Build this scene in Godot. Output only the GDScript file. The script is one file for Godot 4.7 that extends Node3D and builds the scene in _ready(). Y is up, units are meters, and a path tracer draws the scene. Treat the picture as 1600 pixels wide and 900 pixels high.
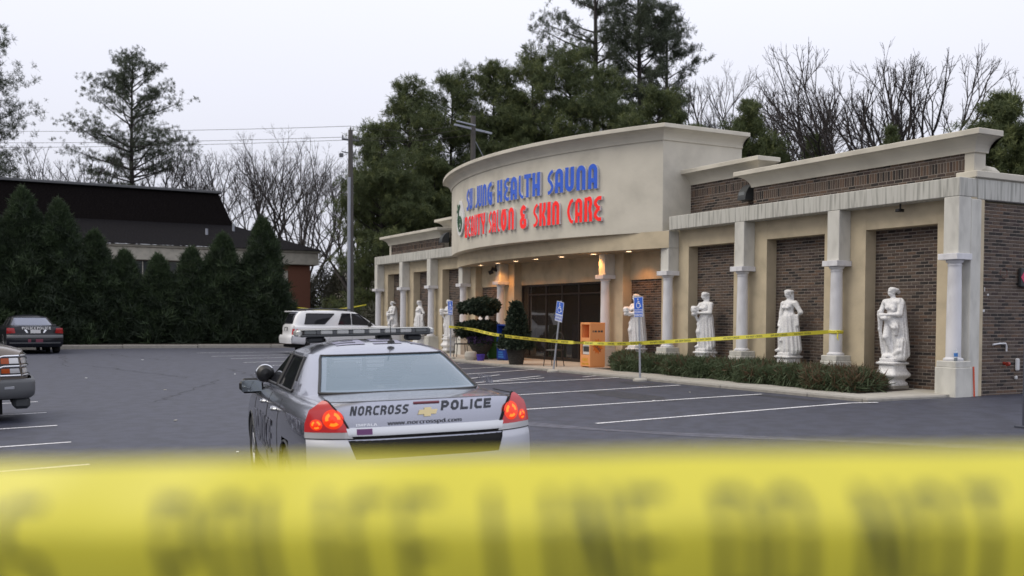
extends Node3D

# ---------------------------------------------------------------- geometry helpers
class Geo:
	var v := PackedVector3Array()
	var n := PackedVector3Array()
	# corners counter-clockwise as seen from outside
	func tri(a: Vector3, b: Vector3, c: Vector3) -> void:
		var m := (b - a).cross(c - a).normalized()
		v.append(a); v.append(c); v.append(b)
		n.append(m); n.append(m); n.append(m)
	func quad(a: Vector3, b: Vector3, c: Vector3, d: Vector3) -> void:
		tri(a, b, c)
		tri(a, c, d)
	func tri_to(a: Vector3, b: Vector3, c: Vector3, out: Vector3) -> void:
		if (b - a).cross(c - a).dot(out) < 0.0: tri(a, c, b)
		else: tri(a, b, c)
	func quad_to(a: Vector3, b: Vector3, c: Vector3, d: Vector3, out: Vector3) -> void:
		tri_to(a, b, c, out)
		tri_to(a, c, d, out)
	func smooth_tri(a: Vector3, b: Vector3, c: Vector3, na: Vector3, nb: Vector3, nc: Vector3) -> void:
		if (b - a).cross(c - a).dot(na + nb + nc) < 0.0:
			v.append(a); v.append(b); v.append(c)
			n.append(na); n.append(nb); n.append(nc)
		else:
			v.append(a); v.append(c); v.append(b)
			n.append(na); n.append(nc); n.append(nb)
	func box(c: Vector3, s: Vector3, bev := 0.0, B := Basis.IDENTITY) -> void:
		var h := s / 2.0
		var pts := {}
		for ax in 3:
			for k in 8:
				var sg := Vector3(1.0 if k & 1 else -1.0, 1.0 if k & 2 else -1.0, 1.0 if k & 4 else -1.0)
				var p := h * sg
				for o in 3:
					if o != ax: p[o] -= bev * sg[o]
				pts[ax * 8 + k] = c + B * p
		for ax in 3:
			var o1 := (ax + 1) % 3
			var o2 := (ax + 2) % 3
			for s1 in 2:
				var k0 := (1 << ax) * s1
				var outv := Vector3.ZERO
				outv[ax] = 1.0 if s1 else -1.0
				outv = B * outv
				var o := ax * 8
				quad_to(pts[o + k0], pts[o + k0 + (1 << o1)], pts[o + k0 + (1 << o1) + (1 << o2)], pts[o + k0 + (1 << o2)], outv)
		if bev > 0.0:
			for ax in 3:
				var a1 := (ax + 1) % 3
				var a2 := (ax + 2) % 3
				for k in 4:
					var kk := (1 << a1) * (k & 1) + (1 << a2) * (k >> 1)
					var outv := Vector3.ZERO
					outv[a1] = 1.0 if k & 1 else -1.0
					outv[a2] = 1.0 if k >> 1 else -1.0
					quad_to(pts[a1 * 8 + kk], pts[a1 * 8 + kk + (1 << ax)], pts[a2 * 8 + kk + (1 << ax)], pts[a2 * 8 + kk], B * outv)
			for k in 8:
				var outv := Vector3(1.0 if k & 1 else -1.0, 1.0 if k & 2 else -1.0, 1.0 if k & 4 else -1.0)
				tri_to(pts[k], pts[8 + k], pts[16 + k], B * outv)
	# box from corner to corner
	func span(a: Vector3, b: Vector3, bev := 0.0) -> void:
		box((a + b) / 2.0, (b - a).abs(), bev)
	func tube(p: PackedVector3Array, r: PackedFloat32Array, sides := 8, cap := true) -> void:
		var m := p.size()
		if m < 2: return
		var rings: Array[PackedVector3Array] = []
		var nrm: Array[PackedVector3Array] = []
		var up := Vector3.UP
		var d0 := (p[1] - p[0]).normalized()
		if absf(d0.dot(up)) > 0.9: up = Vector3.RIGHT
		for i in m:
			var d := (p[mini(i + 1, m - 1)] - p[maxi(i - 1, 0)]).normalized()
			var x := (up - d * up.dot(d)).normalized()
			var y := d.cross(x)
			up = x
			var ring := PackedVector3Array()
			var nn := PackedVector3Array()
			for k in sides:
				var a := TAU * k / sides
				var q := x * cos(a) + y * sin(a)
				ring.append(p[i] + q * r[i])
				nn.append(q)
			rings.append(ring)
			nrm.append(nn)
		for i in m - 1:
			for k in sides:
				var k2 := (k + 1) % sides
				smooth_tri(rings[i][k], rings[i][k2], rings[i + 1][k2], nrm[i][k], nrm[i][k2], nrm[i + 1][k2])
				smooth_tri(rings[i][k], rings[i + 1][k2], rings[i + 1][k], nrm[i][k], nrm[i + 1][k2], nrm[i + 1][k])
		if cap:
			for k in sides:
				var k2 := (k + 1) % sides
				tri_to(rings[0][k], rings[0][k2], p[0], p[0] - p[1])
				tri_to(rings[m - 1][k], rings[m - 1][k2], p[m - 1], p[m - 1] - p[m - 2])
	func rod(a: Vector3, b: Vector3, r: float, sides := 6, r2 := -1.0) -> void:
		tube(PackedVector3Array([a, b]), PackedFloat32Array([r, r2 if r2 >= 0.0 else r]), sides)
	# profile points (radius, height); sq > 0 makes a square plan with rounded corners
	func lathe(prof: PackedVector2Array, sides: int, T := Transform3D.IDENTITY, sq := 0.0, crisp := true) -> void:
		var m := prof.size()
		for i in m - 1:
			var a := prof[i]
			var b := prof[i + 1]
			for k in sides:
				var q: Array[Vector3] = []
				var nn: Array[Vector3] = []
				for w in 4:
					var ang := TAU * (k + (1 if w == 1 or w == 2 else 0)) / sides
					var pr := a if w < 2 else b
					var dirv := Vector3(cos(ang), 0, sin(ang))
					var f := 1.0
					if sq > 0.0:
						f = pow(pow(absf(dirv.x), sq) + pow(absf(dirv.z), sq), -1.0 / sq)
					q.append(T * Vector3(dirv.x * pr.x * f, pr.y, dirv.z * pr.x * f))
					var hn := dirv
					if sq > 0.0:
						hn = Vector3(signf(dirv.x) * pow(absf(dirv.x), sq - 1.0), 0, signf(dirv.z) * pow(absf(dirv.z), sq - 1.0)).normalized()
					var t := b - a
					if not crisp:
						var j := i if w < 2 else i + 1
						t = prof[mini(j + 1, m - 1)] - prof[maxi(j - 1, 0)]
					var on := hn * t.y + Vector3.DOWN * t.x
					if on.length_squared() < 1e-12: on = hn
					nn.append((T.basis * on).normalized())
				if a.x > 1e-5:
					smooth_tri(q[0], q[1], q[2], nn[0], nn[1], nn[2])
				if b.x > 1e-5:
					smooth_tri(q[0], q[2], q[3], nn[0], nn[2], nn[3])
	# rows of equal length, smooth; outward is found from the hint
	func grid(rows: Array, hint: Vector3, keep = null, outward_from = null) -> void:
		var R := rows.size()
		var C: int = rows[0].size()
		var nr := PackedVector3Array()
		nr.resize(R * C)
		for i in R:
			for j in C:
				var dj: Vector3 = rows[i][mini(j + 1, C - 1)] - rows[i][maxi(j - 1, 0)]
				var di: Vector3 = rows[mini(i + 1, R - 1)][j] - rows[maxi(i - 1, 0)][j]
				var q := dj.cross(di)
				if q.length_squared() < 1e-14:
					q = hint
				q = q.normalized()
				var h: Vector3 = hint if outward_from == null else rows[i][j] - outward_from
				if q.dot(h) < 0.0: q = -q
				nr[i * C + j] = q
		for i in R - 1:
			for j in C - 1:
				if keep != null and not keep.call(i, j): continue
				var a: Vector3 = rows[i][j]
				var b: Vector3 = rows[i][j + 1]
				var c: Vector3 = rows[i + 1][j + 1]
				var d: Vector3 = rows[i + 1][j]
				smooth_tri(a, b, c, nr[i * C + j], nr[i * C + j + 1], nr[(i + 1) * C + j + 1])
				smooth_tri(a, c, d, nr[i * C + j], nr[(i + 1) * C + j + 1], nr[(i + 1) * C + j])
	# a flat outline (x, y) pushed along z by depth, counter-clockwise or not
	func slab(poly: PackedVector2Array, T: Transform3D, depth: float) -> void:
		if Geometry2D.is_polygon_clockwise(poly):
			poly = poly.duplicate()
			poly.reverse()
		var ix := Geometry2D.triangulate_polygon(poly)
		var z := T.basis.z
		for i in range(0, ix.size(), 3):
			var a := poly[ix[i]]
			var b := poly[ix[i + 1]]
			var c := poly[ix[i + 2]]
			tri_to(T * Vector3(a.x, a.y, 0), T * Vector3(b.x, b.y, 0), T * Vector3(c.x, c.y, 0), z)
			if depth > 0.0:
				tri_to(T * Vector3(a.x, a.y, -depth), T * Vector3(b.x, b.y, -depth), T * Vector3(c.x, c.y, -depth), -z)
		if depth > 0.0:
			for i in poly.size():
				var a := poly[i]
				var b := poly[(i + 1) % poly.size()]
				quad(T * Vector3(a.x, a.y, -depth), T * Vector3(b.x, b.y, -depth), T * Vector3(b.x, b.y, 0), T * Vector3(a.x, a.y, 0))
	func add(g: Geo, T := Transform3D.IDENTITY) -> void:
		for p in g.v: v.append(T * p)
		for q in g.n: n.append((T.basis * q).normalized())
	func mesh() -> ArrayMesh:
		var m := ArrayMesh.new()
		surface(m)
		return m
	func surface(m: ArrayMesh) -> void:
		var a := []
		a.resize(Mesh.ARRAY_MAX)
		a[Mesh.ARRAY_VERTEX] = v
		a[Mesh.ARRAY_NORMAL] = n
		m.add_surface_from_arrays(Mesh.PRIMITIVE_TRIANGLES, a)

# ---------------------------------------------------------------- naming helpers
var M := {}
var rng := RandomNumberGenerator.new()

func put(called: String, g, m: Material, parent: Node = self) -> MeshInstance3D:
	var o := MeshInstance3D.new()
	o.name = called
	o.mesh = g.mesh() if g is Geo else g
	o.material_override = m
	parent.add_child(o, true)
	return o

func put2(called: String, g1: Geo, m1: Material, g2: Geo, m2: Material, parent: Node) -> MeshInstance3D:
	var o := MeshInstance3D.new()
	o.name = called
	var am := ArrayMesh.new()
	g1.surface(am)
	g2.surface(am)
	am.surface_set_material(0, m1)
	am.surface_set_material(1, m2)
	o.mesh = am
	parent.add_child(o, true)
	return o

func tag(o: Node, label: String, category: String, group := "") -> void:
	o.set_meta("label", label)
	o.set_meta("category", category)
	if group != "": o.set_meta("group", group)

func thing(called: String, label: String, category: String, at := Vector3.ZERO, turn := 0.0, group := "") -> Node3D:
	var o := Node3D.new()
	o.name = called
	add_child(o, true)
	o.position = at
	o.rotation.y = turn
	tag(o, label, category, group)
	return o

func part(called: String, parent: Node, at := Vector3.ZERO) -> Node3D:
	var o := Node3D.new()
	o.name = called
	parent.add_child(o, true)
	o.position = at
	return o

func struct(called: String, g, m: Material) -> MeshInstance3D:
	var o := put(called, g, m)
	o.set_meta("kind", "structure")
	return o

func again(src: Node3D, at: Vector3, turn: float, label: String) -> Node3D:
	var o := src.duplicate() as Node3D
	o.name = src.name
	add_child(o, true)
	o.position = at
	o.rotation.y = turn
	o.set_meta("label", label)
	return o

func many(called: String, mesh: Mesh, m: Material, xf: Array[Transform3D], parent: Node) -> MultiMeshInstance3D:
	var mm := MultiMesh.new()
	mm.transform_format = MultiMesh.TRANSFORM_3D
	mm.mesh = mesh
	mm.instance_count = xf.size()
	for i in xf.size():
		mm.set_instance_transform(i, xf[i])
	var o := MultiMeshInstance3D.new()
	o.name = called
	o.multimesh = mm
	o.material_override = m
	o.set_meta("kind", "stuff")
	parent.add_child(o, true)
	return o

func words(text: String, size: float, depth: float, bold := true) -> TextMesh:
	var t := TextMesh.new()
	t.text = text
	var f := SystemFont.new()
	f.font_names = PackedStringArray(["Droid Sans"])
	f.font_weight = 700 if bold else 400
	t.font = f
	t.font_size = 64
	t.pixel_size = size / 46.0
	t.depth = depth
	t.curve_step = 4.0
	return t

func letter_strip(called: String, text: String, size: float, depth: float, m: Material, parent: Node, at: Vector3, B := Basis.IDENTITY, bold := true) -> MeshInstance3D:
	var o := put(called, words(text, size, depth, bold), m, parent)
	o.transform = Transform3D(B, at)
	return o

# ---------------------------------------------------------------- materials
func noise(freq: float, octaves := 4, kind := FastNoiseLite.TYPE_SIMPLEX_SMOOTH, sd := 1) -> FastNoiseLite:
	var f := FastNoiseLite.new()
	f.noise_type = kind
	f.seed = sd
	f.frequency = freq
	f.fractal_octaves = octaves
	return f

func ramp_tex(nz: FastNoiseLite, cols: Array, offs: Array, size := 512) -> NoiseTexture2D:
	var t := NoiseTexture2D.new()
	t.width = size
	t.height = size
	t.seamless = true
	t.noise = nz
	var g := Gradient.new()
	g.offsets = PackedFloat32Array(offs)
	var cc := PackedColorArray()
	for c in cols: cc.append(c if c is Color else Color(c, c, c))
	g.colors = cc
	t.color_ramp = g
	return t

func bump_tex(nz: FastNoiseLite, size := 512) -> NoiseTexture2D:
	var t := NoiseTexture2D.new()
	t.width = size
	t.height = size
	t.seamless = true
	t.noise = nz
	return t

# base colour is a linear, real-world value
func mk(called: String, c: Color, rough := 0.8, metal := 0.0) -> StandardMaterial3D:
	var m := StandardMaterial3D.new()
	m.resource_name = called
	m.albedo_color = Color(c.r, c.g, c.b).linear_to_srgb()
	m.roughness = rough
	m.metallic = metal
	M[called] = m
	return m

func grain(m: StandardMaterial3D, tex: Texture2D, scale: Vector3, relief: Texture2D = null, depth := 0.3) -> StandardMaterial3D:
	m.albedo_texture = tex
	m.uv1_triplanar = true
	m.uv1_world_triplanar = true
	m.uv1_scale = scale
	if relief:
		m.heightmap_enabled = true
		m.heightmap_texture = relief
		m.heightmap_scale = depth
	return m

func glow(m: StandardMaterial3D, c: Color, e: float) -> StandardMaterial3D:
	m.emission_enabled = true
	m.emission = c.linear_to_srgb()
	m.emission_energy_multiplier = e
	return m

func make_materials() -> void:
	var soft := ramp_tex(noise(0.012, 5), [0.86, 0.95, 1.0], [0.0, 0.45, 1.0])
	var fine := ramp_tex(noise(0.08, 4, FastNoiseLite.TYPE_SIMPLEX, 3), [0.8, 0.95, 1.0], [0.0, 0.5, 1.0])
	var grit := bump_tex(noise(0.22, 3, FastNoiseLite.TYPE_VALUE, 5))
	var tar := ramp_tex(noise(0.02, 6, FastNoiseLite.TYPE_SIMPLEX, 9), [0.72, 0.85, 0.93, 1.0], [0.0, 0.4, 0.6, 1.0], 1024)
	var streak := ramp_tex(noise(0.02, 5, FastNoiseLite.TYPE_SIMPLEX, 12), [Color(0.70, 0.71, 0.70), Color(0.86, 0.86, 0.85), Color(0.95, 0.95, 0.94), Color(1, 1, 1)], [0.0, 0.34, 0.55, 1.0], 1024)
	var shingle := ramp_tex(noise(0.06, 4, FastNoiseLite.TYPE_CELLULAR, 21), [0.42, 0.8, 1.0], [0.0, 0.5, 1.0])
	var m: StandardMaterial3D
	m = grain(mk("asphalt", Color(0.054, 0.060, 0.093), 0.62), tar, Vector3(0.11, 0.11, 0.11), grit, 0.10)
	m.metallic_specular = 0.55
	m.detail_enabled = true
	m.detail_albedo = ramp_tex(noise(0.3, 2, FastNoiseLite.TYPE_VALUE, 17), [0.62, 0.95, 1.0], [0.0, 0.5, 1.0])
	m.detail_blend_mode = BaseMaterial3D.BLEND_MODE_MUL
	m.detail_uv_layer = BaseMaterial3D.DETAIL_UV_2
	m.uv2_triplanar = true
	m.uv2_world_triplanar = true
	m.uv2_scale = Vector3(0.7, 0.7, 0.7)
	grain(mk("asphalt_dark", Color(0.042, 0.043, 0.054), 0.7), tar, Vector3(0.2, 0.2, 0.2), grit, 0.3)
	grain(mk("asphalt_pale", Color(0.105, 0.108, 0.14), 0.62), tar, Vector3(0.2, 0.2, 0.2), grit, 0.3)
	grain(mk("line_paint", Color(0.72, 0.72, 0.74), 0.6), ramp_tex(noise(0.05, 5, FastNoiseLite.TYPE_SIMPLEX, 31), [0.42, 0.8, 1.0, 1.0], [0.0, 0.34, 0.48, 1.0]), Vector3(0.8, 0.8, 0.8))
	grain(mk("concrete", Color(0.45, 0.43, 0.385), 0.85), soft, Vector3(0.35, 0.35, 0.35), grit, 0.2)
	grain(mk("kerb_concrete", Color(0.33, 0.315, 0.285), 0.88), soft, Vector3(0.6, 0.6, 0.6), grit, 0.2)
	grain(mk("earth", Color(0.05, 0.042, 0.03), 0.95), tar, Vector3(0.3, 0.3, 0.3))
	grain(mk("mulch", Color(0.035, 0.024, 0.016), 0.95), tar, Vector3(0.8, 0.8, 0.8))
	grain(mk("cream", Color(0.66, 0.622, 0.53), 0.85), soft, Vector3(0.14, 0.14, 0.14), grit, 0.25)
	grain(mk("tan", Color(0.60, 0.51, 0.36), 0.85), soft, Vector3(0.25, 0.25, 0.25), grit, 0.25)
	grain(mk("stained", Color(0.56, 0.555, 0.52), 0.85), streak, Vector3(0.45, 0.03, 0.45), grit, 0.2)
	grain(mk("pier_white", Color(0.66, 0.65, 0.60), 0.82), soft, Vector3(0.5, 0.2, 0.5), grit, 0.2)
	grain(mk("column_white", Color(0.76, 0.76, 0.79), 0.6), soft, Vector3(0.7, 0.2, 0.7))
	grain(mk("marble", Color(0.87, 0.87, 0.88), 0.5), fine, Vector3(0.5, 0.5, 0.5))
	grain(mk("plinth_grey", Color(0.36, 0.34, 0.30), 0.85), soft, Vector3(1, 1, 1))
	grain(mk("mortar", Color(0.30, 0.26, 0.225), 0.95), soft, Vector3(0.8, 0.8, 0.8))
	var bc := [Color(0.122, 0.086, 0.066), Color(0.092, 0.068, 0.056), Color(0.148, 0.094, 0.066), Color(0.036, 0.030, 0.028), Color(0.120, 0.092, 0.076), Color(0.066, 0.046, 0.042)]
	for i in 6: grain(mk("brick%d" % i, bc[i], 0.9), fine, Vector3(1.6, 1.6, 1.6), grit, 0.2)
	grain(mk("red_brick", Color(0.25, 0.105, 0.066), 0.9), ramp_tex(noise(0.09, 2, FastNoiseLite.TYPE_CELLULAR, 41), [0.55, 0.9, 1.0], [0.0, 0.5, 1.0]), Vector3(0.8, 2.4, 0.8))
	grain(mk("shingle", Color(0.026, 0.025, 0.028), 0.9), shingle, Vector3(0.35, 0.7, 0.35))
	grain(mk("mansard", Color(0.020, 0.017, 0.017), 0.9), shingle, Vector3(0.3, 0.9, 0.3))
	grain(mk("fascia", Color(0.50, 0.47, 0.40), 0.8), soft, Vector3(0.3, 0.3, 0.3))
	for q in [M.shingle, M.mansard]:
		q.roughness = 1.0
		q.metallic_specular = 0.12
	mk("roof_membrane", Color(0.30, 0.29, 0.27), 0.9)
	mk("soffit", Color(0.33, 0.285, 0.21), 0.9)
	mk("black", Color(0.010, 0.010, 0.011), 0.5)
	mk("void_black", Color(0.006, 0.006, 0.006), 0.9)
	mk("rubber", Color(0.018, 0.018, 0.019), 0.8)
	mk("bronze", Color(0.028, 0.024, 0.021), 0.4, 0.3)
	mk("steel", Color(0.36, 0.37, 0.40), 0.45, 0.7)
	mk("chrome", Color(0.72, 0.73, 0.75), 0.16, 1.0)
	mk("alloy", Color(0.42, 0.42, 0.44), 0.35, 0.8)
	mk("galvanised", Color(0.34, 0.36, 0.41), 0.55, 0.35)
	m = mk("paint_silver", Color(0.36, 0.37, 0.425), 0.24, 0.92)
	m.clearcoat_enabled = true
	m.clearcoat = 0.6
	m.clearcoat_roughness = 0.06
	mk("bumper_silver", Color(0.50, 0.51, 0.55), 0.36, 0.35)
	m = mk("paint_grey", Color(0.115, 0.118, 0.132), 0.28, 0.35)
	m.clearcoat_enabled = true
	m.clearcoat = 0.8
	m.clearcoat_roughness = 0.04
	m = mk("paint_white", Color(0.78, 0.79, 0.81), 0.35)
	m.clearcoat_enabled = true
	m.clearcoat = 0.6
	m.clearcoat_roughness = 0.05
	m = mk("paint_black", Color(0.008, 0.009, 0.014), 0.3)
	m.metallic_specular = 0.35
	m.clearcoat_enabled = true
	m.clearcoat = 0.35
	m.clearcoat_roughness = 0.04
	m = mk("paint_beige", Color(0.150, 0.125, 0.100), 0.36, 0.25)
	m.clearcoat_enabled = true
	m.clearcoat = 0.6
	m.clearcoat_roughness = 0.06
	mk("plastic_dark", Color(0.042, 0.046, 0.050), 0.55)
	mk("plastic_grey", Color(0.10, 0.104, 0.11), 0.5)
	mk("decal_dark", Color(0.030, 0.034, 0.046), 0.5)
	mk("decal_ghost", Color(0.27, 0.275, 0.31), 0.34, 0.85)
	mk("decal_roof", Color(0.24, 0.24, 0.33), 0.4)
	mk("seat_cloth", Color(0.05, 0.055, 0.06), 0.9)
	mk("cabin", Color(0.035, 0.038, 0.042), 0.85)
	m = mk("car_glass", Color(0.24, 0.36, 0.46), 0.03)
	m.transparency = BaseMaterial3D.TRANSPARENCY_ALPHA
	m.albedo_color.a = 0.42
	m.metallic_specular = 0.55
	m = mk("tinted_glass", Color(0.016, 0.017, 0.022), 0.05)
	m.metallic_specular = 0.42
	m = mk("haze_glass", Color(0.22, 0.29, 0.345), 0.14, 0.1)
	m.metallic_specular = 0.8
	m = mk("patrol_glass", Color(0.075, 0.092, 0.15), 0.1)
	m.metallic_specular = 0.8
	m = mk("door_glass", Color(0.03, 0.03, 0.03), 0.02)
	m.transparency = BaseMaterial3D.TRANSPARENCY_ALPHA
	m.albedo_color.a = 0.62
	m.metallic_specular = 0.5
	mk("window_pane", Color(0.05, 0.055, 0.06), 0.08)
	m = mk("tail_lamp_red", Color(0.42, 0.006, 0.010), 0.12)
	m.clearcoat_enabled = true
	glow(m, Color(0.75, 0.004, 0.010), 0.10)
	m = glow(mk("tail_lamp_core", Color(0.7, 0.05, 0.01), 0.2), Color(1.0, 0.03, 0.006), 0.42)
	m = glow(mk("tail_lamp_bulb", Color(0.8, 0.2, 0.02), 0.2), Color(1.0, 0.20, 0.01), 0.85)
	mk("lamp_red_unlit", Color(0.30, 0.012, 0.014), 0.15)
	mk("lamp_clear", Color(0.62, 0.62, 0.62), 0.12, 0.3)
	mk("lamp_amber", Color(0.42, 0.075, 0.012), 0.15)
	mk("lens_clear", Color(0.55, 0.56, 0.54), 0.12, 0.1)
	mk("lens_smoke", Color(0.16, 0.17, 0.17), 0.12, 0.1)
	mk("plate_white", Color(0.6, 0.6, 0.6), 0.5)
	mk("sticker_purple", Color(0.17, 0.06, 0.18), 0.5)
	mk("gold", Color(0.72, 0.60, 0.33), 0.25, 0.6)
	glow(mk("sign_red", Color(0.78, 0.014, 0.010), 0.4), Color(0.9, 0.012, 0.008), 0.30)
	glow(mk("sign_blue", Color(0.028, 0.105, 0.56), 0.4), Color(0.02, 0.09, 0.55), 0.12)
	mk("sign_return", Color(0.66, 0.66, 0.70), 0.5)
	mk("sign_green", Color(0.03, 0.10, 0.045), 0.5)
	mk("sign_white", Color(0.76, 0.77, 0.75), 0.5)
	mk("handicap_blue", Color(0.035, 0.13, 0.60), 0.45)
	mk("handicap_white", Color(0.72, 0.74, 0.82), 0.5)
	mk("news_orange", Color(0.78, 0.335, 0.125), 0.55)
	mk("news_deep", Color(0.72, 0.17, 0.02), 0.55)
	mk("news_blue", Color(0.012, 0.045, 0.30), 0.4)
	mk("news_green", Color(0.012, 0.13, 0.04), 0.45)
	mk("violet", Color(0.05, 0.03, 0.30), 0.4)
	mk("teal", Color(0.012, 0.13, 0.095), 0.7)
	grain(mk("pot", Color(0.105, 0.095, 0.08), 0.9), ramp_tex(noise(0.03, 5, FastNoiseLite.TYPE_SIMPLEX, 51), [0.35, 0.6, 1.0], [0.0, 0.5, 1.0]), Vector3(1.2, 1.2, 1.2))
	grain(mk("bark", Color(0.075, 0.062, 0.052), 0.95), soft, Vector3(1, 0.4, 1))
	mk("bark_dark", Color(0.042, 0.036, 0.034), 0.95)
	mk("twig", Color(0.040, 0.034, 0.033), 0.95)
	grain(mk("pole_wood", Color(0.105, 0.098, 0.092), 0.95), soft, Vector3(2, 0.3, 2))
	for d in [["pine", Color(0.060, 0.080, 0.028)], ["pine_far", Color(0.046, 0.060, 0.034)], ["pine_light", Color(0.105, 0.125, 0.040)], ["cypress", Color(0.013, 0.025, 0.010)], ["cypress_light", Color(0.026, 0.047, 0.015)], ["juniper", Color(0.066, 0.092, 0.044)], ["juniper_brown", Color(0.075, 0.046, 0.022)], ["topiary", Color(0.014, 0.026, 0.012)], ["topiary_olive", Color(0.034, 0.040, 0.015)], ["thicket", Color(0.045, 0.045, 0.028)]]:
		m = mk(d[0], d[1], 0.75)
		m.backlight_enabled = true
		m.backlight = (d[1] * 0.5).linear_to_srgb()
	m = mk("tape_yellow", Color(0.82, 0.75, 0.09), 0.34)
	m.backlight_enabled = true
	m.backlight = Color(0.50, 0.45, 0.03).linear_to_srgb()
	mk("tape_print", Color(0.16, 0.165, 0.04), 0.34)
	glow(mk("lamp_glow", Color(1.0, 0.75, 0.45), 0.5), Color(1.0, 0.66, 0.36), 7.0)
	mk("fire_red", Color(0.30, 0.03, 0.015), 0.5)
	mk("pink", Color(0.62, 0.05, 0.13), 0.5)
	mk("stake_orange", Color(0.62, 0.07, 0.02), 0.6)
	mk("post_blue", Color(0.055, 0.062, 0.085), 0.5)
	mk("purple_flower", Color(0.07, 0.04, 0.11), 0.8)
	m = mk("clear_plastic", Color(0.6, 0.7, 0.78), 0.08)
	m.transparency = BaseMaterial3D.TRANSPARENCY_ALPHA
	m.albedo_color.a = 0.3
	mk("label_blue", Color(0.05, 0.19, 0.52), 0.4)
	mk("water_dark", Color(0.03, 0.025, 0.02), 0.2)

# ---------------------------------------------------------------- the place
const EYE := Vector3(12.613, 1.362, 16.051)
const COLS: Array[float] = [0.0, -2.89, -5.82, -8.70, -11.64, -18.08, -21.03, -23.94, -26.82, -29.72]

func _ready() -> void:
	# camera
	var cam := Camera3D.new()
	cam.name = "camera"
	add_child(cam)
	cam.projection = Camera3D.PROJECTION_FRUSTUM
	cam.near = 0.05
	cam.far = 1500.0
	cam.size = 2.0 * 0.05 * 450.0 / 1579.39
	cam.frustum_offset = Vector2(0, 0.05 * 86.36 / 1579.39)
	var fw := Vector3(-0.87895, -0.02536, -0.47625).normalized()
	var rt := Vector3(0.47630, 0.00654, -0.87926)
	rt = (rt - fw * rt.dot(fw)).normalized()
	cam.transform = Transform3D(Basis(rt, rt.cross(fw), -fw), EYE)
	cam.current = true
	# sky and light
	var we := WorldEnvironment.new()
	we.name = "world"
	var env := Environment.new()
	env.background_mode = Environment.BG_SKY
	var sky := ProceduralSkyMaterial.new()
	sky.sky_top_color = Color(1.00, 1.02, 1.15).linear_to_srgb()
	sky.sky_horizon_color = Color(0.57, 0.58, 0.645).linear_to_srgb()
	sky.sky_curve = 0.28
	sky.ground_bottom_color = Color(0.10, 0.10, 0.11).linear_to_srgb()
	sky.ground_horizon_color = Color(0.5, 0.5, 0.56).linear_to_srgb()
	sky.sky_cover = ramp_tex(noise(0.004, 4, FastNoiseLite.TYPE_SIMPLEX_SMOOTH, 77), [Color(0, 0, 0), Color(0.05, 0.05, 0.042), Color(0.23, 0.225, 0.19)], [0.0, 0.42, 1.0], 1024)
	sky.sky_cover_modulate = Color(1, 1, 1, 1)
	env.sky = Sky.new()
	env.sky.sky_material = sky
	env.tonemap_mode = Environment.TONE_MAPPER_LINEAR
	env.tonemap_exposure = 1.18
	env.sdfgi_enabled = true
	env.ssao_enabled = true
	env.ssil_enabled = true
	we.environment = env
	var lens := CameraAttributesPhysical.new()
	lens.frustum_focal_length = 35.0
	lens.frustum_focus_distance = 13.5
	lens.exposure_aperture = 2.25
	we.camera_attributes = lens
	add_child(we)
	var sun := DirectionalLight3D.new()
	sun.name = "overcast_sun"
	sun.light_color = Color(1.0, 0.97, 0.93)
	sun.light_energy = 0.5
	sun.light_angular_distance = 40.0
	sun.shadow_enabled = true
	add_child(sun)
	sun.look_at_from_position(Vector3(-3, 12, 9), Vector3.ZERO)

	make_materials()
	rng.seed = 7
	build_ground()
	build_salon()
	build_church()
	build_trees()
	build_lines_of_wire()
	build_garden()
	build_statues()
	build_street_furniture()
	build_vehicles()
	build_tapes()

# height of the car park: it falls away from the building towards the camera
func gy(x: float, z: float) -> float:
	var k := smoothstep(-28.0, -8.0, x)
	return -0.05 - (0.0263 * k + 0.004 * (1.0 - k)) * clampf(z - 2.3, 0.0, 22.0)

func on_ground(x: float, z: float, up := 0.0) -> Vector3:
	return Vector3(x, gy(x, z) + up, z)

func ground_strip(x0: float, x1: float, z0: float, z1: float, step: float, lift: float) -> Geo:
	var g := Geo.new()
	var nx := int(ceil((x1 - x0) / step))
	var nz := int(ceil((z1 - z0) / step))
	var rows := []
	for i in nz + 1:
		var row := PackedVector3Array()
		for j in nx + 1:
			var x := lerpf(x0, x1, float(j) / nx)
			var z := lerpf(z0, z1, float(i) / nz)
			row.append(on_ground(x, z, lift))
		rows.append(row)
	g.grid(rows, Vector3.UP)
	return g

func painted_line(a: Vector2, b: Vector2, w: float, parent: Node, lift := 0.005) -> void:
	var g := Geo.new()
	var d := (b - a).normalized()
	var s := Vector2(-d.y, d.x) * w / 2.0
	var n := 14
	var rows := []
	for i in n + 1:
		var p := a.lerp(b, float(i) / n)
		var wob := 1.0 + 0.14 * sin(i * 2.3 + a.x)
		rows.append(PackedVector3Array([on_ground(p.x - s.x * wob, p.y - s.y * wob, lift), on_ground(p.x + s.x * wob, p.y + s.y * wob, lift)]))
	g.grid(rows, Vector3.UP)
	put("painted_line", g, M.line_paint, parent)

func ragged_patch(c: Vector2, rx: float, rz: float, m: Material, called: String, parent: Node, lift: float, sd: int) -> void:
	var g := Geo.new()
	var n := 26
	var rr := RandomNumberGenerator.new()
	rr.seed = sd
	var ring := PackedVector3Array()
	for i in n:
		var a := TAU * i / n
		var k := rr.randf_range(0.65, 1.1)
		ring.append(on_ground(c.x + cos(a) * rx * k, c.y + sin(a) * rz * k, lift))
	var mid := on_ground(c.x, c.y, lift)
	for i in n: g.tri_to(mid, ring[i], ring[(i + 1) % n], Vector3.UP)
	put(called, g, m, parent)

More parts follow.
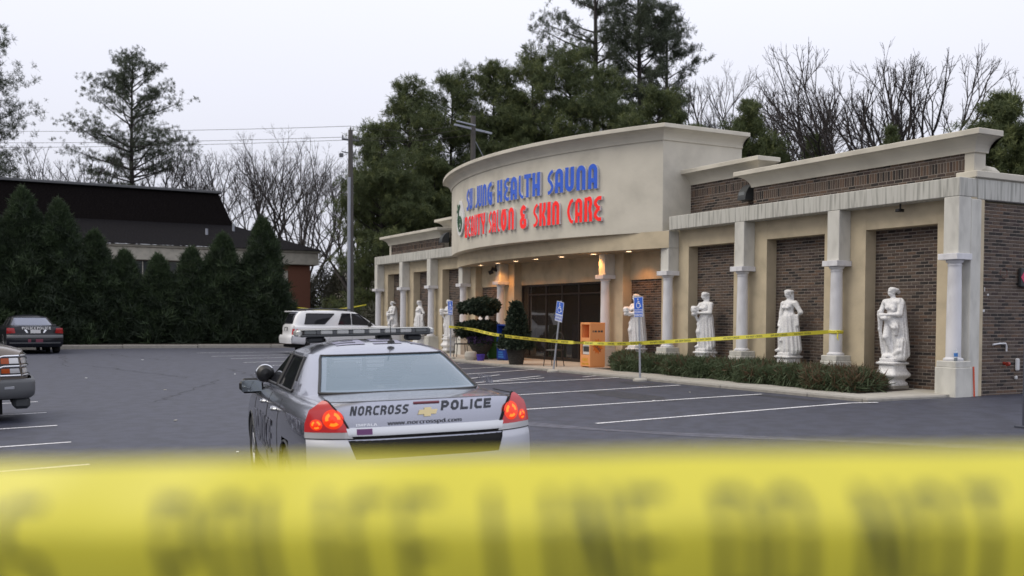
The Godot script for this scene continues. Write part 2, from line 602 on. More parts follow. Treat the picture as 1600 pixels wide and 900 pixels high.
func build_ground() -> void:
	var far := Geo.new()
	var rows := []
	for z in [-400.0, -120.0, -60.0, -30.0, 2.3, 8.0, 24.0, 60.0, 120.0, 400.0]:
		var row := PackedVector3Array()
		for x in [-500.0, -150.0, -90.0, -60.0, -40.0, -28.0, -18.0, -8.0, 10.0, 40.0, 120.0, 400.0]:
			row.append(on_ground(x, z, -0.08))
		rows.append(row)
	far.grid(rows, Vector3.UP)
	struct("ground", far, M.earth)
	var lot := struct("parking_lot", ground_strip(-33.6, 45.0, -30.0, 45.0, 1.5, 0.0), M.asphalt)
	# stalls in front of the salon
	painted_line(Vector2(0.21, 2.75), Vector2(0.11, 7.85), 0.10, lot)
	painted_line(Vector2(0.43, 2.33), Vector2(0.21, 2.75), 0.10, lot)
	for p in [[-1.98, 2.74, -2.31, 8.1], [-4.63, 2.63, -4.85, 8.1], [-7.33, 2.36, -7.72, 8.1], [-11.34, 2.36, -10.2, 8.1], [-13.0, 2.5, -12.6, 8.1], [-15.4, 2.5, -15.1, 8.1], [-17.9, 2.5, -17.75, 8.13], [-20.2, 2.5, -19.65, 8.27], [-22.4, 1.5, -22.1, 8.1], [-24.6, 1.0, -24.05, 8.35], [-27.2, 1.0, -27.1, 8.25]]:
		painted_line(Vector2(p[0], p[1]), Vector2(p[2], p[3]), 0.10, lot)
	var lift := 0.009
	for p in [[-8.1, 2.5, -8.02, 2.9], [-8.36, 3.8, -8.0, 5.45], [-8.9, 3.6, -7.75, 6.4], [-9.9, 4.2, -7.9, 7.6]]:
		painted_line(Vector2(p[0], p[1]), Vector2(p[2], p[3]), 0.09, lot, lift)
		lift += 0.004
	# stalls on the near side
	for x in [2.3, -0.02, -2.35, -4.69, -7.05, -9.52, -12.0, -14.4, -16.8]:
		painted_line(Vector2(x, 14.78), Vector2(x - 0.1, 20.1), 0.10, lot)
	# worn and repaired places in the surface
	ragged_patch(Vector2(-1.1, 2.9), 0.9, 0.16, M.asphalt_dark, "oil_stain", lot, 0.003, 1)
	ragged_patch(Vector2(-3.4, 4.9), 1.6, 0.5, M.asphalt_dark, "oil_stain", lot, 0.003, 2)
	ragged_patch(Vector2(-5.6, 3.0), 0.7, 0.3, M.asphalt_dark, "oil_stain", lot, 0.003, 3)
	var crack := Geo.new()
	var rr := RandomNumberGenerator.new()
	rr.seed = 4
	for c in [[-14.0, 11.0, -20.0, 12.6], [-8.0, 12.8, -13.0, 10.4], [-22.0, 10.2, -27.0, 11.4], [-10.0, 9.6, -17.0, 9.3], [-20, 13.4, -27, 13.0]]:
		var pv := PackedVector3Array()
		for i in 22:
			var t := i / 21.0
			var x := lerpf(c[0], c[2], t)
			var z := lerpf(c[1], c[3], t) + rr.randf_range(-0.12, 0.12)
			pv.append(on_ground(x, z, 0.003))
		for i in 21:
			var d := (pv[i + 1] - pv[i]).normalized()
			var s := Vector3(-d.z, 0, d.x) * rr.randf_range(0.012, 0.03)
			crack.quad_to(pv[i] - s, pv[i] + s, pv[i + 1] + s, pv[i + 1] - s, Vector3.UP)
	put("crack", crack, M.asphalt_dark, lot)
	# pale seam that runs along the lane near the corner of the salon
	var seam := Geo.new()
	var srows := []
	for i in 40:
		var t := i / 39.0
		var x := lerpf(-1.0, 8.5, t)
		var z := 8.9 - 5.2 * t + 0.25 * sin(t * 7.0)
		var w := 0.16 + 0.06 * sin(t * 23.0)
		srows.append(PackedVector3Array([on_ground(x, z - w, 0.003), on_ground(x, z + w, 0.003)]))
	seam.grid(srows, Vector3.UP)
	put("seam", seam, M.asphalt_pale, lot)
	# pavement along the front: slabs with open joints, a kerb of cast lengths
	var walk := Node3D.new()
	walk.name = "pavement"
	walk.set_meta("kind", "structure")
	add_child(walk)
	var x := 0.10
	while x > -31.0:
		var w := 2.44 if x < -0.5 else 1.3
		var s := Geo.new()
		# the walk is narrow along the left wing
		var zk := 2.2 if x > -21.5 else 0.12
		s.span(Vector3(x - w + 0.012, -0.16, -0.75), Vector3(x, rng.randf_range(-0.003, 0.003), zk), 0.006)
		put("slab", s, M.concrete, walk)
		var k := Geo.new()
		k.span(Vector3(x - w + 0.008, -0.22, zk + 0.004), Vector3(x, 0.004, zk + 0.16), 0.018)
		put("kerb_stone", k, M.kerb_concrete, walk)
		x -= w
	var e := Geo.new()
	e.span(Vector3(0.104, -0.2, 0.34), Vector3(0.24, 0.002, 2.36), 0.02)
	put("kerb_stone", e, M.kerb_concrete, walk)
	# the kerb at the far end of the lot, with a verge behind it
	var kerb := Node3D.new()
	kerb.name = "kerb"
	kerb.set_meta("kind", "structure")
	add_child(kerb)
	var z := 28.0
	while z > -20.0:
		var g := Geo.new()
		var xk := -34.6 + maxf(0.0, 12.3 - z) * 0.30
		var xn := -34.6 + maxf(0.0, 12.3 - z + 3.0) * 0.30
		var a := on_ground(minf(xk, -30.5), z, 0.0)
		var b := on_ground(minf(xn, -30.5), z - 2.98, 0.0)
		var d := (b - a)
		g.box((a + b) / 2.0 + Vector3(-0.1, 0.02, 0), Vector3(0.17, 0.26, d.length()), 0.02, Basis(Vector3.UP, atan2(d.x, d.z)))
		put("kerb_stone", g, M.kerb_concrete, kerb)
		z -= 3.0
	var verge := Geo.new()
	verge.quad_to(Vector3(-34.8, 0.06, 30), Vector3(-34.8, 0.06, 12.3), Vector3(-75, 0.3, 12.3), Vector3(-75, 0.3, 30), Vector3.UP)
	verge.quad_to(Vector3(-34.8, 0.06, 12.3), Vector3(-30.7, 0.06, -1.5), Vector3(-75, 0.3, -1.5), Vector3(-75, 0.3, 12.3), Vector3.UP)
	verge.quad_to(Vector3(-30.7, 0.06, -1.5), Vector3(-30.7, 0.06, -30), Vector3(-75, 0.3, -30), Vector3(-75, 0.3, -1.5), Vector3.UP)
	struct("verge", verge, M.mulch)
	var bed := Geo.new()
	var b1 := [Vector3(-10.35, 0.006, -0.3), Vector3(-10.3, 0.006, 1.1), Vector3(-6.0, 0.006, 1.05), Vector3(-2.2, 0.006, 1.45), Vector3(-0.7, 0.006, 1.55), Vector3(-1.0, 0.006, -0.3)]
	for i in range(1, 5): bed.tri_to(b1[0], b1[i], b1[i + 1], Vector3.UP)
	struct("planting_bed", bed, M.mulch)
	for i in 26:
		var lp := Vector2(rng.randf_range(-26, 3), rng.randf_range(3.0, 14.0))
		var lg := Geo.new()
		lg.box(Vector3(0, 0.008, 0), Vector3(rng.randf_range(0.03, 0.08), 0.012, rng.randf_range(0.02, 0.06)), 0.003, Basis(Vector3.UP, rng.randf() * TAU))
		var lo := put("litter", lg, M.sign_white if i % 3 else M.concrete, lot)
		lo.position = on_ground(lp.x, lp.y, 0.003)

# ---------------------------------------------------------------- the salon
var brick_jobs := []
var brick_meshes: Array[ArrayMesh] = []

func brick_mesh(w: float, h: float, d: float, sd: int) -> ArrayMesh:
	var g := Geo.new()
	var r := RandomNumberGenerator.new()
	r.seed = sd
	var c := 0.006
	var o: Array[Vector3] = []
	var f: Array[Vector3] = []
	for k in 4:
		var sx := -1.0 if k == 0 or k == 3 else 1.0
		var sy := -1.0 if k < 2 else 1.0
		var jx := r.randf_range(-0.002, 0.002)
		var jy := r.randf_range(-0.0015, 0.0015)
		o.append(Vector3(sx * w / 2 + jx, sy * h / 2 + jy, -0.01))
		f.append(Vector3(sx * (w / 2 - c) + jx, sy * (h / 2 - c) + jy, d + r.randf_range(-0.002, 0.002)))
	g.quad(f[0], f[1], f[2], f[3])
	for k in 4:
		var k2 := (k + 1) % 4
		g.quad(o[k], o[k2], f[k2], f[k])
	return g.mesh()

# a panel of brickwork: origin at its lower left corner as seen from outside, X along, Y up, Z out
func brick_panel(parent: Node3D, T: Transform3D, w: float, rows: Array, called := "brick_panel") -> void:
	var p := part(called, parent)
	p.transform = T
	var total := 0.0
	for r in rows: total += 0.2 if r == 1 else 0.0667
	var back := Geo.new()
	back.box(Vector3(w / 2, total / 2, -0.05), Vector3(w, total, 0.1))
	put("mortar", back, M.mortar, p)
	var y := 0.0
	var course := 0
	for r in rows:
		if r == 1:
			var n := int(w / 0.0667)
			for i in n:
				brick_jobs.append([p, Transform3D(Basis(Vector3.BACK, PI / 2), Vector3((i + 0.5) * w / n, y + 0.1, 0)), rng.randi() % 3, pick_brick()])
			y += 0.2
		else:
			var x := 0.0
			if course % 2: x = -0.1015
			while x < w - 0.02:
				var a := maxf(x, 0.0)
				var b := minf(x + 0.203, w)
				var l := b - a
				if l > 0.04:
					var B := Basis.IDENTITY.scaled(Vector3((l - 0.010) / 0.193, 1, 1))
					brick_jobs.append([p, Transform3D(B, Vector3((a + b) / 2, y + 0.0333, rng.randf_range(-0.001, 0.002))), rng.randi() % 3, pick_brick()])
				x += 0.203
			y += 0.0667
		course += 1

func pick_brick() -> int:
	var q := rng.randf()
	return 0 if q < 0.28 else 1 if q < 0.46 else 2 if q < 0.58 else 3 if q < 0.74 else 4 if q < 0.90 else 5

func lay_bricks() -> void:
	for i in 3: brick_meshes.append(brick_mesh(0.193, 0.057, 0.008, 60 + i))
	var keyed := []
	for j in brick_jobs:
		var at: Vector3 = (j[0] as Node3D).transform * (j[1] as Transform3D).origin
		var d := at.distance_to(EYE)
		if at.y < 0.25 or (at.x > 0.05 and at.z < -1.7): d += 30.0
		keyed.append([d, j])
	keyed.sort_custom(func(a, b): return a[0] < b[0])
	var bulk := {}
	for i in keyed.size():
		var j = keyed[i][1]
		if i < 300:
			var o := put("brick", brick_meshes[j[2]], M["brick%d" % j[3]], j[0])
			o.transform = j[1]
		else:
			var key := [j[0], j[3]]
			if not bulk.has(key): bulk[key] = []
			bulk[key].append(j[1])
	for key in bulk:
		var xf: Array[Transform3D] = []
		xf.assign(bulk[key])
		many("brickwork", brick_meshes[key[1] % 3], M["brick%d" % key[1]], xf, key[0])

func plain_rows(h: float) -> Array:
	var a := []
	for i in int(h / 0.0667): a.append(0)
	return a

const CORNICE := [[0.0, 0.0], [0.035, 0.0], [0.04, 0.03], [0.055, 0.08], [0.085, 0.135], [0.135, 0.19], [0.205, 0.235], [0.27, 0.255], [0.285, 0.258], [0.285, 0.268], [0.33, 0.27], [0.335, 0.275], [0.335, 0.365], [0.325, 0.375], [0.0, 0.39]]

# sweep the cornice along a path; outs are the outward offsets for one unit of projection
func cornice(path: PackedVector3Array, outs: PackedVector3Array, scale := 1.0) -> Geo:
	var g := Geo.new()
	for i in path.size() - 1:
		for k in CORNICE.size() - 1:
			var p0 := Vector2(CORNICE[k][0], CORNICE[k][1]) * scale
			var p1 := Vector2(CORNICE[k + 1][0], CORNICE[k + 1][1]) * scale
			var a := path[i] + outs[i] * p0.x + Vector3.UP * p0.y
			var b := path[i + 1] + outs[i + 1] * p0.x + Vector3.UP * p0.y
			var c := path[i + 1] + outs[i + 1] * p1.x + Vector3.UP * p1.y
			var d := path[i] + outs[i] * p1.x + Vector3.UP * p1.y
			var hint := (outs[i] + outs[i + 1]).normalized() * (p1.y - p0.y) - Vector3.UP * (p1.x - p0.x)
			if hint.length() < 1e-6: continue
			g.quad_to(a, b, c, d, hint)
	# close the ends
	for e in 2:
		var i := 0 if e == 0 else path.size() - 1
		var dirv := (path[0] - path[1]) if e == 0 else (path[i] - path[i - 1])
		for k in range(1, CORNICE.size() - 1):
			g.tri_to(path[i], path[i] + outs[i] * CORNICE[k][0] * scale + Vector3.UP * CORNICE[k][1] * scale, path[i] + outs[i] * CORNICE[k + 1][0] * scale + Vector3.UP * CORNICE[k + 1][1] * scale, dirv)
	return g

func arc_pt(half: float, sag: float, t: float, y: float, extra := 0.0) -> Vector3:
	var r := (half * half + sag * sag) / (2.0 * sag)
	var a := asin(half / r) * t
	var xc := -15.3 if sag > 1.2 else -14.9
	return Vector3(xc + sin(a) * (r + extra), y, sag - r + cos(a) * (r + extra))

func arc_wall(half: float, sag: float, y0: float, y1: float, seg := 48) -> Geo:
	var g := Geo.new()
	var rows := []
	for y in [y0, y1]:
		var row := PackedVector3Array()
		for i in seg + 1: row.append(arc_pt(half, sag, lerpf(-1, 1, float(i) / seg), y))
		rows.append(row)
	g.grid(rows, Vector3.BACK)
	return g

# a flat ring between an arc and a straight line or another arc
func arc_floor(half: float, sag: float, y: float, z_back: float, up: float, seg := 48) -> Geo:
	var g := Geo.new()
	for i in seg:
		var a := arc_pt(half, sag, lerpf(-1, 1, float(i) / seg), y)
		var b := arc_pt(half, sag, lerpf(-1, 1, float(i + 1) / seg), y)
		g.quad_to(a, b, Vector3(b.x, y, z_back), Vector3(a.x, y, z_back), Vector3(0, up, 0))
	return g

func make_column(salon: Node3D, x: float, big: bool) -> void:
	var c := part("column", salon, Vector3(x, 0, -0.12))
	var g := Geo.new()
	var prof := PackedVector2Array()
	for i in 13:
		var t := i / 12.0
		prof.append(Vector2(0.136 - 0.017 * pow(t, 1.6), lerpf(0.68, 2.37, t)))
	g.lathe(prof, 32, Transform3D.IDENTITY, 0.0, false)
	put("shaft", g, M.column_white, c)
	g = Geo.new()
	g.lathe(PackedVector2Array([Vector2(0.119, 2.37), Vector2(0.128, 2.372), Vector2(0.132, 2.382), Vector2(0.128, 2.392), Vector2(0.12, 2.394), Vector2(0.12, 2.425), Vector2(0.14, 2.43), Vector2(0.152, 2.45), Vector2(0.158, 2.475), Vector2(0.15, 2.485)]), 32)
	g.box(Vector3(0, 2.5425, 0), Vector3(0.425, 0.115, 0.425), 0.006)
	put("capital", g, M.column_white, c)
	g = Geo.new()
	g.lathe(PackedVector2Array([Vector2(0.17, 0.612), Vector2(0.178, 0.622), Vector2(0.18, 0.64), Vector2(0.174, 0.656), Vector2(0.158, 0.664), Vector2(0.146, 0.672), Vector2(0.138, 0.684)]), 32)
	put("base", g, M.column_white, c)
	g = Geo.new()
	var w := 0.43
	g.box(Vector3(0, 0.553, -0.012), Vector3(w, 0.118, w), 0.012)
	g.box(Vector3(0, 0.195, -0.012), Vector3(w + 0.035, 0.60, w + 0.03), 0.012)
	put("plinth", g, M.pier_white, c)
	g = Geo.new()
	if absf(x + 11.64) < 0.1 or absf(x + 18.08) < 0.1:
		g.span(Vector3(x - 0.165, 2.602, -0.338), Vector3(x + 0.165, 3.2, 0.0), 0.008)
	else:
		g.span(Vector3(x - 0.165, 2.602, -0.338), Vector3(x + 0.165, 3.648, -0.001), 0.008)
	var pr := put("pier", g, M.pier_white, c)
	pr.position = -c.position

func build_salon() -> void:
	var s := thing("salon_building", "cream and tan stucco shop with a curved parapet, white columns and brick niches", "building")
	# solid masses behind the front
	var core := Geo.new()
	core.span(Vector3(-11.9, -0.3, -0.75), Vector3(0.0, 3.9, -13.0))
	core.span(Vector3(-29.9, -0.3, -0.75), Vector3(-17.8, 3.9, -13.0))
	core.span(Vector3(-17.8, -0.3, -6.5), Vector3(-11.9, 3.9, -13.0))
	core.span(Vector3(-17.8, 2.9, -0.75), Vector3(-11.9, 3.9, -6.5))
	put("wall", core, M.tan, s)
	var roof := Geo.new()
	roof.span(Vector3(-29.95, 3.9, -0.62), Vector3(0.05, 3.96, -13.05))
	put("roof", roof, M.roof_membrane, s)
	# tan wall strips behind each column and heads over the niches
	for i in COLS.size():
		var x := COLS[i]
		var g := Geo.new()
		var l := x - 0.57
		var r := x + 0.57
		if i == 0: r = 0.16
		if i == 9: l = x - 0.2
		var top := 3.655 if x > -10 or x < -19 else 3.205
		g.span(Vector3(l, -0.3, -0.72), Vector3(r, top, -0.34), 0.004)
		put("wall_strip", g, M.tan, s)
		make_column(s, x, i == 0)
	for i in 9:
		var xr := COLS[i] - 0.57
		var xl := COLS[i + 1] + 0.57
		var g := Geo.new()
		if i == 4:
			continue
		if i == 3 or i == 5:
			g.span(Vector3(xl + 0.001, 2.45, -0.72), Vector3(xr - 0.001, 3.22, -0.585), 0.004)
			put("niche_head", g, M.tan, s)
			brick_panel(s, Transform3D(Basis.IDENTITY, Vector3(xl, 0.0, -0.64)), xr - xl, plain_rows(2.47))
		else:
			g.span(Vector3(xl + 0.001, 3.215, -0.72), Vector3(xr - 0.001, 3.652, -0.342), 0.004)
			put("niche_head", g, M.tan, s)
			brick_panel(s, Transform3D(Basis.IDENTITY, Vector3(xl, 0.0, -0.64)), xr - xl, plain_rows(3.28))
	# beams over the wings
	var bm := Geo.new()
	bm.span(Vector3(-8.53, 3.65, -0.5), Vector3(0.168, 4.0, 0.0), 0.012)
	put("beam", bm, M.stained, s)
	bm = Geo.new()
	bm.span(Vector3(-29.9, 3.65, -0.5), Vector3(-21.25, 4.0, -0.004), 0.012)
	put("beam", bm, M.stained, s)
	# east side: lintel, pilaster, coping, brick
	bm = Geo.new()
	bm.span(Vector3(-0.2, 3.62, -13.0), Vector3(0.172, 4.0, -0.502), 0.012)
	put("beam", bm, M.stained, s)
	var pil := Geo.new()
	pil.span(Vector3(-0.1, -0.3, -0.62), Vector3(0.173, 3.618, -0.335), 0.01)
	put("corner_pilaster", pil, M.pier_white, s)
	pil = Geo.new()
	pil.span(Vector3(0.02, -0.3, -0.4), Vector3(0.205, 0.46, -0.142), 0.012)
	put("pilaster_foot", pil, M.pier_white, s)
	var cop := Geo.new()
	cop.span(Vector3(-0.25, 4.02, -13.0), Vector3(0.21, 4.145, -0.42), 0.012)
	cop.span(Vector3(-0.2, 3.98, -13.0), Vector3(0.15, 4.022, -0.45))
	put("coping", cop, M.cream, s)
	brick_panel(s, Transform3D(Basis(Vector3(0, 0, -1), Vector3.UP, Vector3(1, 0, 0)), Vector3(0.1, -0.16, -0.622)), 3.05, plain_rows(3.8))
	var ew := Geo.new()
	ew.span(Vector3(-0.1, -0.3, -13.0), Vector3(0.09, 3.62, -3.6))
	put("wall", ew, M.brick0, s)
	# parapets of the wings
	var row_r := [0, 0, 0, 0, 1, 0, 0, 0]
	brick_panel(s, Transform3D(Basis.IDENTITY, Vector3(-5.95, 3.93, -0.55)), 5.80, row_r, "parapet")
	brick_panel(s, Transform3D(Basis.IDENTITY, Vector3(-29.25, 3.93, -0.55)), 5.40, row_r, "parapet")
	var row_c := [0, 0, 0, 0, 0, 0, 0, 0, 0, 1, 0, 0]
	brick_panel(s, Transform3D(Basis.IDENTITY, Vector3(-8.85, 3.97, -0.93)), 2.93, row_c, "parapet")
	brick_panel(s, Transform3D(Basis.IDENTITY, Vector3(-23.9, 3.97, -0.93)), 2.95, row_c, "parapet")
	var pp := Geo.new()
	pp.span(Vector3(-5.9, 3.95, -0.86), Vector3(-0.2, 4.66, -0.655))
	pp.span(Vector3(-29.2, 3.95, -0.86), Vector3(-23.9, 4.66, -0.655))
	pp.span(Vector3(-8.8, 3.95, -1.3), Vector3(-5.95, 5.05, -1.035))
	pp.span(Vector3(-23.88, 3.95, -1.3), Vector3(-21.0, 5.05, -1.035))
	put("parapet_back", pp, M.cream, s)
	for e in [[-0.15, 0.06], [-29.45, -29.25]]:
		var g := Geo.new()
		g.span(Vector3(e[0], 3.95, -0.86), Vector3(e[1], 4.54, -0.535), 0.006)
		put("parapet_post", g, M.cream, s)
	var A := Vector3(1, 0, 0)
	var F := Vector3(0, 0, 1)
	put("cornice", cornice(PackedVector3Array([Vector3(-5.95, 4.505, -0.88), Vector3(-5.95, 4.505, -0.53), Vector3(0.07, 4.505, -0.53), Vector3(0.07, 4.505, -0.88)]), PackedVector3Array([-A, F - A, F + A, A])), M.cream, s)
	put("cornice", cornice(PackedVector3Array([Vector3(-29.46, 4.505, -0.88), Vector3(-29.46, 4.505, -0.53), Vector3(-23.9, 4.505, -0.53), Vector3(-23.9, 4.505, -0.88)]), PackedVector3Array([-A, F - A, F + A, A])), M.cream, s)
	put("cornice", cornice(PackedVector3Array([Vector3(-8.84, 4.895, -0.92), Vector3(-6.2, 4.895, -0.92), Vector3(-6.2, 4.895, -1.3)]), PackedVector3Array([F, F + A, A])), M.cream, s)
	put("cornice", cornice(PackedVector3Array([Vector3(-24.4, 4.895, -1.3), Vector3(-24.4, 4.895, -0.92), Vector3(-20.96, 4.895, -0.92)]), PackedVector3Array([-A, F - A, F])), M.cream, s)
	# the curved parapet over the entrance
	var tw := arc_wall(6.5, 1.45, 3.63, 6.08)
	for e in [-1.0, 1.0]:
		var p := arc_pt(6.5, 1.45, e, 0)
		tw.quad_to(Vector3(p.x, 3.63, p.z), Vector3(p.x, 6.08, p.z), Vector3(p.x, 6.08, -2.65), Vector3(p.x, 3.63, -2.65), Vector3(e, 0, 0))
	tw.quad_to(Vector3(-21.8, 3.9, -2.65), Vector3(-8.8, 3.9, -2.65), Vector3(-8.8, 6.08, -2.65), Vector3(-21.8, 6.08, -2.65), Vector3(0, 0, -1))
	put("curved_parapet", tw, M.cream, s)
	put("parapet_underside", arc_floor(6.5, 1.45, 3.632, -0.3, -1.0), M.cream, s)
	put("parapet_roof", arc_floor(6.46, 1.43, 6.36, -2.64, 1.0), M.roof_membrane, s)
	var path := PackedVector3Array()
	var outs := PackedVector3Array()
	path.append(Vector3(-21.8, 6.02, -2.65)); outs.append(-A)
	for i in 61:
		var t := lerpf(-1, 1, i / 60.0)
		var p := arc_pt(6.5, 1.45, t, 6.02)
		var o := (arc_pt(6.5, 1.45, t, 6.02, 1.0) - p)
		if i == 0: o = (o - A) / (1.0 + o.dot(-A))
		if i == 60: o = (o + A) / (1.0 + o.dot(A))
		path.append(p); outs.append(o)
	path.append(Vector3(-8.8, 6.02, -2.65)); outs.append(A)
	put("cornice", cornice(path, outs), M.cream, s)
	var band := arc_wall(6.38, 1.02, 3.2, 3.64)
	put("curved_band", band, M.tan, s)
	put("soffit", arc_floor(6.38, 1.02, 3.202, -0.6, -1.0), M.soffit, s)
	# recessed lamps in the soffit
	for x in [-19.25, -17.66, -16.26, -14.9, -13.4, -11.8, -10.26]:
		var t: float = (x + 14.9) / 6.38
		var z := -0.02 + 0.33 * (1.0 - t * t * 1.6)
		var lp := part("recessed_lamp", s, Vector3(x, 3.2, z))
		var ring := Geo.new()
		ring.lathe(PackedVector2Array([Vector2(0.085, -0.002), Vector2(0.088, -0.012), Vector2(0.115, -0.012), Vector2(0.118, -0.001)]), 24)
		put("trim_ring", ring, M.column_white, lp)
		var disc := Geo.new()
		for k in 20:
			disc.tri_to(Vector3(0, -0.007, 0), Vector3(cos(TAU * k / 20) * 0.086, -0.006, sin(TAU * k / 20) * 0.086), Vector3(cos(TAU * (k + 1) / 20) * 0.086, -0.006, sin(TAU * (k + 1) / 20) * 0.086), Vector3.DOWN)
		put("lamp_lens", disc, M.lamp_glow, lp)
		var li := SpotLight3D.new()
		li.name = "lamp_light"
		li.light_color = Color(1.0, 0.66, 0.32)
		li.light_energy = 1.2
		li.light_size = 0.08
		li.spot_range = 12.0
		li.spot_attenuation = 2.0
		li.spot_angle = 62.0
		li.spot_angle_attenuation = 0.6
		li.shadow_enabled = true
		lp.add_child(li, true)
		li.position = Vector3(0, -0.03, 0)
		li.rotation.x = -PI / 2
	# entrance: header, frames, glass, room behind
	var hd := Geo.new()
	hd.span(Vector3(-17.509, 2.46, -0.74), Vector3(-12.211, 3.23, -0.60), 0.004)
	put("entrance_header", hd, M.tan, s)
	var fr := part("entrance_door", s)
	var f := Geo.new()
	for x in [-17.46, -17.02, -15.86, -14.86, -13.86, -12.26]:
		f.span(Vector3(x - 0.035, 0.0, -0.70), Vector3(x + 0.035, 2.455, -0.625), 0.004)
	f.span(Vector3(-17.5, 2.40, -0.695), Vector3(-12.22, 2.456, -0.63), 0.004)
	f.span(Vector3(-17.02, 2.10, -0.693), Vector3(-12.25, 2.15, -0.632), 0.004)
	f.span(Vector3(-17.5, 0.0, -0.693), Vector3(-12.22, 0.10, -0.632), 0.004)
	put("frame", f, M.bronze, fr)
	for q in [[-17.42, -17.06], [-16.98, -15.9], [-15.82, -14.9], [-14.82, -13.9], [-13.82, -12.3]]:
		var g := Geo.new()
		g.box(Vector3((q[0] + q[1]) / 2, 1.25, -0.662), Vector3(q[1] - q[0], 2.3, 0.006))
		put("glass_pane", g, M.door_glass, fr)
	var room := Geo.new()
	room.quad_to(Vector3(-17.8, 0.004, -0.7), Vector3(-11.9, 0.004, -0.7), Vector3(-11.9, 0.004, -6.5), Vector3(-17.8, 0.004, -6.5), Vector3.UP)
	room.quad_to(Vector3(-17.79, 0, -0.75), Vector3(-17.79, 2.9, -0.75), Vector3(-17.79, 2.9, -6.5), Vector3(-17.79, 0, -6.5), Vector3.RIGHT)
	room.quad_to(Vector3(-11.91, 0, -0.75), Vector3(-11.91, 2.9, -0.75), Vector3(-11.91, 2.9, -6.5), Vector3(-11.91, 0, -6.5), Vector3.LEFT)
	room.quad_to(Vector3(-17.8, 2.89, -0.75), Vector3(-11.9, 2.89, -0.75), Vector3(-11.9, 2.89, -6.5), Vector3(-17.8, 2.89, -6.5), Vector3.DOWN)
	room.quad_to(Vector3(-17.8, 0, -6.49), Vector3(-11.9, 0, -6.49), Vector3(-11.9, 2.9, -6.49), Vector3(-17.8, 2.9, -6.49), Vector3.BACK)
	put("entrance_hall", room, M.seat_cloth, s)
	var inner := Geo.new()
	inner.span(Vector3(-17.75, 0.01, -1.5), Vector3(-17.1, 2.85, -1.35), 0.01)
	inner.span(Vector3(-16.2, 0.01, -3.2), Vector3(-15.4, 1.3, -2.9), 0.01)
	put("inner_wall", inner, M.tan, s)
	# wall lamps, camera
	for p in [Vector3(-6.45, 4.46, -0.92), Vector3(-23.3, 4.46, -0.54)]:
		var w := part("wall_lamp", s, p)
		var g := Geo.new()
		g.span(Vector3(-0.14, -0.2, 0.0), Vector3(0.14, 0.2, 0.06), 0.01)
		var prof := PackedVector2Array()
		for i in 9: prof.append(Vector2(0.06 + 0.26 * sin(PI * 0.5 * i / 8.0), 0.2 - 0.4 * i / 8.0 + 0.06 * sin(PI * i / 8.0)))
		prof.append(Vector2(0.05, -0.2))
		prof.append(Vector2(0.05, 0.2))
		g.slab(prof, Transform3D(Basis(Vector3.BACK, Vector3.UP, Vector3.RIGHT), Vector3(0.14, 0, 0)), 0.28)
		put("housing", g, M.plastic_dark, w)
		g = Geo.new()
		g.box(Vector3(-0.02, -0.08, 0.26), Vector3(0.22, 0.17, 0.09), 0.01)
		put("lens", g, M.lens_smoke, w)
	var cam := part("security_camera", s, Vector3(-18.2, 3.0, 0.06))
	var cg := Geo.new()
	cg.rod(Vector3(0, 0.2, -0.1), Vector3(0, 0.02, 0), 0.025)
	cg.rod(Vector3(-0.06, 0.04, 0.08), Vector3(0.08, -0.03, -0.12), 0.06, 12)
	cg.rod(Vector3(-0.02, -0.06, 0.04), Vector3(-0.10, -0.12, 0.16), 0.07, 12)
	put("housing", cg, M.black, cam)
	var c2 := part("security_camera", s, Vector3(-1.3, 3.62, -0.16))
	cg = Geo.new()
	cg.rod(Vector3(0, 0.03, 0), Vector3(0, -0.08, 0), 0.018)
	cg.box(Vector3(0, -0.1, 0.02), Vector3(0.1, 0.06, 0.16), 0.01)
	put("housing", cg, M.black, c2)
	# fittings on the east wall
	var bell := Geo.new()
	bell.lathe(PackedVector2Array([Vector2(0.0, 0.09), Vector2(0.05, 0.085), Vector2(0.09, 0.05), Vector2(0.1, 0.0)]), 18, Transform3D(Basis(Vector3.FORWARD, -PI / 2) , Vector3(0.11, 2.27, -1.38)))
	put("alarm_bell", bell, M.fire_red, s)
	var pipe := Geo.new()
	pipe.tube(PackedVector3Array([Vector3(0.14, 0.91, -1.05), Vector3(0.14, 0.93, -1.25), Vector3(0.14, 0.93, -1.42), Vector3(0.14, 0.88, -1.45), Vector3(0.14, 0.78, -1.45)]), PackedFloat32Array([0.018, 0.018, 0.018, 0.018, 0.018]), 8)
	put("white_pipe", pipe, M.column_white, s)
	pipe = Geo.new()
	pipe.rod(Vector3(0.1, 0.55, -1.42), Vector3(0.20, 0.54, -1.42), 0.03, 12)
	pipe.rod(Vector3(0.20, 0.54, -1.45), Vector3(0.20, 0.54, -1.39), 0.04, 12)
	put("fire_pipe", pipe, M.fire_red, s)
	var met := Geo.new()
	met.box(Vector3(0.13, 0.52, -1.80), Vector3(0.05, 0.24, 0.11), 0.02)
	met.box(Vector3(0.13, 0.27, -1.76), Vector3(0.05, 0.07, 0.07), 0.015)
	put("meter_cover", met, M.plate_white, s)
	var plas := Geo.new()
	for q in [[1.62, -0.74, 0.05, 0.03], [1.55, -0.80, 0.07, 0.05], [1.85, -0.92, 0.05, 0.04], [1.95, -0.82, 0.02, 0.08]]:
		plas.box(Vector3(0.112, q[0], q[1]), Vector3(0.014, q[3], q[2]), 0.004)
	put("plaster_patch", plas, M.plate_white, s)
	var vent := Geo.new()
	vent.lathe(PackedVector2Array([Vector2(0.16, 0.0), Vector2(0.15, 0.06), Vector2(0.10, 0.13), Vector2(0.0, 0.16)]), 12, Transform3D(Basis.IDENTITY.scaled(Vector3(1, 1, 2.4)), Vector3(-0.05, 4.14, -1.0)))
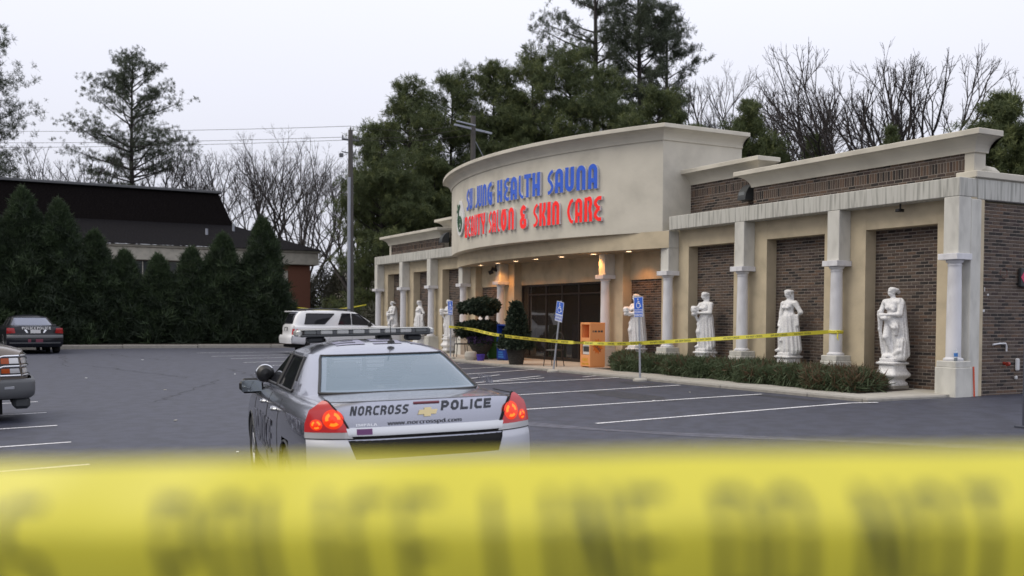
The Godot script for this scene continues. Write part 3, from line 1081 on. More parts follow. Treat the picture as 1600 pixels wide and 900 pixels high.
	put("roof_vent", vent, M.cream, s)
	lay_bricks()
	build_sign()

# ---------------------------------------------------------------- raised letters
func spline(p: Array, n := 6) -> PackedVector2Array:
	var out := PackedVector2Array()
	for i in p.size() - 1:
		var a: Vector2 = p[maxi(i - 1, 0)]
		var b: Vector2 = p[i]
		var c: Vector2 = p[i + 1]
		var d: Vector2 = p[mini(i + 2, p.size() - 1)]
		for k in n: out.append(b.cubic_interpolate(c, a, d, float(k) / n))
	out.append(p[p.size() - 1])
	return out

func arch(x0: float, x1: float, y: float, ry: float, from: float, to: float) -> Array:
	var o := []
	for i in 9:
		var a := deg_to_rad(lerpf(from, to, i / 8.0))
		o.append(Vector2((x0 + x1) / 2 + cos(a) * (x1 - x0) / 2, y + sin(a) * ry))
	return o

# strokes of the rounded sign letters in a cell of width w and height h, stroke t
func deco(ch: String, w: float, h: float, t: float) -> Array:
	var l := t / 2
	var r := w - t / 2
	var rx := minf((r - l) / 2.0 * 1.25, h * 0.3)
	match ch:
		"S": return [spline([Vector2(r + 0.2 * t, h - l * 0.7), Vector2(w * 0.42, h * 0.83), Vector2(l * 1.1, h * 0.62), Vector2(w * 0.6, h * 0.44), Vector2(r, h * 0.26), Vector2(w * 0.5, h * 0.09), Vector2(l * 0.4, l * 0.7)])]
		"U": return [PackedVector2Array([Vector2(l, h)] + arch(l, r, l + rx, rx, 180, 360) + [Vector2(r, h)])]
		"J": return [spline([Vector2(r, h), Vector2(r, h * 0.5), Vector2(r, h * 0.3), Vector2(w * 0.45, h * 0.08), Vector2(l * 0.5, l)])]
		"N": return [PackedVector2Array([Vector2(l, 0)] + arch(l, r, h - l - rx, rx, 180, 0) + [Vector2(r, 0)])]
		"G": return [spline([Vector2(r + l * 0.3, h - l * 0.6), Vector2(w * 0.4, h * 0.84), Vector2(l, h * 0.55), Vector2(l * 1.2, h * 0.28), Vector2(w * 0.6, h * 0.06), Vector2(r, l * 0.8)]), PackedVector2Array([Vector2(r, 0), Vector2(r, h * 0.46)]), PackedVector2Array([Vector2(w * 0.45, h * 0.46), Vector2(w, h * 0.46)])]
		"C": return [spline([Vector2(r + l * 0.4, h - l * 0.6), Vector2(w * 0.5, h * 0.87), Vector2(l, h * 0.6), Vector2(l, h * 0.38), Vector2(w * 0.5, h * 0.11), Vector2(r + l * 0.4, l * 0.6)])]
		"H": return [PackedVector2Array([Vector2(l, 0), Vector2(l, h)]), PackedVector2Array([Vector2(r, 0), Vector2(r, h)]), PackedVector2Array([Vector2(t, h * 0.42), Vector2(w - t, h * 0.42)])]
		"K": return [PackedVector2Array([Vector2(l, 0), Vector2(l, h)]), spline([Vector2(r, h), Vector2(r * 0.97, h * 0.72), Vector2(w * 0.6, h * 0.48), Vector2(r * 0.97, h * 0.25), Vector2(r, 0)])]
		"E": return [spline([Vector2(w, h - l), Vector2(w * 0.55, h * 0.92), Vector2(l, h * 0.75), Vector2(w * 0.5, h * 0.56), Vector2(w * 0.8, h * 0.53)]), spline([Vector2(w * 0.8, h * 0.49), Vector2(w * 0.5, h * 0.46), Vector2(l, h * 0.25), Vector2(w * 0.55, h * 0.08), Vector2(w, l)])]
		"A": return [PackedVector2Array([Vector2(l, 0)] + arch(l, r, h - l - rx, rx, 180, 0) + [Vector2(r, 0)]), PackedVector2Array([Vector2(t * 0.9, h * 0.34), Vector2(w - t * 0.9, h * 0.34)])]
		"L": return [spline([Vector2(l, h), Vector2(l, h * 0.55), Vector2(l, h * 0.28), Vector2(w * 0.6, l * 1.1), Vector2(w, l * 0.9)])]
		"T": return [PackedVector2Array([Vector2(0, h - l), Vector2(w, h - l)]), PackedVector2Array([Vector2(w / 2, 0), Vector2(w / 2, h - t)])]
		"Y": return [spline([Vector2(l, h), Vector2(l, h * 0.7), Vector2(w * 0.5, h * 0.45)]), spline([Vector2(r, h), Vector2(r, h * 0.62), Vector2(w * 0.62, h * 0.4), Vector2(w * 0.58, 0)])]
		"B": return [PackedVector2Array([Vector2(l, 0), Vector2(l, h)]), spline([Vector2(t, h - l), Vector2(w * 0.75, h * 0.93), Vector2(r, h * 0.76), Vector2(w * 0.7, h * 0.56), Vector2(t, h * 0.53)]), spline([Vector2(t, h * 0.47), Vector2(w * 0.75, h * 0.45), Vector2(r, h * 0.25), Vector2(w * 0.75, h * 0.07), Vector2(t, l)])]
		"R": return [PackedVector2Array([Vector2(l, 0), Vector2(l, h)]), spline([Vector2(t, h - l), Vector2(w * 0.7, h * 0.94), Vector2(r, h * 0.75), Vector2(w * 0.7, h * 0.5), Vector2(r, h * 0.3), Vector2(r, 0)])]
		"O": return [PackedVector2Array(arch(l, r, h / 2, h / 2 - l, 90, 450) + [Vector2(w / 2 + 0.001, h - l)]), PackedVector2Array(arch(l, r, h / 2, h / 2 - l, 90, 270)), PackedVector2Array(arch(l, r, h / 2, h / 2 - l, 270, 450))]
		"I": return [PackedVector2Array([Vector2(w / 2, 0), Vector2(w / 2, h)])]
		"&": return [spline([Vector2(w * 0.72, h * 0.52), Vector2(w * 0.35, h * 0.55), Vector2(w * 0.22, h * 0.76), Vector2(w * 0.5, h - l * 0.8), Vector2(w * 0.78, h * 0.82)]), spline([Vector2(w * 0.55, h * 0.49), Vector2(l, h * 0.32), Vector2(w * 0.3, l * 0.9), Vector2(w * 0.75, l * 1.2), Vector2(r * 0.9, h * 0.4)])]
	return []

# square letters for the patrol car and the tapes
func block(ch: String, w: float, h: float, t: float) -> Array:
	var l := t / 2
	var r := w - l
	var u := h - l
	var c := t * 0.7
	match ch:
		"N": return [PackedVector2Array([Vector2(l, 0), Vector2(l, h)]), PackedVector2Array([Vector2(r, 0), Vector2(r, h)]), PackedVector2Array([Vector2(t * 0.8, h * 0.98), Vector2(w - t * 0.8, h * 0.02)])]
		"O": return [PackedVector2Array([Vector2(w / 2, u), Vector2(l + c, u), Vector2(l, u - c), Vector2(l, l + c), Vector2(l + c, l), Vector2(r - c, l), Vector2(r, l + c), Vector2(r, u - c), Vector2(r - c, u), Vector2(w / 2, u)])]
		"D": return [PackedVector2Array([Vector2(w / 2, u), Vector2(l, u), Vector2(l, l), Vector2(r - c, l), Vector2(r, l + c), Vector2(r, u - c), Vector2(r - c, u), Vector2(w / 2, u)])]
		"R": return [PackedVector2Array([Vector2(l, 0), Vector2(l, u), Vector2(r - c, u), Vector2(r, u - c), Vector2(r, h * 0.5 + c), Vector2(r - c, h * 0.48), Vector2(t, h * 0.48)]), PackedVector2Array([Vector2(r - c, h * 0.48 - l), Vector2(r, h * 0.28), Vector2(r, 0)])]
		"P": return [PackedVector2Array([Vector2(l, 0), Vector2(l, u), Vector2(r - c, u), Vector2(r, u - c), Vector2(r, h * 0.42 + c), Vector2(r - c, h * 0.42), Vector2(t, h * 0.42)])]
		"C": return [PackedVector2Array([Vector2(w, u), Vector2(l + c, u), Vector2(l, u - c), Vector2(l, l + c), Vector2(l + c, l), Vector2(w, l)])]
		"S": return [PackedVector2Array([Vector2(w, u), Vector2(l + c, u), Vector2(l, u - c), Vector2(l, h * 0.5 + c), Vector2(l + c, h * 0.5), Vector2(r - c, h * 0.5), Vector2(r, h * 0.5 - c), Vector2(r, l + c), Vector2(r - c, l), Vector2(0, l)])]
		"L": return [PackedVector2Array([Vector2(l, h), Vector2(l, l), Vector2(w, l)])]
		"I": return [PackedVector2Array([Vector2(w / 2, 0), Vector2(w / 2, h)])]
		"E": return [PackedVector2Array([Vector2(w, u), Vector2(l, u), Vector2(l, l), Vector2(w, l)]), PackedVector2Array([Vector2(t, h * 0.5), Vector2(w * 0.9, h * 0.5)])]
		"T": return [PackedVector2Array([Vector2(0, u), Vector2(w, u)]), PackedVector2Array([Vector2(w / 2, 0), Vector2(w / 2, h - t)])]
		"9": return [PackedVector2Array([Vector2(r, h * 0.45), Vector2(l, h * 0.45), Vector2(l, u), Vector2(r, u), Vector2(r, l), Vector2(0, l)])]
		"5": return [PackedVector2Array([Vector2(w, u), Vector2(l, u), Vector2(l, h * 0.52), Vector2(r, h * 0.52), Vector2(r, l), Vector2(0, l)])]
	return []

# ribbon along a polyline with mitred corners; at(x, y, out) gives the place
func ribbon(face: Geo, side: Geo, line: PackedVector2Array, t: float, at: Callable, top: float, depth: float) -> void:
	var n := line.size()
	var closed := n > 3 and line[0].distance_to(line[n - 1]) < 0.002
	var L: Array[Vector3] = []
	var Rr: Array[Vector3] = []
	var Lb: Array[Vector3] = []
	var Rb: Array[Vector3] = []
	for i in n:
		var d0 := (line[i] - line[i - 1]).normalized() if i > 0 else (line[0] - line[n - 2]).normalized() if closed else (line[1] - line[0]).normalized()
		var d1 := (line[i + 1] - line[i]).normalized() if i < n - 1 else (line[1] - line[0]).normalized() if closed else d0
		var q := Vector2(-d0.y - d1.y, d0.x + d1.x).normalized()
		var k := t / 2 / maxf(0.5, q.dot(Vector2(-d1.y, d1.x)))
		var a := line[i] + q * k
		var b := line[i] - q * k
		L.append(at.call(a.x, a.y, top)); Rr.append(at.call(b.x, b.y, top))
		Lb.append(at.call(a.x, a.y, top - depth)); Rb.append(at.call(b.x, b.y, top - depth))
	for i in n - 1:
		face.quad(Rr[i], Rr[i + 1], L[i + 1], L[i])
		if side:
			side.quad(L[i], L[i + 1], Lb[i + 1], Lb[i])
			side.quad(Rr[i + 1], Rr[i], Rb[i], Rb[i + 1])
	if side and not closed:
		side.quad(Rr[0], L[0], Lb[0], Rb[0])
		side.quad(L[n - 1], Rr[n - 1], Rb[n - 1], Lb[n - 1])

func sign_letter(parent: Node, ch: String, s0: float, s1: float, y: float, h: float, mat: Material) -> void:
	var face := Geo.new()
	var side := Geo.new()
	var w := s1 - s0
	var t := minf(0.145, w * 0.38)
	if ch == "I": t = minf(w, 0.15)
	var at := func(px: float, py: float, o: float) -> Vector3:
		var r := 15.3
		var a := (s0 + px) / r
		return Vector3(-15.3 + sin(a) * (r + o), y + py, 1.45 - r + cos(a) * (r + o))
	var k := 0
	for st in deco(ch, w, h, t):
		ribbon(face, side, st, t, at, 0.085 + 0.002 * k, 0.075)
		k += 1
	put2("letter", face, mat, side, M.sign_return, parent)

func build_sign() -> void:
	# letter cells measured along the curve
	var blue := thing("shop_sign", "row of raised blue capital letters on the curved parapet", "sign")
	for q in [["S", -2.49, -2.20], ["U", -2.15, -1.87], ["J", -1.60, -1.34], ["U", -1.30, -1.02], ["N", -0.96, -0.66], ["G", -0.59, -0.24], ["H", 0.09, 0.42], ["E", 0.53, 0.82], ["A", 0.91, 1.27], ["L", 1.37, 1.60], ["T", 1.64, 1.98], ["H", 2.05, 2.41], ["S", 2.74, 3.00], ["A", 3.07, 3.40], ["U", 3.48, 3.83], ["N", 3.92, 4.26], ["A", 4.35, 4.68]]:
		sign_letter(blue, q[0], q[1], q[2], 4.91, 0.685, M.sign_blue)
	var red := thing("shop_sign", "row of raised red capital letters below the blue row", "sign")
	for q in [["B", -2.68, -2.37], ["E", -2.29, -2.04], ["A", -1.98, -1.73], ["U", -1.67, -1.44], ["T", -1.39, -1.10], ["Y", -1.06, -0.75], ["S", -0.49, -0.27], ["A", -0.22, 0.02], ["L", 0.10, 0.28], ["O", 0.34, 0.70], ["N", 0.80, 1.11], ["&", 1.44, 1.78], ["S", 2.10, 2.33], ["K", 2.39, 2.68], ["I", 2.75, 2.89], ["N", 2.96, 3.25], ["C", 3.58, 3.83], ["A", 3.88, 4.15], ["R", 4.23, 4.51], ["E", 4.57, 4.83]]:
		sign_letter(red, q[0], q[1], q[2], 4.02, 0.67, M.sign_red)
	var em := thing("shop_emblem", "round white emblem with a green swirl beside the lettering", "sign")
	var at := func(px: float, py: float, o: float) -> Vector3:
		var a := (-3.45 + px * 1.35) / 15.3
		return Vector3(-15.3 + sin(a) * (15.3 + o), 4.83 + py, 1.45 - 15.3 + cos(a) * (15.3 + o))
	var disc := Geo.new()
	var side := Geo.new()
	var ring := PackedVector2Array()
	for i in 33:
		var a := TAU * i / 32.0
		var fat := 0.40 if sin(a) < 0.1 else 0.40 - 0.2 * sin(a)
		ring.append(Vector2(cos(a) * fat, sin(a) * 0.60 - 0.08))
	for i in 32:
		disc.tri_to(at.call(0, 0, 0.07), at.call(ring[i].x, ring[i].y, 0.07), at.call(ring[i + 1].x, ring[i + 1].y, 0.07), Vector3(0, 0, 1))
		side.quad_to(at.call(ring[i].x, ring[i].y, 0.07), at.call(ring[i + 1].x, ring[i + 1].y, 0.07), at.call(ring[i + 1].x, ring[i + 1].y, 0.01), at.call(ring[i].x, ring[i].y, 0.01), at.call(ring[i].x, ring[i].y, 0.07) - at.call(0, 0, 0.07))
	put2("disc", disc, M.sign_white, side, M.sign_return, em)
	var gr := Geo.new()
	var gs := Geo.new()
	var n := 0
	for st in [spline([Vector2(-0.22, 0.40), Vector2(-0.12, 0.12), Vector2(-0.2, -0.15), Vector2(-0.08, -0.42)]), spline([Vector2(-0.08, -0.48), Vector2(0.12, -0.5), Vector2(0.2, -0.3), Vector2(0.06, -0.18), Vector2(-0.06, -0.28), Vector2(0.02, -0.36)]), spline([Vector2(-0.2, -0.2), Vector2(-0.02, -0.05), Vector2(0.16, -0.12), Vector2(0.24, -0.3)]), spline([Vector2(-0.28, 0.16), Vector2(-0.1, 0.2), Vector2(0.04, 0.36)])]:
		ribbon(gr, gs, st, 0.085, at, 0.09 + 0.002 * n, 0.018)
		n += 1
	put2("swirl", gr, M.sign_green, gs, M.sign_green, em)

# ---------------------------------------------------------------- building on the left
func build_church() -> void:
	var c := thing("dark_roofed_building", "low red brick building with a steep dark mansard roof behind the conifers", "building")
	var x := -54.0
	var g := Geo.new()
	g.span(Vector3(-76, -0.3, -4.6), Vector3(x - 0.3, 5.0, 26.0))
	put("wall", g, M.red_brick, c)
	g = Geo.new()
	g.span(Vector3(-76.6, 4.82, -5.1), Vector3(x, 5.62, 26.5), 0.03)
	g.span(Vector3(-76.7, 5.62, -5.2), Vector3(x + 0.1, 5.78, 26.6), 0.03)
	put("fascia_board", g, M.fascia, c)
	g = Geo.new()
	var e0 := Vector3(x + 0.25, 5.785, -5.35)
	var e1 := Vector3(x + 0.25, 5.785, 27)
	var i0 := Vector3(-60.0, 7.75, -0.75)
	var i1 := Vector3(-60.0, 7.75, 22)
	g.quad_to(e0, e1, i1, i0, Vector3(1, 1, 0))
	g.quad_to(e0, i0, Vector3(-72, 7.75, -0.75), Vector3(-77, 5.785, -5.35), Vector3(0, 1, -1))
	put("roof_slope", g, M.shingle, c)
	g = Geo.new()
	var t0 := Vector3(-60.4, 10.0, 0.2)
	var t1 := Vector3(-60.4, 10.0, 22)
	g.quad_to(i0, i1, t1, t0, Vector3(1, 0, 0))
	g.quad_to(i0, t0, Vector3(-71.6, 10.0, 0.2), Vector3(-72, 7.75, -0.75), Vector3(0, 0, -1))
	g.quad_to(t0, t1, Vector3(-71.6, 10, 22), Vector3(-71.6, 10, 0.2), Vector3.UP)
	put("mansard_roof", g, M.mansard, c)
	g = Geo.new()
	g.span(Vector3(-60.7, 9.98, 0.0), Vector3(-60.15, 10.16, 22.2), 0.02)
	g.span(Vector3(-71.7, 9.98, 0.0), Vector3(-60.702, 10.16, 0.3), 0.02)
	put("roof_edge", g, M.plastic_grey, c)
	for z in [-1.2, 2.0, 4.1, 6.2, 9.4, 12.6]:
		var w := part("window", c, Vector3(x - 0.27, 4.05, z))
		g = Geo.new()
		g.box(Vector3(0, 0, -0.58), Vector3(0.1, 1.5, 0.07)); g.box(Vector3(0, 0, 0.58), Vector3(0.1, 1.5, 0.07))
		g.box(Vector3(0, -0.72, 0), Vector3(0.1, 0.07, 1.09)); g.box(Vector3(0, 0, 0), Vector3(0.08, 1.36, 0.05))
		put("frame", g, M.fascia, w)
		g = Geo.new()
		g.box(Vector3(-0.02, 0, 0), Vector3(0.04, 1.46, 1.14))
		put("pane", g, M.window_pane, w)
	var d := part("door", c, Vector3(x - 0.26, 2.6, -2.6))
	g = Geo.new()
	g.box(Vector3(0, 0, 0), Vector3(0.08, 3.6, 0.9), 0.02)
	put("door_leaf", g, M.fascia, d)
	for q in [Vector3(-57.0, 6.75, 1.7), Vector3(-57.6, 7.1, 13.0), Vector3(-58.4, 7.3, -0.4)]:
		g = Geo.new()
		g.rod(q - Vector3.UP * 0.2, q + Vector3.UP * 0.45, 0.09, 8)
		put("roof_vent", g, M.galvanised, c)
	g = Geo.new()
	g.rod(Vector3(x + 0.12, 5.6, 1.2), Vector3(x + 0.12, 0.2, 1.2), 0.06, 6)
	put("downpipe", g, M.fascia, c)
	# pale little house far behind the pole
	var h := thing("pale_house", "small pale house mostly hidden by the bare trees behind the pole", "building", Vector3(-60.0, 0, -12.5))
	g = Geo.new()
	g.span(Vector3(-5, -0.2, -4), Vector3(0, 3.2, 3))
	put("wall", g, M.fascia, h)
	g = Geo.new()
	g.quad_to(Vector3(0.4, 3.15, -4.4), Vector3(0.4, 3.15, 3.4), Vector3(-2.5, 5.0, 3.4), Vector3(-2.5, 5.0, -4.4), Vector3(1, 1, 0))
	g.quad_to(Vector3(-5.4, 3.15, -4.4), Vector3(-5.4, 3.15, 3.4), Vector3(-2.5, 5.0, 3.4), Vector3(-2.5, 5.0, -4.4), Vector3(-1, 1, 0))
	put("roof", g, M.plinth_grey, h)

# ---------------------------------------------------------------- trees
func leaf_clump(sd: int, count: int, length: float, width: float, up: float, spread: float) -> ArrayMesh:
	var g := Geo.new()
	var r := RandomNumberGenerator.new()
	r.seed = sd
	for i in count:
		var d := Vector3(r.randfn(), r.randfn() + up, r.randfn()).normalized()
		var o := Vector3(r.randfn(), r.randfn(), r.randfn()) * spread
		var s := d.cross(Vector3(r.randfn(), r.randfn(), r.randfn())).normalized()
		var l := length * r.randf_range(0.6, 1.15)
		var a := o + s * width
		var b := o - s * width
		var m := o + d * l * 0.55
		var sw := s * width * 1.2
		g.tri(a, b, m + sw)
		g.tri(b, m - sw, m + sw)
		g.tri(m + sw, m - sw, o + d * l)
	return g.mesh()

func limb(g: Geo, twigs: Geo, p: Vector3, d: Vector3, length: float, r: float, level: int, most: int, rr: RandomNumberGenerator, up: float) -> void:
	var n := 4 if level < 2 else 3
	var pts := PackedVector3Array([p])
	var rad := PackedFloat32Array([r])
	var q := p
	var dir := d
	var last := level >= most
	for i in n:
		dir = (dir + Vector3(rr.randfn(), rr.randfn(), rr.randfn()) * (0.05 if level < 2 else 0.085) + Vector3.UP * up * 0.04).normalized()
		q += dir * length / n
		pts.append(q)
		rad.append(maxf(lerpf(r, r * (0.35 if last else 0.78), float(i + 1) / n), 0.0075))
	(g if level < 4 else twigs).tube(pts, rad, 7 if level == 0 else 5 if level < 3 else 3, false)
	# short side twigs
	if level >= 2:
		for k in 3:
			var i := rr.randi_range(1, n - 1)
			var side := dir.cross(Vector3(rr.randfn(), rr.randfn(), rr.randfn())).normalized()
			var td := (dir * 0.75 + side * 0.65 + Vector3.UP * 0.2).normalized()
			var l := length * rr.randf_range(0.25, 0.5)
			twigs.tube(PackedVector3Array([pts[i], pts[i] + td * l * 0.5, pts[i] + (td + side * rr.randf_range(-0.2, 0.2)) * l]), PackedFloat32Array([0.009, 0.008, 0.006]), 3, false)
	if last: return
	var kids := rr.randi_range(4, 5) if level == 0 else 3 if rr.randf() < 0.45 else 2
	var spin := rr.randf() * TAU
	var ref := dir.cross(Vector3(0.3, 0.2, 1.0)).normalized()
	for k in kids:
		var side := ref.rotated(dir, spin + TAU * k / kids + rr.randf_range(-0.4, 0.4))
		var ang := rr.randf_range(0.22, 0.55) if level > 0 else rr.randf_range(0.25, 0.6)
		if k == 0 and level > 0: ang *= 0.5
		var nd := (dir * cos(ang) + side * sin(ang)).normalized()
		if nd.y < 0.05: nd.y = 0.05
		limb(g, twigs, q - dir * length * 0.02 * k, nd.normalized(), length * rr.randf_range(0.62, 0.86) if level > 0 else length * rr.randf_range(1.1, 1.5), r * (0.72 if k == 0 else rr.randf_range(0.5, 0.64)), level + 1, most, rr, up)

func bare_tree(at: Vector2, h: float, sd: int, label: String, forks := 1, most := 6, lean := 0.0, up := 1.0) -> void:
	var t := thing("bare_tree", label, "tree", Vector3(at.x, -0.2, at.y), 0, "leafless trees behind the buildings")
	var rr := RandomNumberGenerator.new()
	rr.seed = sd
	var g := Geo.new()
	var tw := Geo.new()
	for f in forks:
		var d := Vector3(0, 1, 0)
		if forks > 1:
			var a := TAU * f / forks + rr.randf()
			d = Vector3(cos(a) * 0.16, 1, sin(a) * 0.16).normalized()
		d = (d + Vector3(0.0, 0, -lean)).normalized()
		limb(g, tw, Vector3.ZERO, d, h * rr.randf_range(0.17, 0.22), h * 0.0175 / sqrt(forks), 0, most, rr, up)
	# grow to the wanted height
	var top := 0.1
	for p in tw.v: top = maxf(top, p.y)
	var k := h / top
	for arr in [g, tw]:
		for i in arr.v.size(): arr.v[i] *= k
	put("trunk", g, M.bark_dark, t)
	var crown := put("crown", tw, M.twig, t)
	crown.set_meta("kind", "stuff")

var needles: Array[ArrayMesh] = []

func pine_tree(at: Vector2, h: float, base: float, half: float, sd: int, label: String, mat: String, dense := 1.0, clump := 0.5, round_top := 0.7) -> void:
	var t := thing("pine_tree", label, "tree", Vector3(at.x, -0.2, at.y), 0, "pines behind the buildings")
	var rr := RandomNumberGenerator.new()
	rr.seed = sd
	var g := Geo.new()
	var pts := PackedVector3Array()
	var rad := PackedFloat32Array()
	for i in 9:
		var k := i / 8.0
		pts.append(Vector3(sin(k * 2.2 + sd) * 0.02 * h * k, h * 0.97 * k, cos(k * 1.7 + sd) * 0.02 * h * k))
		rad.append(lerpf(h * 0.0155, h * 0.002, k))
	g.tube(pts, rad, 8, false)
	var xf: Array[Transform3D] = []
	var y := base
	while y < h * 0.985:
		var k := (y - base) / (h - base)
		var prof := pow(sin(PI * clampf(0.16 + 0.84 * k * 0.98, 0.0, 1.0)), round_top) * (1.0 - 0.25 * k)
		var nb := rr.randi_range(3, 5)
		var a0 := rr.randf() * TAU
		for b in nb:
			if rr.randf() < 0.16: continue
			var a := a0 + TAU * b / nb + rr.randf_range(-0.35, 0.35)
			var L := half * prof * rr.randf_range(0.6, 1.12)
			if L < 0.3: L = 0.3
			var seg := clampf(y / h * 8.0, 0, 7.99)
			var si := int(seg)
			var p0 := pts[si].lerp(pts[si + 1], seg - si)
			p0.y = y
			var rise := lerpf(0.05, 0.75, k) + rr.randf_range(-0.1, 0.15)
			var bp := PackedVector3Array([p0])
			var br := PackedFloat32Array([0.015 + L * 0.014])
			var d := Vector3(cos(a), rise, sin(a)).normalized()
			var q := p0
			for s in 4:
				d = (d + Vector3(rr.randfn() * 0.12, rr.randfn() * 0.09 + 0.05, rr.randfn() * 0.12)).normalized()
				q += d * L / 4
				bp.append(q)
				br.append(lerpf(0.015 + L * 0.014, 0.008, (s + 1) / 4.0))
			g.tube(bp, br, 4, false)
			var nc := int(ceil(L * 20.0 * dense))
			for c in nc:
				var tt := lerpf(0.30, 1.05, pow(rr.randf(), 0.7)) * 4.0
				var ti := mini(int(tt), 3)
				var at2 := bp[ti].lerp(bp[ti + 1], tt - ti)
				var sidew := L * (0.24 if dense > 0.7 else 0.15) * clampf(tt / 4.0, 0.2, 1.0)
				var cp := at2 + Vector3(clampf(rr.randfn(), -1.4, 1.4) * sidew, clampf(rr.randfn(), -1.4, 1.4) * sidew * 0.45, clampf(rr.randfn(), -1.4, 1.4) * sidew)
				var s2 := clump * rr.randf_range(0.55, 1.1)
				xf.append(Transform3D(Basis.from_euler(Vector3(rr.randf_range(-0.5, 0.5), rr.randf() * TAU, rr.randf_range(-0.5, 0.5))).scaled(Vector3.ONE * s2), cp))
		y += (h - base) / (17.0 + 5.0 * dense) * rr.randf_range(0.6, 1.3)
	put("trunk", g, M.bark_dark, t)
	var half1: Array[Transform3D] = []
	var half2: Array[Transform3D] = []
	for i in xf.size(): (half1 if rr.randf() < 0.74 else half2).append(xf[i])
	many("crown", needles[sd % 3], M[mat], half1, t)
	many("crown", needles[(sd + 1) % 3], M["pine_light" if mat == "pine" else mat], half2, t)

var sprays: Array[ArrayMesh] = []

func conifer(x: float, z: float, h: float, half: float, sd: int, label: String) -> void:
	var t := thing("conifer", label, "tree", Vector3(x, 0.0, z), 0, "conifers in the screen along the kerb")
	var rr := RandomNumberGenerator.new()
	rr.seed = sd
	var g := Geo.new()
	g.tube(PackedVector3Array([Vector3(0, -0.1, 0), Vector3(0.03, h * 0.5, 0.02), Vector3(0, h * 0.97, 0)]), PackedFloat32Array([0.12, 0.07, 0.012]), 7, false)
	var xa: Array[Transform3D] = []
	var xb: Array[Transform3D] = []
	var n := int(2000 * half * h / 6.0)
	for i in n:
		var k := pow(rr.randf(), 1.35)
		var y := 0.05 + k * h * 0.96
		var a := rr.randf() * TAU
		var lobe := 1.0 + 0.16 * sin(a * 3.0 + sd + y * 1.9) + 0.12 * sin(a * 5.0 - y * 3.1)
		var rmax := half * pow(1.0 - k, 0.68) * lobe * (0.82 + 0.18 * minf(1.0, y / 0.8)) * rr.randf_range(0.82, 1.18) + 0.05
		var r := rmax * sqrt(rr.randf_range(0.35, 1.0))
		var tiltv := 0.7 if r > rmax * 0.8 else 0.35
		var B := Basis(Vector3.UP, -a) * Basis(Vector3.BACK, -tiltv + rr.randfn() * 0.25) * Basis(Vector3.UP, rr.randf() * TAU)
		var T := Transform3D(B.scaled(Vector3.ONE * rr.randf_range(0.7, 1.25) * (0.55 + 0.45 * (1.0 - k))), Vector3(cos(a) * r, y, sin(a) * r))
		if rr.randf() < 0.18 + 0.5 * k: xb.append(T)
		else: xa.append(T)
	for i in 14:
		xb.append(Transform3D(Basis(Vector3.UP, rr.randf() * TAU).scaled(Vector3.ONE * 0.55), Vector3(rr.randfn() * 0.04, h * (0.92 + 0.006 * i), rr.randfn() * 0.04)))
	put("trunk", g, M.bark_dark, t)
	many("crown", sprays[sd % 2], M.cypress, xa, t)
	many("crown", sprays[(sd + 1) % 2], M.cypress_light, xb, t)

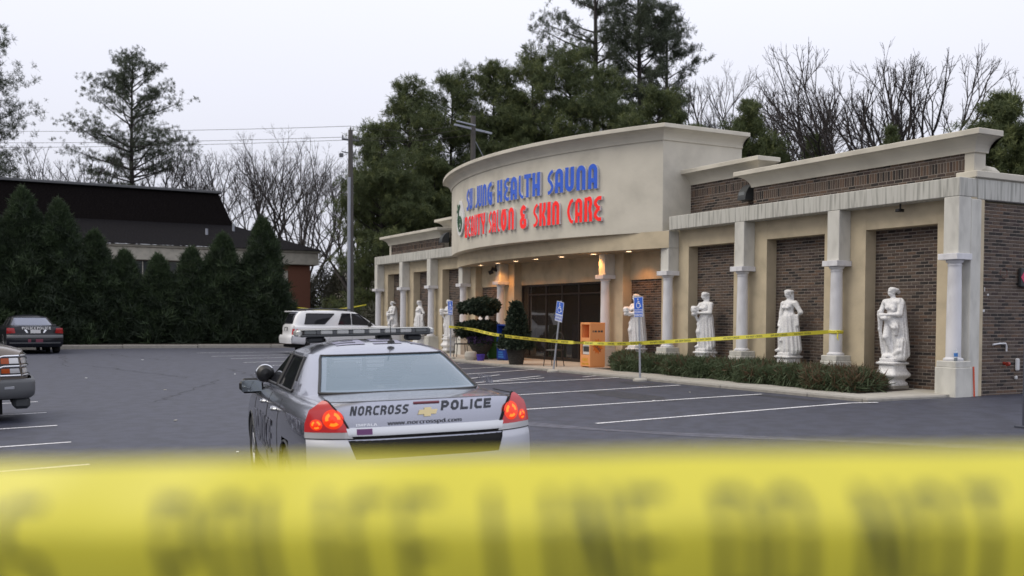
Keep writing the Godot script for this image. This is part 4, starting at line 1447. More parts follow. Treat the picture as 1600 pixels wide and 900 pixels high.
func build_trees() -> void:
	for i in 3: needles.append(leaf_clump(90 + i, 30, 0.55, 0.019, 0.5, 0.14))
	for i in 2: sprays.append(leaf_clump(80 + i, 24, 0.40, 0.013, 1.2, 0.09))
	# screen of conifers beyond the far kerb
	var row := [[-35.2, 18.6, 6.9, 1.6, "tall dark conifer rising behind the rear of the parked patrol car far left"], [-35.8, 17.0, 6.3, 1.5, "dark conifer at the far left edge of the screen"],
		[-35.8, 15.3, 6.8, 1.5, "dark conifer just left of the tallest tree of the left screen"], [-36.0, 13.75, 7.4, 1.55, "tallest dark conifer standing behind the patrol car"], [-35.8, 12.3, 6.9, 1.45, "tall conifer first to the right of the patrol car"],
		[-36.0, 10.8, 5.5, 1.3, "mid height conifer with a slim tip left of the building windows"], [-35.9, 9.5, 4.6, 1.15, "short conifer in front of the left windows of the brick building"], [-36.1, 8.1, 4.4, 1.1, "shortest conifer of the screen between two windows"],
		[-36.0, 6.6, 4.8, 1.15, "conifer in front of the right windows of the brick building"], [-36.0, 5.15, 5.6, 1.3, "second conifer from the right end of the screen"], [-35.8, 3.3, 6.5, 1.65, "broad green conifer at the right end of the screen beside the white vehicle"]]
	for i in row.size(): conifer(row[i][0] - (1.3 if row[i][1] > 9.0 else 0.6), row[i][1], row[i][2] * 0.95 - 0.05, row[i][3] * (1.2 if i < 10 else 0.95), 200 + i, row[i][4])
	# pines
	pine_tree(Vector2(-80.5, 15.6), 27.5, 6.0, 5.6, 11, "pine cut off by the left edge of the photograph", "pine_far", 1.0, 0.62)
	pine_tree(Vector2(-79.5, 17.4), 19.0, 5.0, 4.8, 18, "lower pine behind the mansard roof at the left edge", "pine_far", 1.0, 0.62)
	pine_tree(Vector2(-79.0, 3.2), 23.2, 11.4, 6.1, 12, "lone open pine rising over the dark mansard roof", "pine_far", 0.66, 0.48, 0.6)
	var labels := ["pine at the left end of the dense group, above the left wing", "dense pine second from the left over the left wing", "dense pine behind the utility pole with crossarms", "dense pine just right of the far crossarm pole", "round topped pine above the blue lettering", "bright green pine above the middle of the curved parapet", "pine behind the highest part of the curved parapet", "dark pine above the right shoulder of the curved parapet", "low pine at the right end of the dense group"]
	var mp := [[-41.9, -5.1, 12.3, 2.6], [-46.8, -8.7, 15.6, 3.4], [-47.4, -11.7, 17.0, 3.4], [-46.2, -14.1, 17.8, 3.3], [-43.3, -15.6, 17.9, 3.3], [-42.2, -18.0, 18.2, 3.4], [-44.2, -21.8, 17.8, 3.2], [-38.0, -21.4, 15.1, 3.2], [-35.5, -21.8, 12.6, 2.2]]
	for i in mp.size(): pine_tree(Vector2(mp[i][0], mp[i][1]), mp[i][2], mp[i][2] * 0.10, mp[i][3] * 1.22, 30 + i, labels[i], "pine", 1.15, 0.55, 0.42)
	pine_tree(Vector2(-49.0, -17.5), 17.2, 2.0, 3.4, 44, "pine filling the back of the dense group", "pine", 1.4, 0.62)
	pine_tree(Vector2(-44.0, -9.0), 11.0, 0.8, 3.4, 45, "low bushy pine filling the foot of the dense group", "pine", 1.5, 0.62)
	pine_tree(Vector2(-53.1, -26.5), 30.6, 17.5, 5.4, 40, "tallest pine with open layered branches over the curved parapet", "pine_far", 0.42, 0.62, 0.5)
	pine_tree(Vector2(-49.7, -28.6), 28.4, 14.0, 4.2, 41, "tall narrow pine right of the tallest one", "pine_far", 0.5, 0.62, 0.5)
	pine_tree(Vector2(-51.8, -32.9), 26.0, 13.0, 3.6, 42, "tall pine leaning against the bare trees", "pine_far", 0.45, 0.62, 0.6)
	for q in [[-24.3, -16.6, 12.2, 2.3, "small pine standing over the right shoulder of the curved parapet"], [-27.4, -18.6, 11.0, 1.5, "small pine left of the one over the parapet shoulder"], [-25.2, -19.4, 10.2, 1.3, "young pine low above the right wing cornice"], [-24.4, -21.0, 10.5, 1.4, "young pine right of the other small one above the cornice"], [-19.7, -20.8, 10.2, 1.4, "young dark pine under the two bare trees"], [-14.9, -22.4, 11.0, 2.8, "broad dark evergreen behind the right end of the cornice"], [-13.0, -22.9, 10.6, 2.4, "dark evergreen cut off by the right edge"]]:
		pine_tree(Vector2(q[0], q[1]), q[2], 2.0, q[3], 50 + int(q[2] * 10), q[4], "pine", 1.7 if q[3] > 2 else 1.3, 0.5, 0.8)
	# leafless trees
	var bt := [[-79.0, -7.5, 18.6, 1, 6, 0.0, "bare tree with a nest right of the mansard roof"], [-79.0, -11.3, 18.9, 2, 6, 0.0, "wide forked bare tree left of the utility pole"], [-79.0, 0.8, 16.7, 1, 6, 0.0, "bare tree right behind the lone pine"], [-79.0, -1.6, 15.9, 1, 6, 0.0, "spreading bare tree over the right end of the mansard roof"], [-79.0, 10.2, 16.1, 1, 6, 0.25, "bare tree beside the left edge pine"], [-79.0, 6.8, 14.6, 1, 6, 0.1, "slender bare tree between the left pines"], [-79.0, -4.1, 15.8, 1, 6, 0.0, "bare tree behind the one with a nest"], [-54.5, -7.2, 13.2, 1, 6, 0.1, "bare tree directly behind the utility pole"], [-50.0, -6.9, 11.4, 1, 6, -0.1, "bare tree between the utility pole and the dense pines"],
		[-42.4, -29.4, 19.8, 1, 6, 0.25, "fan shaped bare tree right of the tall pines"], [-42.0, -33.4, 18.6, 1, 6, 0.3, "thin bare tree leaning right of the fan shaped one"], [-22.6, -24.1, 15.0, 1, 6, -0.12, "left one of the two wide bare trees over the right wing"], [-23.4, -26.8, 16.6, 1, 6, 0.0, "right one of the two wide bare trees over the right wing"]]
	for i in bt.size(): bare_tree(Vector2(bt[i][0], bt[i][1]), bt[i][2], 340 + i * 7, bt[i][6], bt[i][3], bt[i][4], bt[i][5], 0.8)
	# distant undergrowth that reads as one mass
	var xf: Array[Transform3D] = []
	var rr := RandomNumberGenerator.new()
	rr.seed = 99
	for i in 5200:
		var q := rr.randf()
		var p := Vector3(-78.0 + 26.0 * rr.randf(), 0, lerpf(26.0, -16.0, q))
		p.y = pow(rr.randf(), 1.3) * (3.0 + 1.6 * sin(p.z * 0.7) + 1.0 * sin(p.x * 0.9 + p.z))
		if p.z > -6.0 and p.x > -77: p.x = -79.0 - 8.0 * rr.randf()
		xf.append(Transform3D(Basis.from_euler(Vector3(rr.randf(), rr.randf() * TAU, rr.randf())).scaled(Vector3.ONE * rr.randf_range(0.8, 1.7)), p))
	for i in 6500:
		var p := Vector3(lerpf(-62.0, -6.0, rr.randf()), 0, lerpf(-26.0, -48.0, rr.randf()))
		p.y = pow(rr.randf(), 1.2) * (4.2 + 1.5 * sin(p.x * 0.5))
		xf.append(Transform3D(Basis.from_euler(Vector3(rr.randf(), rr.randf() * TAU, rr.randf())).scaled(Vector3.ONE * rr.randf_range(0.9, 1.9)), p))
	for i in 1500:
		var p := Vector3(lerpf(-47.0, -32.5, rr.randf()), 0, lerpf(-2.4, -15.0, rr.randf()))
		p.y = pow(rr.randf(), 1.3) * 1.7
		xf.append(Transform3D(Basis.from_euler(Vector3(rr.randf(), rr.randf() * TAU, rr.randf())).scaled(Vector3.ONE * rr.randf_range(0.7, 1.3)), p))
	# trees across the road, behind the photographer, seen only in glass and paint
	for i in 7000:
		var p := Vector3(lerpf(-70.0, 60.0, rr.randf()), 0, lerpf(58.0, 66.0, rr.randf()))
		p.y = pow(rr.randf(), 1.1) * (7.0 + 2.5 * sin(p.x * 0.33) + 1.5 * sin(p.x * 0.9))
		xf.append(Transform3D(Basis.from_euler(Vector3(rr.randf(), rr.randf() * TAU, rr.randf())).scaled(Vector3.ONE * rr.randf_range(2.0, 3.6)), p))
	var mm := many("undergrowth", needles[0], M.thicket, xf, self)
	tag(mm, "dark tangle of undergrowth filling the gaps below the trees", "undergrowth")

# ---------------------------------------------------------------- poles and wires
func sag_wire(g: Geo, a: Vector3, b: Vector3, sag: float, r: float) -> void:
	var p := PackedVector3Array()
	var rad := PackedFloat32Array()
	for i in 17:
		var t := i / 16.0
		p.append(a.lerp(b, t) - Vector3.UP * sag * 4.0 * t * (1.0 - t))
		rad.append(r)
	g.tube(p, rad, 4, false)

func build_lines_of_wire() -> void:
	var p := thing("utility_pole", "tall utility pole with a pale metal conduit on its lower part", "utility pole", Vector3(-37.3, 0, -1.47))
	var g := Geo.new()
	g.tube(PackedVector3Array([Vector3(0, -0.3, -0.03), Vector3(0.02, 5, -0.02), Vector3(0, 10.95, 0)]), PackedFloat32Array([0.17, 0.15, 0.12]), 12)
	put("pole", g, M.pole_wood, p)
	g = Geo.new()
	g.tube(PackedVector3Array([Vector3(0.14, 0, 0.12), Vector3(0.14, 8.5, 0.12)]), PackedFloat32Array([0.085, 0.085]), 10)
	put("conduit", g, M.galvanised, p)
	g = Geo.new()
	g.box(Vector3(0, 10.45, 0), Vector3(0.12, 0.1, 0.9), 0.01)
	g.rod(Vector3(0, 9.75, 0), Vector3(0.1, 9.8, 0.5), 0.03)
	g.box(Vector3(0.03, 9.62, 0.5), Vector3(0.14, 0.2, 0.2), 0.02)
	g.rod(Vector3(0, 9.6, -0.1), Vector3(0, 10.0, -0.32), 0.02)
	put("crossarm", g, M.plastic_grey, p)
	for z in [-0.4, 0.0, 0.42]:
		g = Geo.new()
		g.lathe(PackedVector2Array([Vector2(0.02, 0), Vector2(0.05, 0.03), Vector2(0.03, 0.07), Vector2(0.05, 0.1), Vector2(0.0, 0.2)]), 8, Transform3D(Basis.IDENTITY, Vector3(0, 10.5 if z != 0.0 else 10.95, z)))
		put("insulator", g, M.plastic_grey, p)
	var q := thing("utility_pole", "grey utility pole with crossarms among the dense pines behind the parapet", "utility pole", Vector3(-39.7, 0, -9.67))
	g = Geo.new()
	g.tube(PackedVector3Array([Vector3(0, -0.3, 0), Vector3(0, 12.9, 0)]), PackedFloat32Array([0.19, 0.14]), 12)
	put("pole", g, M.pole_wood, q)
	g = Geo.new()
	g.box(Vector3(0, 12.15, 0.0), Vector3(0.12, 0.12, 2.4), 0.01, Basis(Vector3.RIGHT, -0.12))
	g.box(Vector3(0.1, 12.42, 0.5), Vector3(0.1, 0.08, 1.2), 0.01, Basis(Vector3.RIGHT, -0.12))
	put("crossarm", g, M.galvanised, q)
	g = Geo.new()
	g.rod(Vector3(0, 11.7, 0), Vector3(0.4, 9.2, -1.3), 0.02)
	put("guy_wire", g, M.galvanised, q)
	var k := 0
	for w in [[Vector3(-37.3, 11.15, -1.47), Vector3(-80.0, 15.2, 36.0), 0.6], [Vector3(-37.3, 10.55, -1.05), Vector3(-80.0, 14.1, 36.0), 0.5], [Vector3(-37.3, 10.5, -1.9), Vector3(-80.0, 13.6, 36.0), 0.5]]:
		g = Geo.new()
		sag_wire(g, w[0], w[1], w[2], 0.011)
		tag(put("overhead_wire", g, M.bark_dark), ["uppermost wire running left from the utility pole", "middle wire running left from the utility pole", "lowest wire running left from the utility pole"][k], "wire", "overhead wires left of the pole")
		k += 1
	k = 0
	for w in [[Vector3(-37.3, 11.15, -1.47), Vector3(-39.7, 12.25, -8.6), 0.25], [Vector3(-37.3, 10.55, -1.05), Vector3(-39.7, 12.2, -9.3), 0.25], [Vector3(-37.3, 10.5, -1.9), Vector3(-39.7, 12.1, -10.6), 0.25]]:
		g = Geo.new()
		sag_wire(g, w[0], w[1], w[2], 0.011)
		tag(put("overhead_wire", g, M.bark_dark), ["upper wire between the two utility poles", "middle wire between the two utility poles", "lower wire between the two utility poles"][k], "wire", "overhead wires between the poles")
		k += 1

# ---------------------------------------------------------------- planting
func build_garden() -> void:
	var sprig := leaf_clump(70, 22, 0.22, 0.007, 1.0, 0.06)
	var sprig2 := leaf_clump(71, 18, 0.25, 0.007, 1.6, 0.05)
	var rr := RandomNumberGenerator.new()
	rr.seed = 31
	var xa: Array[Transform3D] = []
	var xb: Array[Transform3D] = []
	for i in 14000:
		var x := lerpf(-10.3, -0.95, rr.randf())
		var zf := lerpf(1.05, 1.5, clampf((x + 8.0) / 7.0, 0, 1)) + 0.10 * sin(x * 2.7) + 0.06 * sin(x * 6.1)
		var zb := -0.25
		if x > -2.1: zb = lerpf(-0.25, 0.9, pow((x + 2.1) / 1.15, 2.0))
		if x < -9.6: zf = lerpf(0.3, zf, (x + 10.3) / 0.7)
		var u := rr.randf()
		var z := lerpf(zb, zf, u)
		var hmax := 0.24 * pow(sin(PI * clampf(0.22 + 0.75 * (1.0 - u), 0, 1)), 0.6) + 0.03 * sin(x * 3.7) + 0.035 * sin(x * 1.3 + z * 4.0)
		if x > -2.0: hmax *= 0.85
		var y := 0.02 + hmax * sqrt(rr.randf())
		var B := Basis.from_euler(Vector3(rr.randfn() * 0.5 + (0.7 if u > 0.75 else 0.0), rr.randf() * TAU if u < 0.75 else rr.randfn() * 0.6, rr.randfn() * 0.5))
		var T := Transform3D(B.scaled(Vector3.ONE * rr.randf_range(0.6, 1.15)), Vector3(x, y, z))
		if rr.randf() < 0.10 + 0.30 * smoothstep(-4.0, -1.0, x) * (1.0 if y < 0.25 else 0.3): xb.append(T)
		else: xa.append(T)
	var hedge := Node3D.new()
	hedge.name = "juniper_bed"
	add_child(hedge, true)
	tag(hedge, "low spreading juniper bed along the foot of the right wing", "shrub bed")
	var stems := Geo.new()
	for i in 60:
		var x := lerpf(-10.0, -1.4, rr.randf())
		var z := rr.randf_range(0.0, 0.9)
		stems.rod(Vector3(x, 0, z), Vector3(x + rr.randfn() * 0.2, 0.3, z + rr.randfn() * 0.2), 0.012, 4)
	put("stems", stems, M.bark, hedge)
	many("foliage", sprig, M.juniper, xa, hedge)
	many("foliage", sprig2, M.juniper_brown, xb, hedge)
	# tall pot with a cone of foliage
	var leaf := leaf_clump(72, 14, 0.13, 0.022, 0.5, 0.04)
	var c := thing("potted_topiary", "cone shaped evergreen in a large weathered pot beside the entrance", "potted plant", Vector3(-13.15, 0, 1.95))
	var pot := Geo.new()
	pot.lathe(PackedVector2Array([Vector2(0, 0), Vector2(0.20, 0), Vector2(0.205, 0.02), Vector2(0.285, 0.42), Vector2(0.30, 0.52), Vector2(0.335, 0.525), Vector2(0.345, 0.55), Vector2(0.345, 0.60), Vector2(0.33, 0.615), Vector2(0.29, 0.61), Vector2(0.28, 0.55), Vector2(0, 0.55)]), 32)
	put("pot", pot, M.pot, c)
	var st := Geo.new()
	st.rod(Vector3(0, 0.5, 0), Vector3(0, 1.6, 0), 0.025, 6, 0.01)
	put("stem", st, M.bark, c)
	var xf: Array[Transform3D] = []
	for i in 2400:
		var k := pow(rr.randf(), 1.3)
		var a := rr.randf() * TAU
		var r := (0.34 * (1.0 - k) + 0.06 + 0.10 * exp(-pow((k - 0.0) / 0.12, 2.0))) * (1.0 + 0.15 * sin(a * 3 + k * 9)) * sqrt(rr.randf_range(0.3, 1.0))
		xf.append(Transform3D(Basis.from_euler(Vector3(rr.randf() * TAU, rr.randf() * TAU, 0)).scaled(Vector3.ONE * rr.randf_range(0.6, 1.1)), Vector3(cos(a) * r, 0.56 + 1.18 * k, sin(a) * r)))
	many("foliage", leaf, M.topiary, xf, c)
	# pot with two clipped tiers
	var d := thing("potted_topiary", "tiered evergreen with a flat upper and lower cloud in a stone pot", "potted plant", Vector3(-16.75, 0, 1.3))
	pot = Geo.new()
	pot.lathe(PackedVector2Array([Vector2(0, 0), Vector2(0.24, 0), Vector2(0.26, 0.03), Vector2(0.23, 0.09), Vector2(0.20, 0.17), Vector2(0.30, 0.33), Vector2(0.36, 0.44), Vector2(0.38, 0.50), Vector2(0.35, 0.515), Vector2(0.3, 0.48), Vector2(0, 0.47)]), 32)
	put("pot", pot, M.pot, d)
	st = Geo.new()
	st.tube(PackedVector3Array([Vector3(0.1, 0.45, 0), Vector3(0.16, 0.8, 0.05), Vector3(0.05, 1.1, 0), Vector3(0.22, 1.5, -0.05), Vector3(0.1, 1.75, 0)]), PackedFloat32Array([0.06, 0.055, 0.05, 0.04, 0.02]), 8)
	st.rod(Vector3(0.05, 1.1, 0), Vector3(-0.5, 1.02, 0.1), 0.025)
	st.rod(Vector3(0.2, 1.5, 0), Vector3(-0.55, 1.66, 0.2), 0.02)
	put("stem", st, M.bark, d)
	xf = []
	for q in [[-0.1, 1.02, 0.0, 0.62, 0.17, 1500], [-0.72, 0.95, 0.25, 0.24, 0.18, 300], [0.12, 1.72, 0.0, 0.52, 0.22, 1200], [-0.62, 1.68, 0.3, 0.18, 0.13, 120], [0.0, 0.56, 0.0, 0.34, 0.10, 260]]:
		for i in q[5]:
			var v := Vector3(rr.randfn(), rr.randfn(), rr.randfn()).normalized() * pow(rr.randf_range(0.2, 1.0), 0.4)
			xf.append(Transform3D(Basis.from_euler(Vector3(rr.randf() * TAU, rr.randf() * TAU, 0)).scaled(Vector3.ONE * rr.randf_range(0.6, 1.15)), Vector3(q[0] + v.x * q[3], q[1] + v.y * q[4], q[2] + v.z * q[3])))
	many("foliage", leaf, M.topiary, xf, d)
	var fl: Array[Transform3D] = []
	for i in 160:
		var a := rr.randf() * TAU
		var r := 0.38 * sqrt(rr.randf())
		fl.append(Transform3D(Basis.from_euler(Vector3(rr.randf() * TAU, rr.randf() * TAU, 0)).scaled(Vector3.ONE * 0.7), Vector3(cos(a) * r, 0.56 + rr.randf() * 0.12, sin(a) * r)))
	many("flowers", leaf, M.purple_flower, fl, d)
	var vp := Geo.new()
	vp.lathe(PackedVector2Array([Vector2(0, 0), Vector2(0.11, 0), Vector2(0.13, 0.16), Vector2(0.145, 0.165), Vector2(0.145, 0.2), Vector2(0.12, 0.19), Vector2(0, 0.17)]), 20)
	var vo := put("small_pot", vp, M.violet)
	vo.position = Vector3(-15.85, 0.0, 1.75)
	tag(vo, "small glazed violet pot on the pavement between the two topiaries", "pot")
	vp = Geo.new()
	vp.lathe(PackedVector2Array([Vector2(0, 0), Vector2(0.17, 0), Vector2(0.21, 0.12), Vector2(0.19, 0.24), Vector2(0.15, 0.28), Vector2(0, 0.27)]), 20)
	vo = put("small_pot", vp, M.concrete)
	vo.position = Vector3(-16.35, 0.0, 1.85)
	tag(vo, "squat pale stone pot in front of the tiered topiary", "pot")

# ---------------------------------------------------------------- statues
class Field:
	var o: Vector3
	var n: Vector3i
	var c: float
	var f := PackedFloat32Array()
	var k: float
	func _init(lo: Vector3, hi: Vector3, cell: float, blend: float) -> void:
		o = lo
		c = cell
		k = blend
		n = Vector3i(((hi - lo) / cell).ceil()) + Vector3i.ONE
		f.resize(n.x * n.y * n.z)
	# tapered capsule; folds ripple its radius round the axis
	func cap(a: Vector3, b: Vector3, ra: float, rb: float, folds := 0.0, amp := 0.0, ph := 0.0, flat := 1.0) -> void:
		var m := maxf(ra, rb) + amp + k * 3.2
		var lo := Vector3i(((a.min(b) - Vector3.ONE * m - o) / c).floor()).clamp(Vector3i.ZERO, n - Vector3i.ONE)
		var hi := Vector3i(((a.max(b) + Vector3.ONE * m - o) / c).ceil()).clamp(Vector3i.ZERO, n - Vector3i.ONE)
		var ab := b - a
		var inv := 1.0 / maxf(ab.length_squared(), 1e-9)
		for z in range(lo.z, hi.z + 1):
			for y in range(lo.y, hi.y + 1):
				var row := (z * n.y + y) * n.x
				for x in range(lo.x, hi.x + 1):
					var p := o + Vector3(x, y, z) * c
					var t := clampf((p - a).dot(ab) * inv, 0.0, 1.0)
					var q := p - a - ab * t
					q.z *= flat
					var r := lerpf(ra, rb, t)
					if amp > 0.0:
						r += amp * sin(folds * atan2(q.z, q.x) + ph + 2.2 * t) * (0.35 + 0.65 * t)
					var d := q.length() - r
					if d < k * 3.2:
						f[row + x] += exp(-d / k)
	func surface() -> Geo:
		var g := Geo.new()
		var sx := 1
		var sy := n.x
		var sz := n.x * n.y
		var offs: Array[int] = [0, sx, sy, sx + sy, sz, sx + sz, sy + sz, sx + sy + sz]
		var vid := {}
		var vs := PackedVector3Array()
		var ns := PackedVector3Array()
		for z in n.z - 1:
			for y in n.y - 1:
				var base := z * sz + y * sy
				for x in n.x - 1:
					var i := base + x
					var cnt := 0
					for q in 8:
						if f[i + offs[q]] > 1.0: cnt += 1
					if cnt == 0 or cnt == 8: continue
					var acc := Vector3.ZERO
					var m := 0
					for e in 12:
						var ax := e >> 2
						var u := 1 << ((ax + 1) % 3)
						var w := 1 << ((ax + 2) % 3)
						var q0 := (u if e & 1 else 0) + (w if e & 2 else 0)
						var q1 := q0 + (1 << ax)
						var f0 := f[i + offs[q0]]
						var f1 := f[i + offs[q1]]
						if (f0 > 1.0) == (f1 > 1.0): continue
						var l0 := log(maxf(f0, 1e-4))
						var l1 := log(maxf(f1, 1e-4))
						var t := l0 / (l0 - l1)
						var p0 := Vector3(q0 & 1, (q0 >> 1) & 1, q0 >> 2)
						var p1 := Vector3(q1 & 1, (q1 >> 1) & 1, q1 >> 2)
						acc += p0.lerp(p1, t)
						m += 1
					vid[i] = vs.size()
					vs.append(o + (Vector3(x, y, z) + acc / m) * c)
					var gx := f[i + 1] + f[i + 1 + sy] + f[i + 1 + sz] + f[i + 1 + sy + sz] - f[i] - f[i + sy] - f[i + sz] - f[i + sy + sz]
					var gyy := f[i + sy] + f[i + sy + 1] + f[i + sy + sz] + f[i + sy + sz + 1] - f[i] - f[i + 1] - f[i + sz] - f[i + 1 + sz]
					var gz := f[i + sz] + f[i + sz + 1] + f[i + sz + sy] + f[i + sz + sy + 1] - f[i] - f[i + 1] - f[i + sy] - f[i + sy + 1]
					ns.append(-Vector3(gx, gyy, gz).normalized())
		for i in vid:
			for ax in 3:
				var s: int = [sx, sy, sz][ax]
				var u: int = [sy, sz, sx][ax]
				var w: int = [sz, sx, sy][ax]
				# edge from corner i along ax, shared by four cells
				if i + s >= f.size(): continue
				if (f[i] > 1.0) == (f[i + s] > 1.0): continue
				if not (vid.has(i - u) and vid.has(i - w) and vid.has(i - u - w)): continue
				var a: int = vid[i]
				var b: int = vid[i - u]
				var c2: int = vid[i - u - w]
				var d: int = vid[i - w]
				g.smooth_tri(vs[a], vs[b], vs[c2], ns[a], ns[b], ns[c2])
				g.smooth_tri(vs[a], vs[c2], vs[d], ns[a], ns[c2], ns[d])
		return g

func hand(F: Field, at: Vector3, d: Vector3, curl: Vector3) -> void:
	var s := d.cross(curl).normalized()
	F.cap(at, at + d * 0.045, 0.020, 0.018)
	for i in 4:
		var q := at + d * 0.05 + s * (i - 1.5) * 0.013
		F.cap(q, q + d * 0.028 + curl * 0.012, 0.008, 0.007)
		F.cap(q + d * 0.028 + curl * 0.012, q + d * 0.034 + curl * 0.034, 0.007, 0.006)
	F.cap(at + d * 0.015 - s * 0.02, at + d * 0.045 - s * 0.032 + curl * 0.012, 0.008, 0.007)

func head(F: Field, at: Vector3, turn: float, bun: bool, nod := 0.0) -> void:
	var B := Basis(Vector3.UP, turn) * Basis(Vector3.RIGHT, nod)
	F.cap(at + B * Vector3(0, 0.018, -0.005), at + B * Vector3(0, -0.045, 0.020), 0.073, 0.045)
	F.cap(at + B * Vector3(0, 0.0, 0.066), at + B * Vector3(0, -0.026, 0.086), 0.008, 0.011)
	F.cap(at + B * Vector3(0, -0.068, 0.052), at + B * Vector3(0, -0.078, 0.048), 0.016, 0.014)
	F.cap(at + B * Vector3(-0.018, -0.048, 0.066), at + B * Vector3(0.018, -0.048, 0.066), 0.007, 0.007)
	for s in [-1, 1]:
		F.cap(at + B * Vector3(s * 0.012, 0.016, 0.070), at + B * Vector3(s * 0.045, 0.012, 0.054), 0.010, 0.008)
		F.cap(at + B * Vector3(s * 0.074, -0.005, 0.0), at + B * Vector3(s * 0.072, -0.03, 0.005), 0.012, 0.008)
	# waved hair drawn back
	for i in 7:
		var a := -1.3 + 2.6 * i / 6.0
		F.cap(at + B * Vector3(sin(a) * 0.075, 0.062 - absf(a) * 0.012, 0.035 * cos(a)), at + B * Vector3(sin(a) * 0.068, 0.035, -0.070), 0.024, 0.022)
	if bun: F.cap(at + B * Vector3(0, 0.01, -0.098), at + B * Vector3(0, -0.01, -0.118), 0.042, 0.036)
	else: F.cap(at + B * Vector3(0.03, -0.02, -0.07), at + B * Vector3(0.05, -0.16, -0.06), 0.038, 0.022)

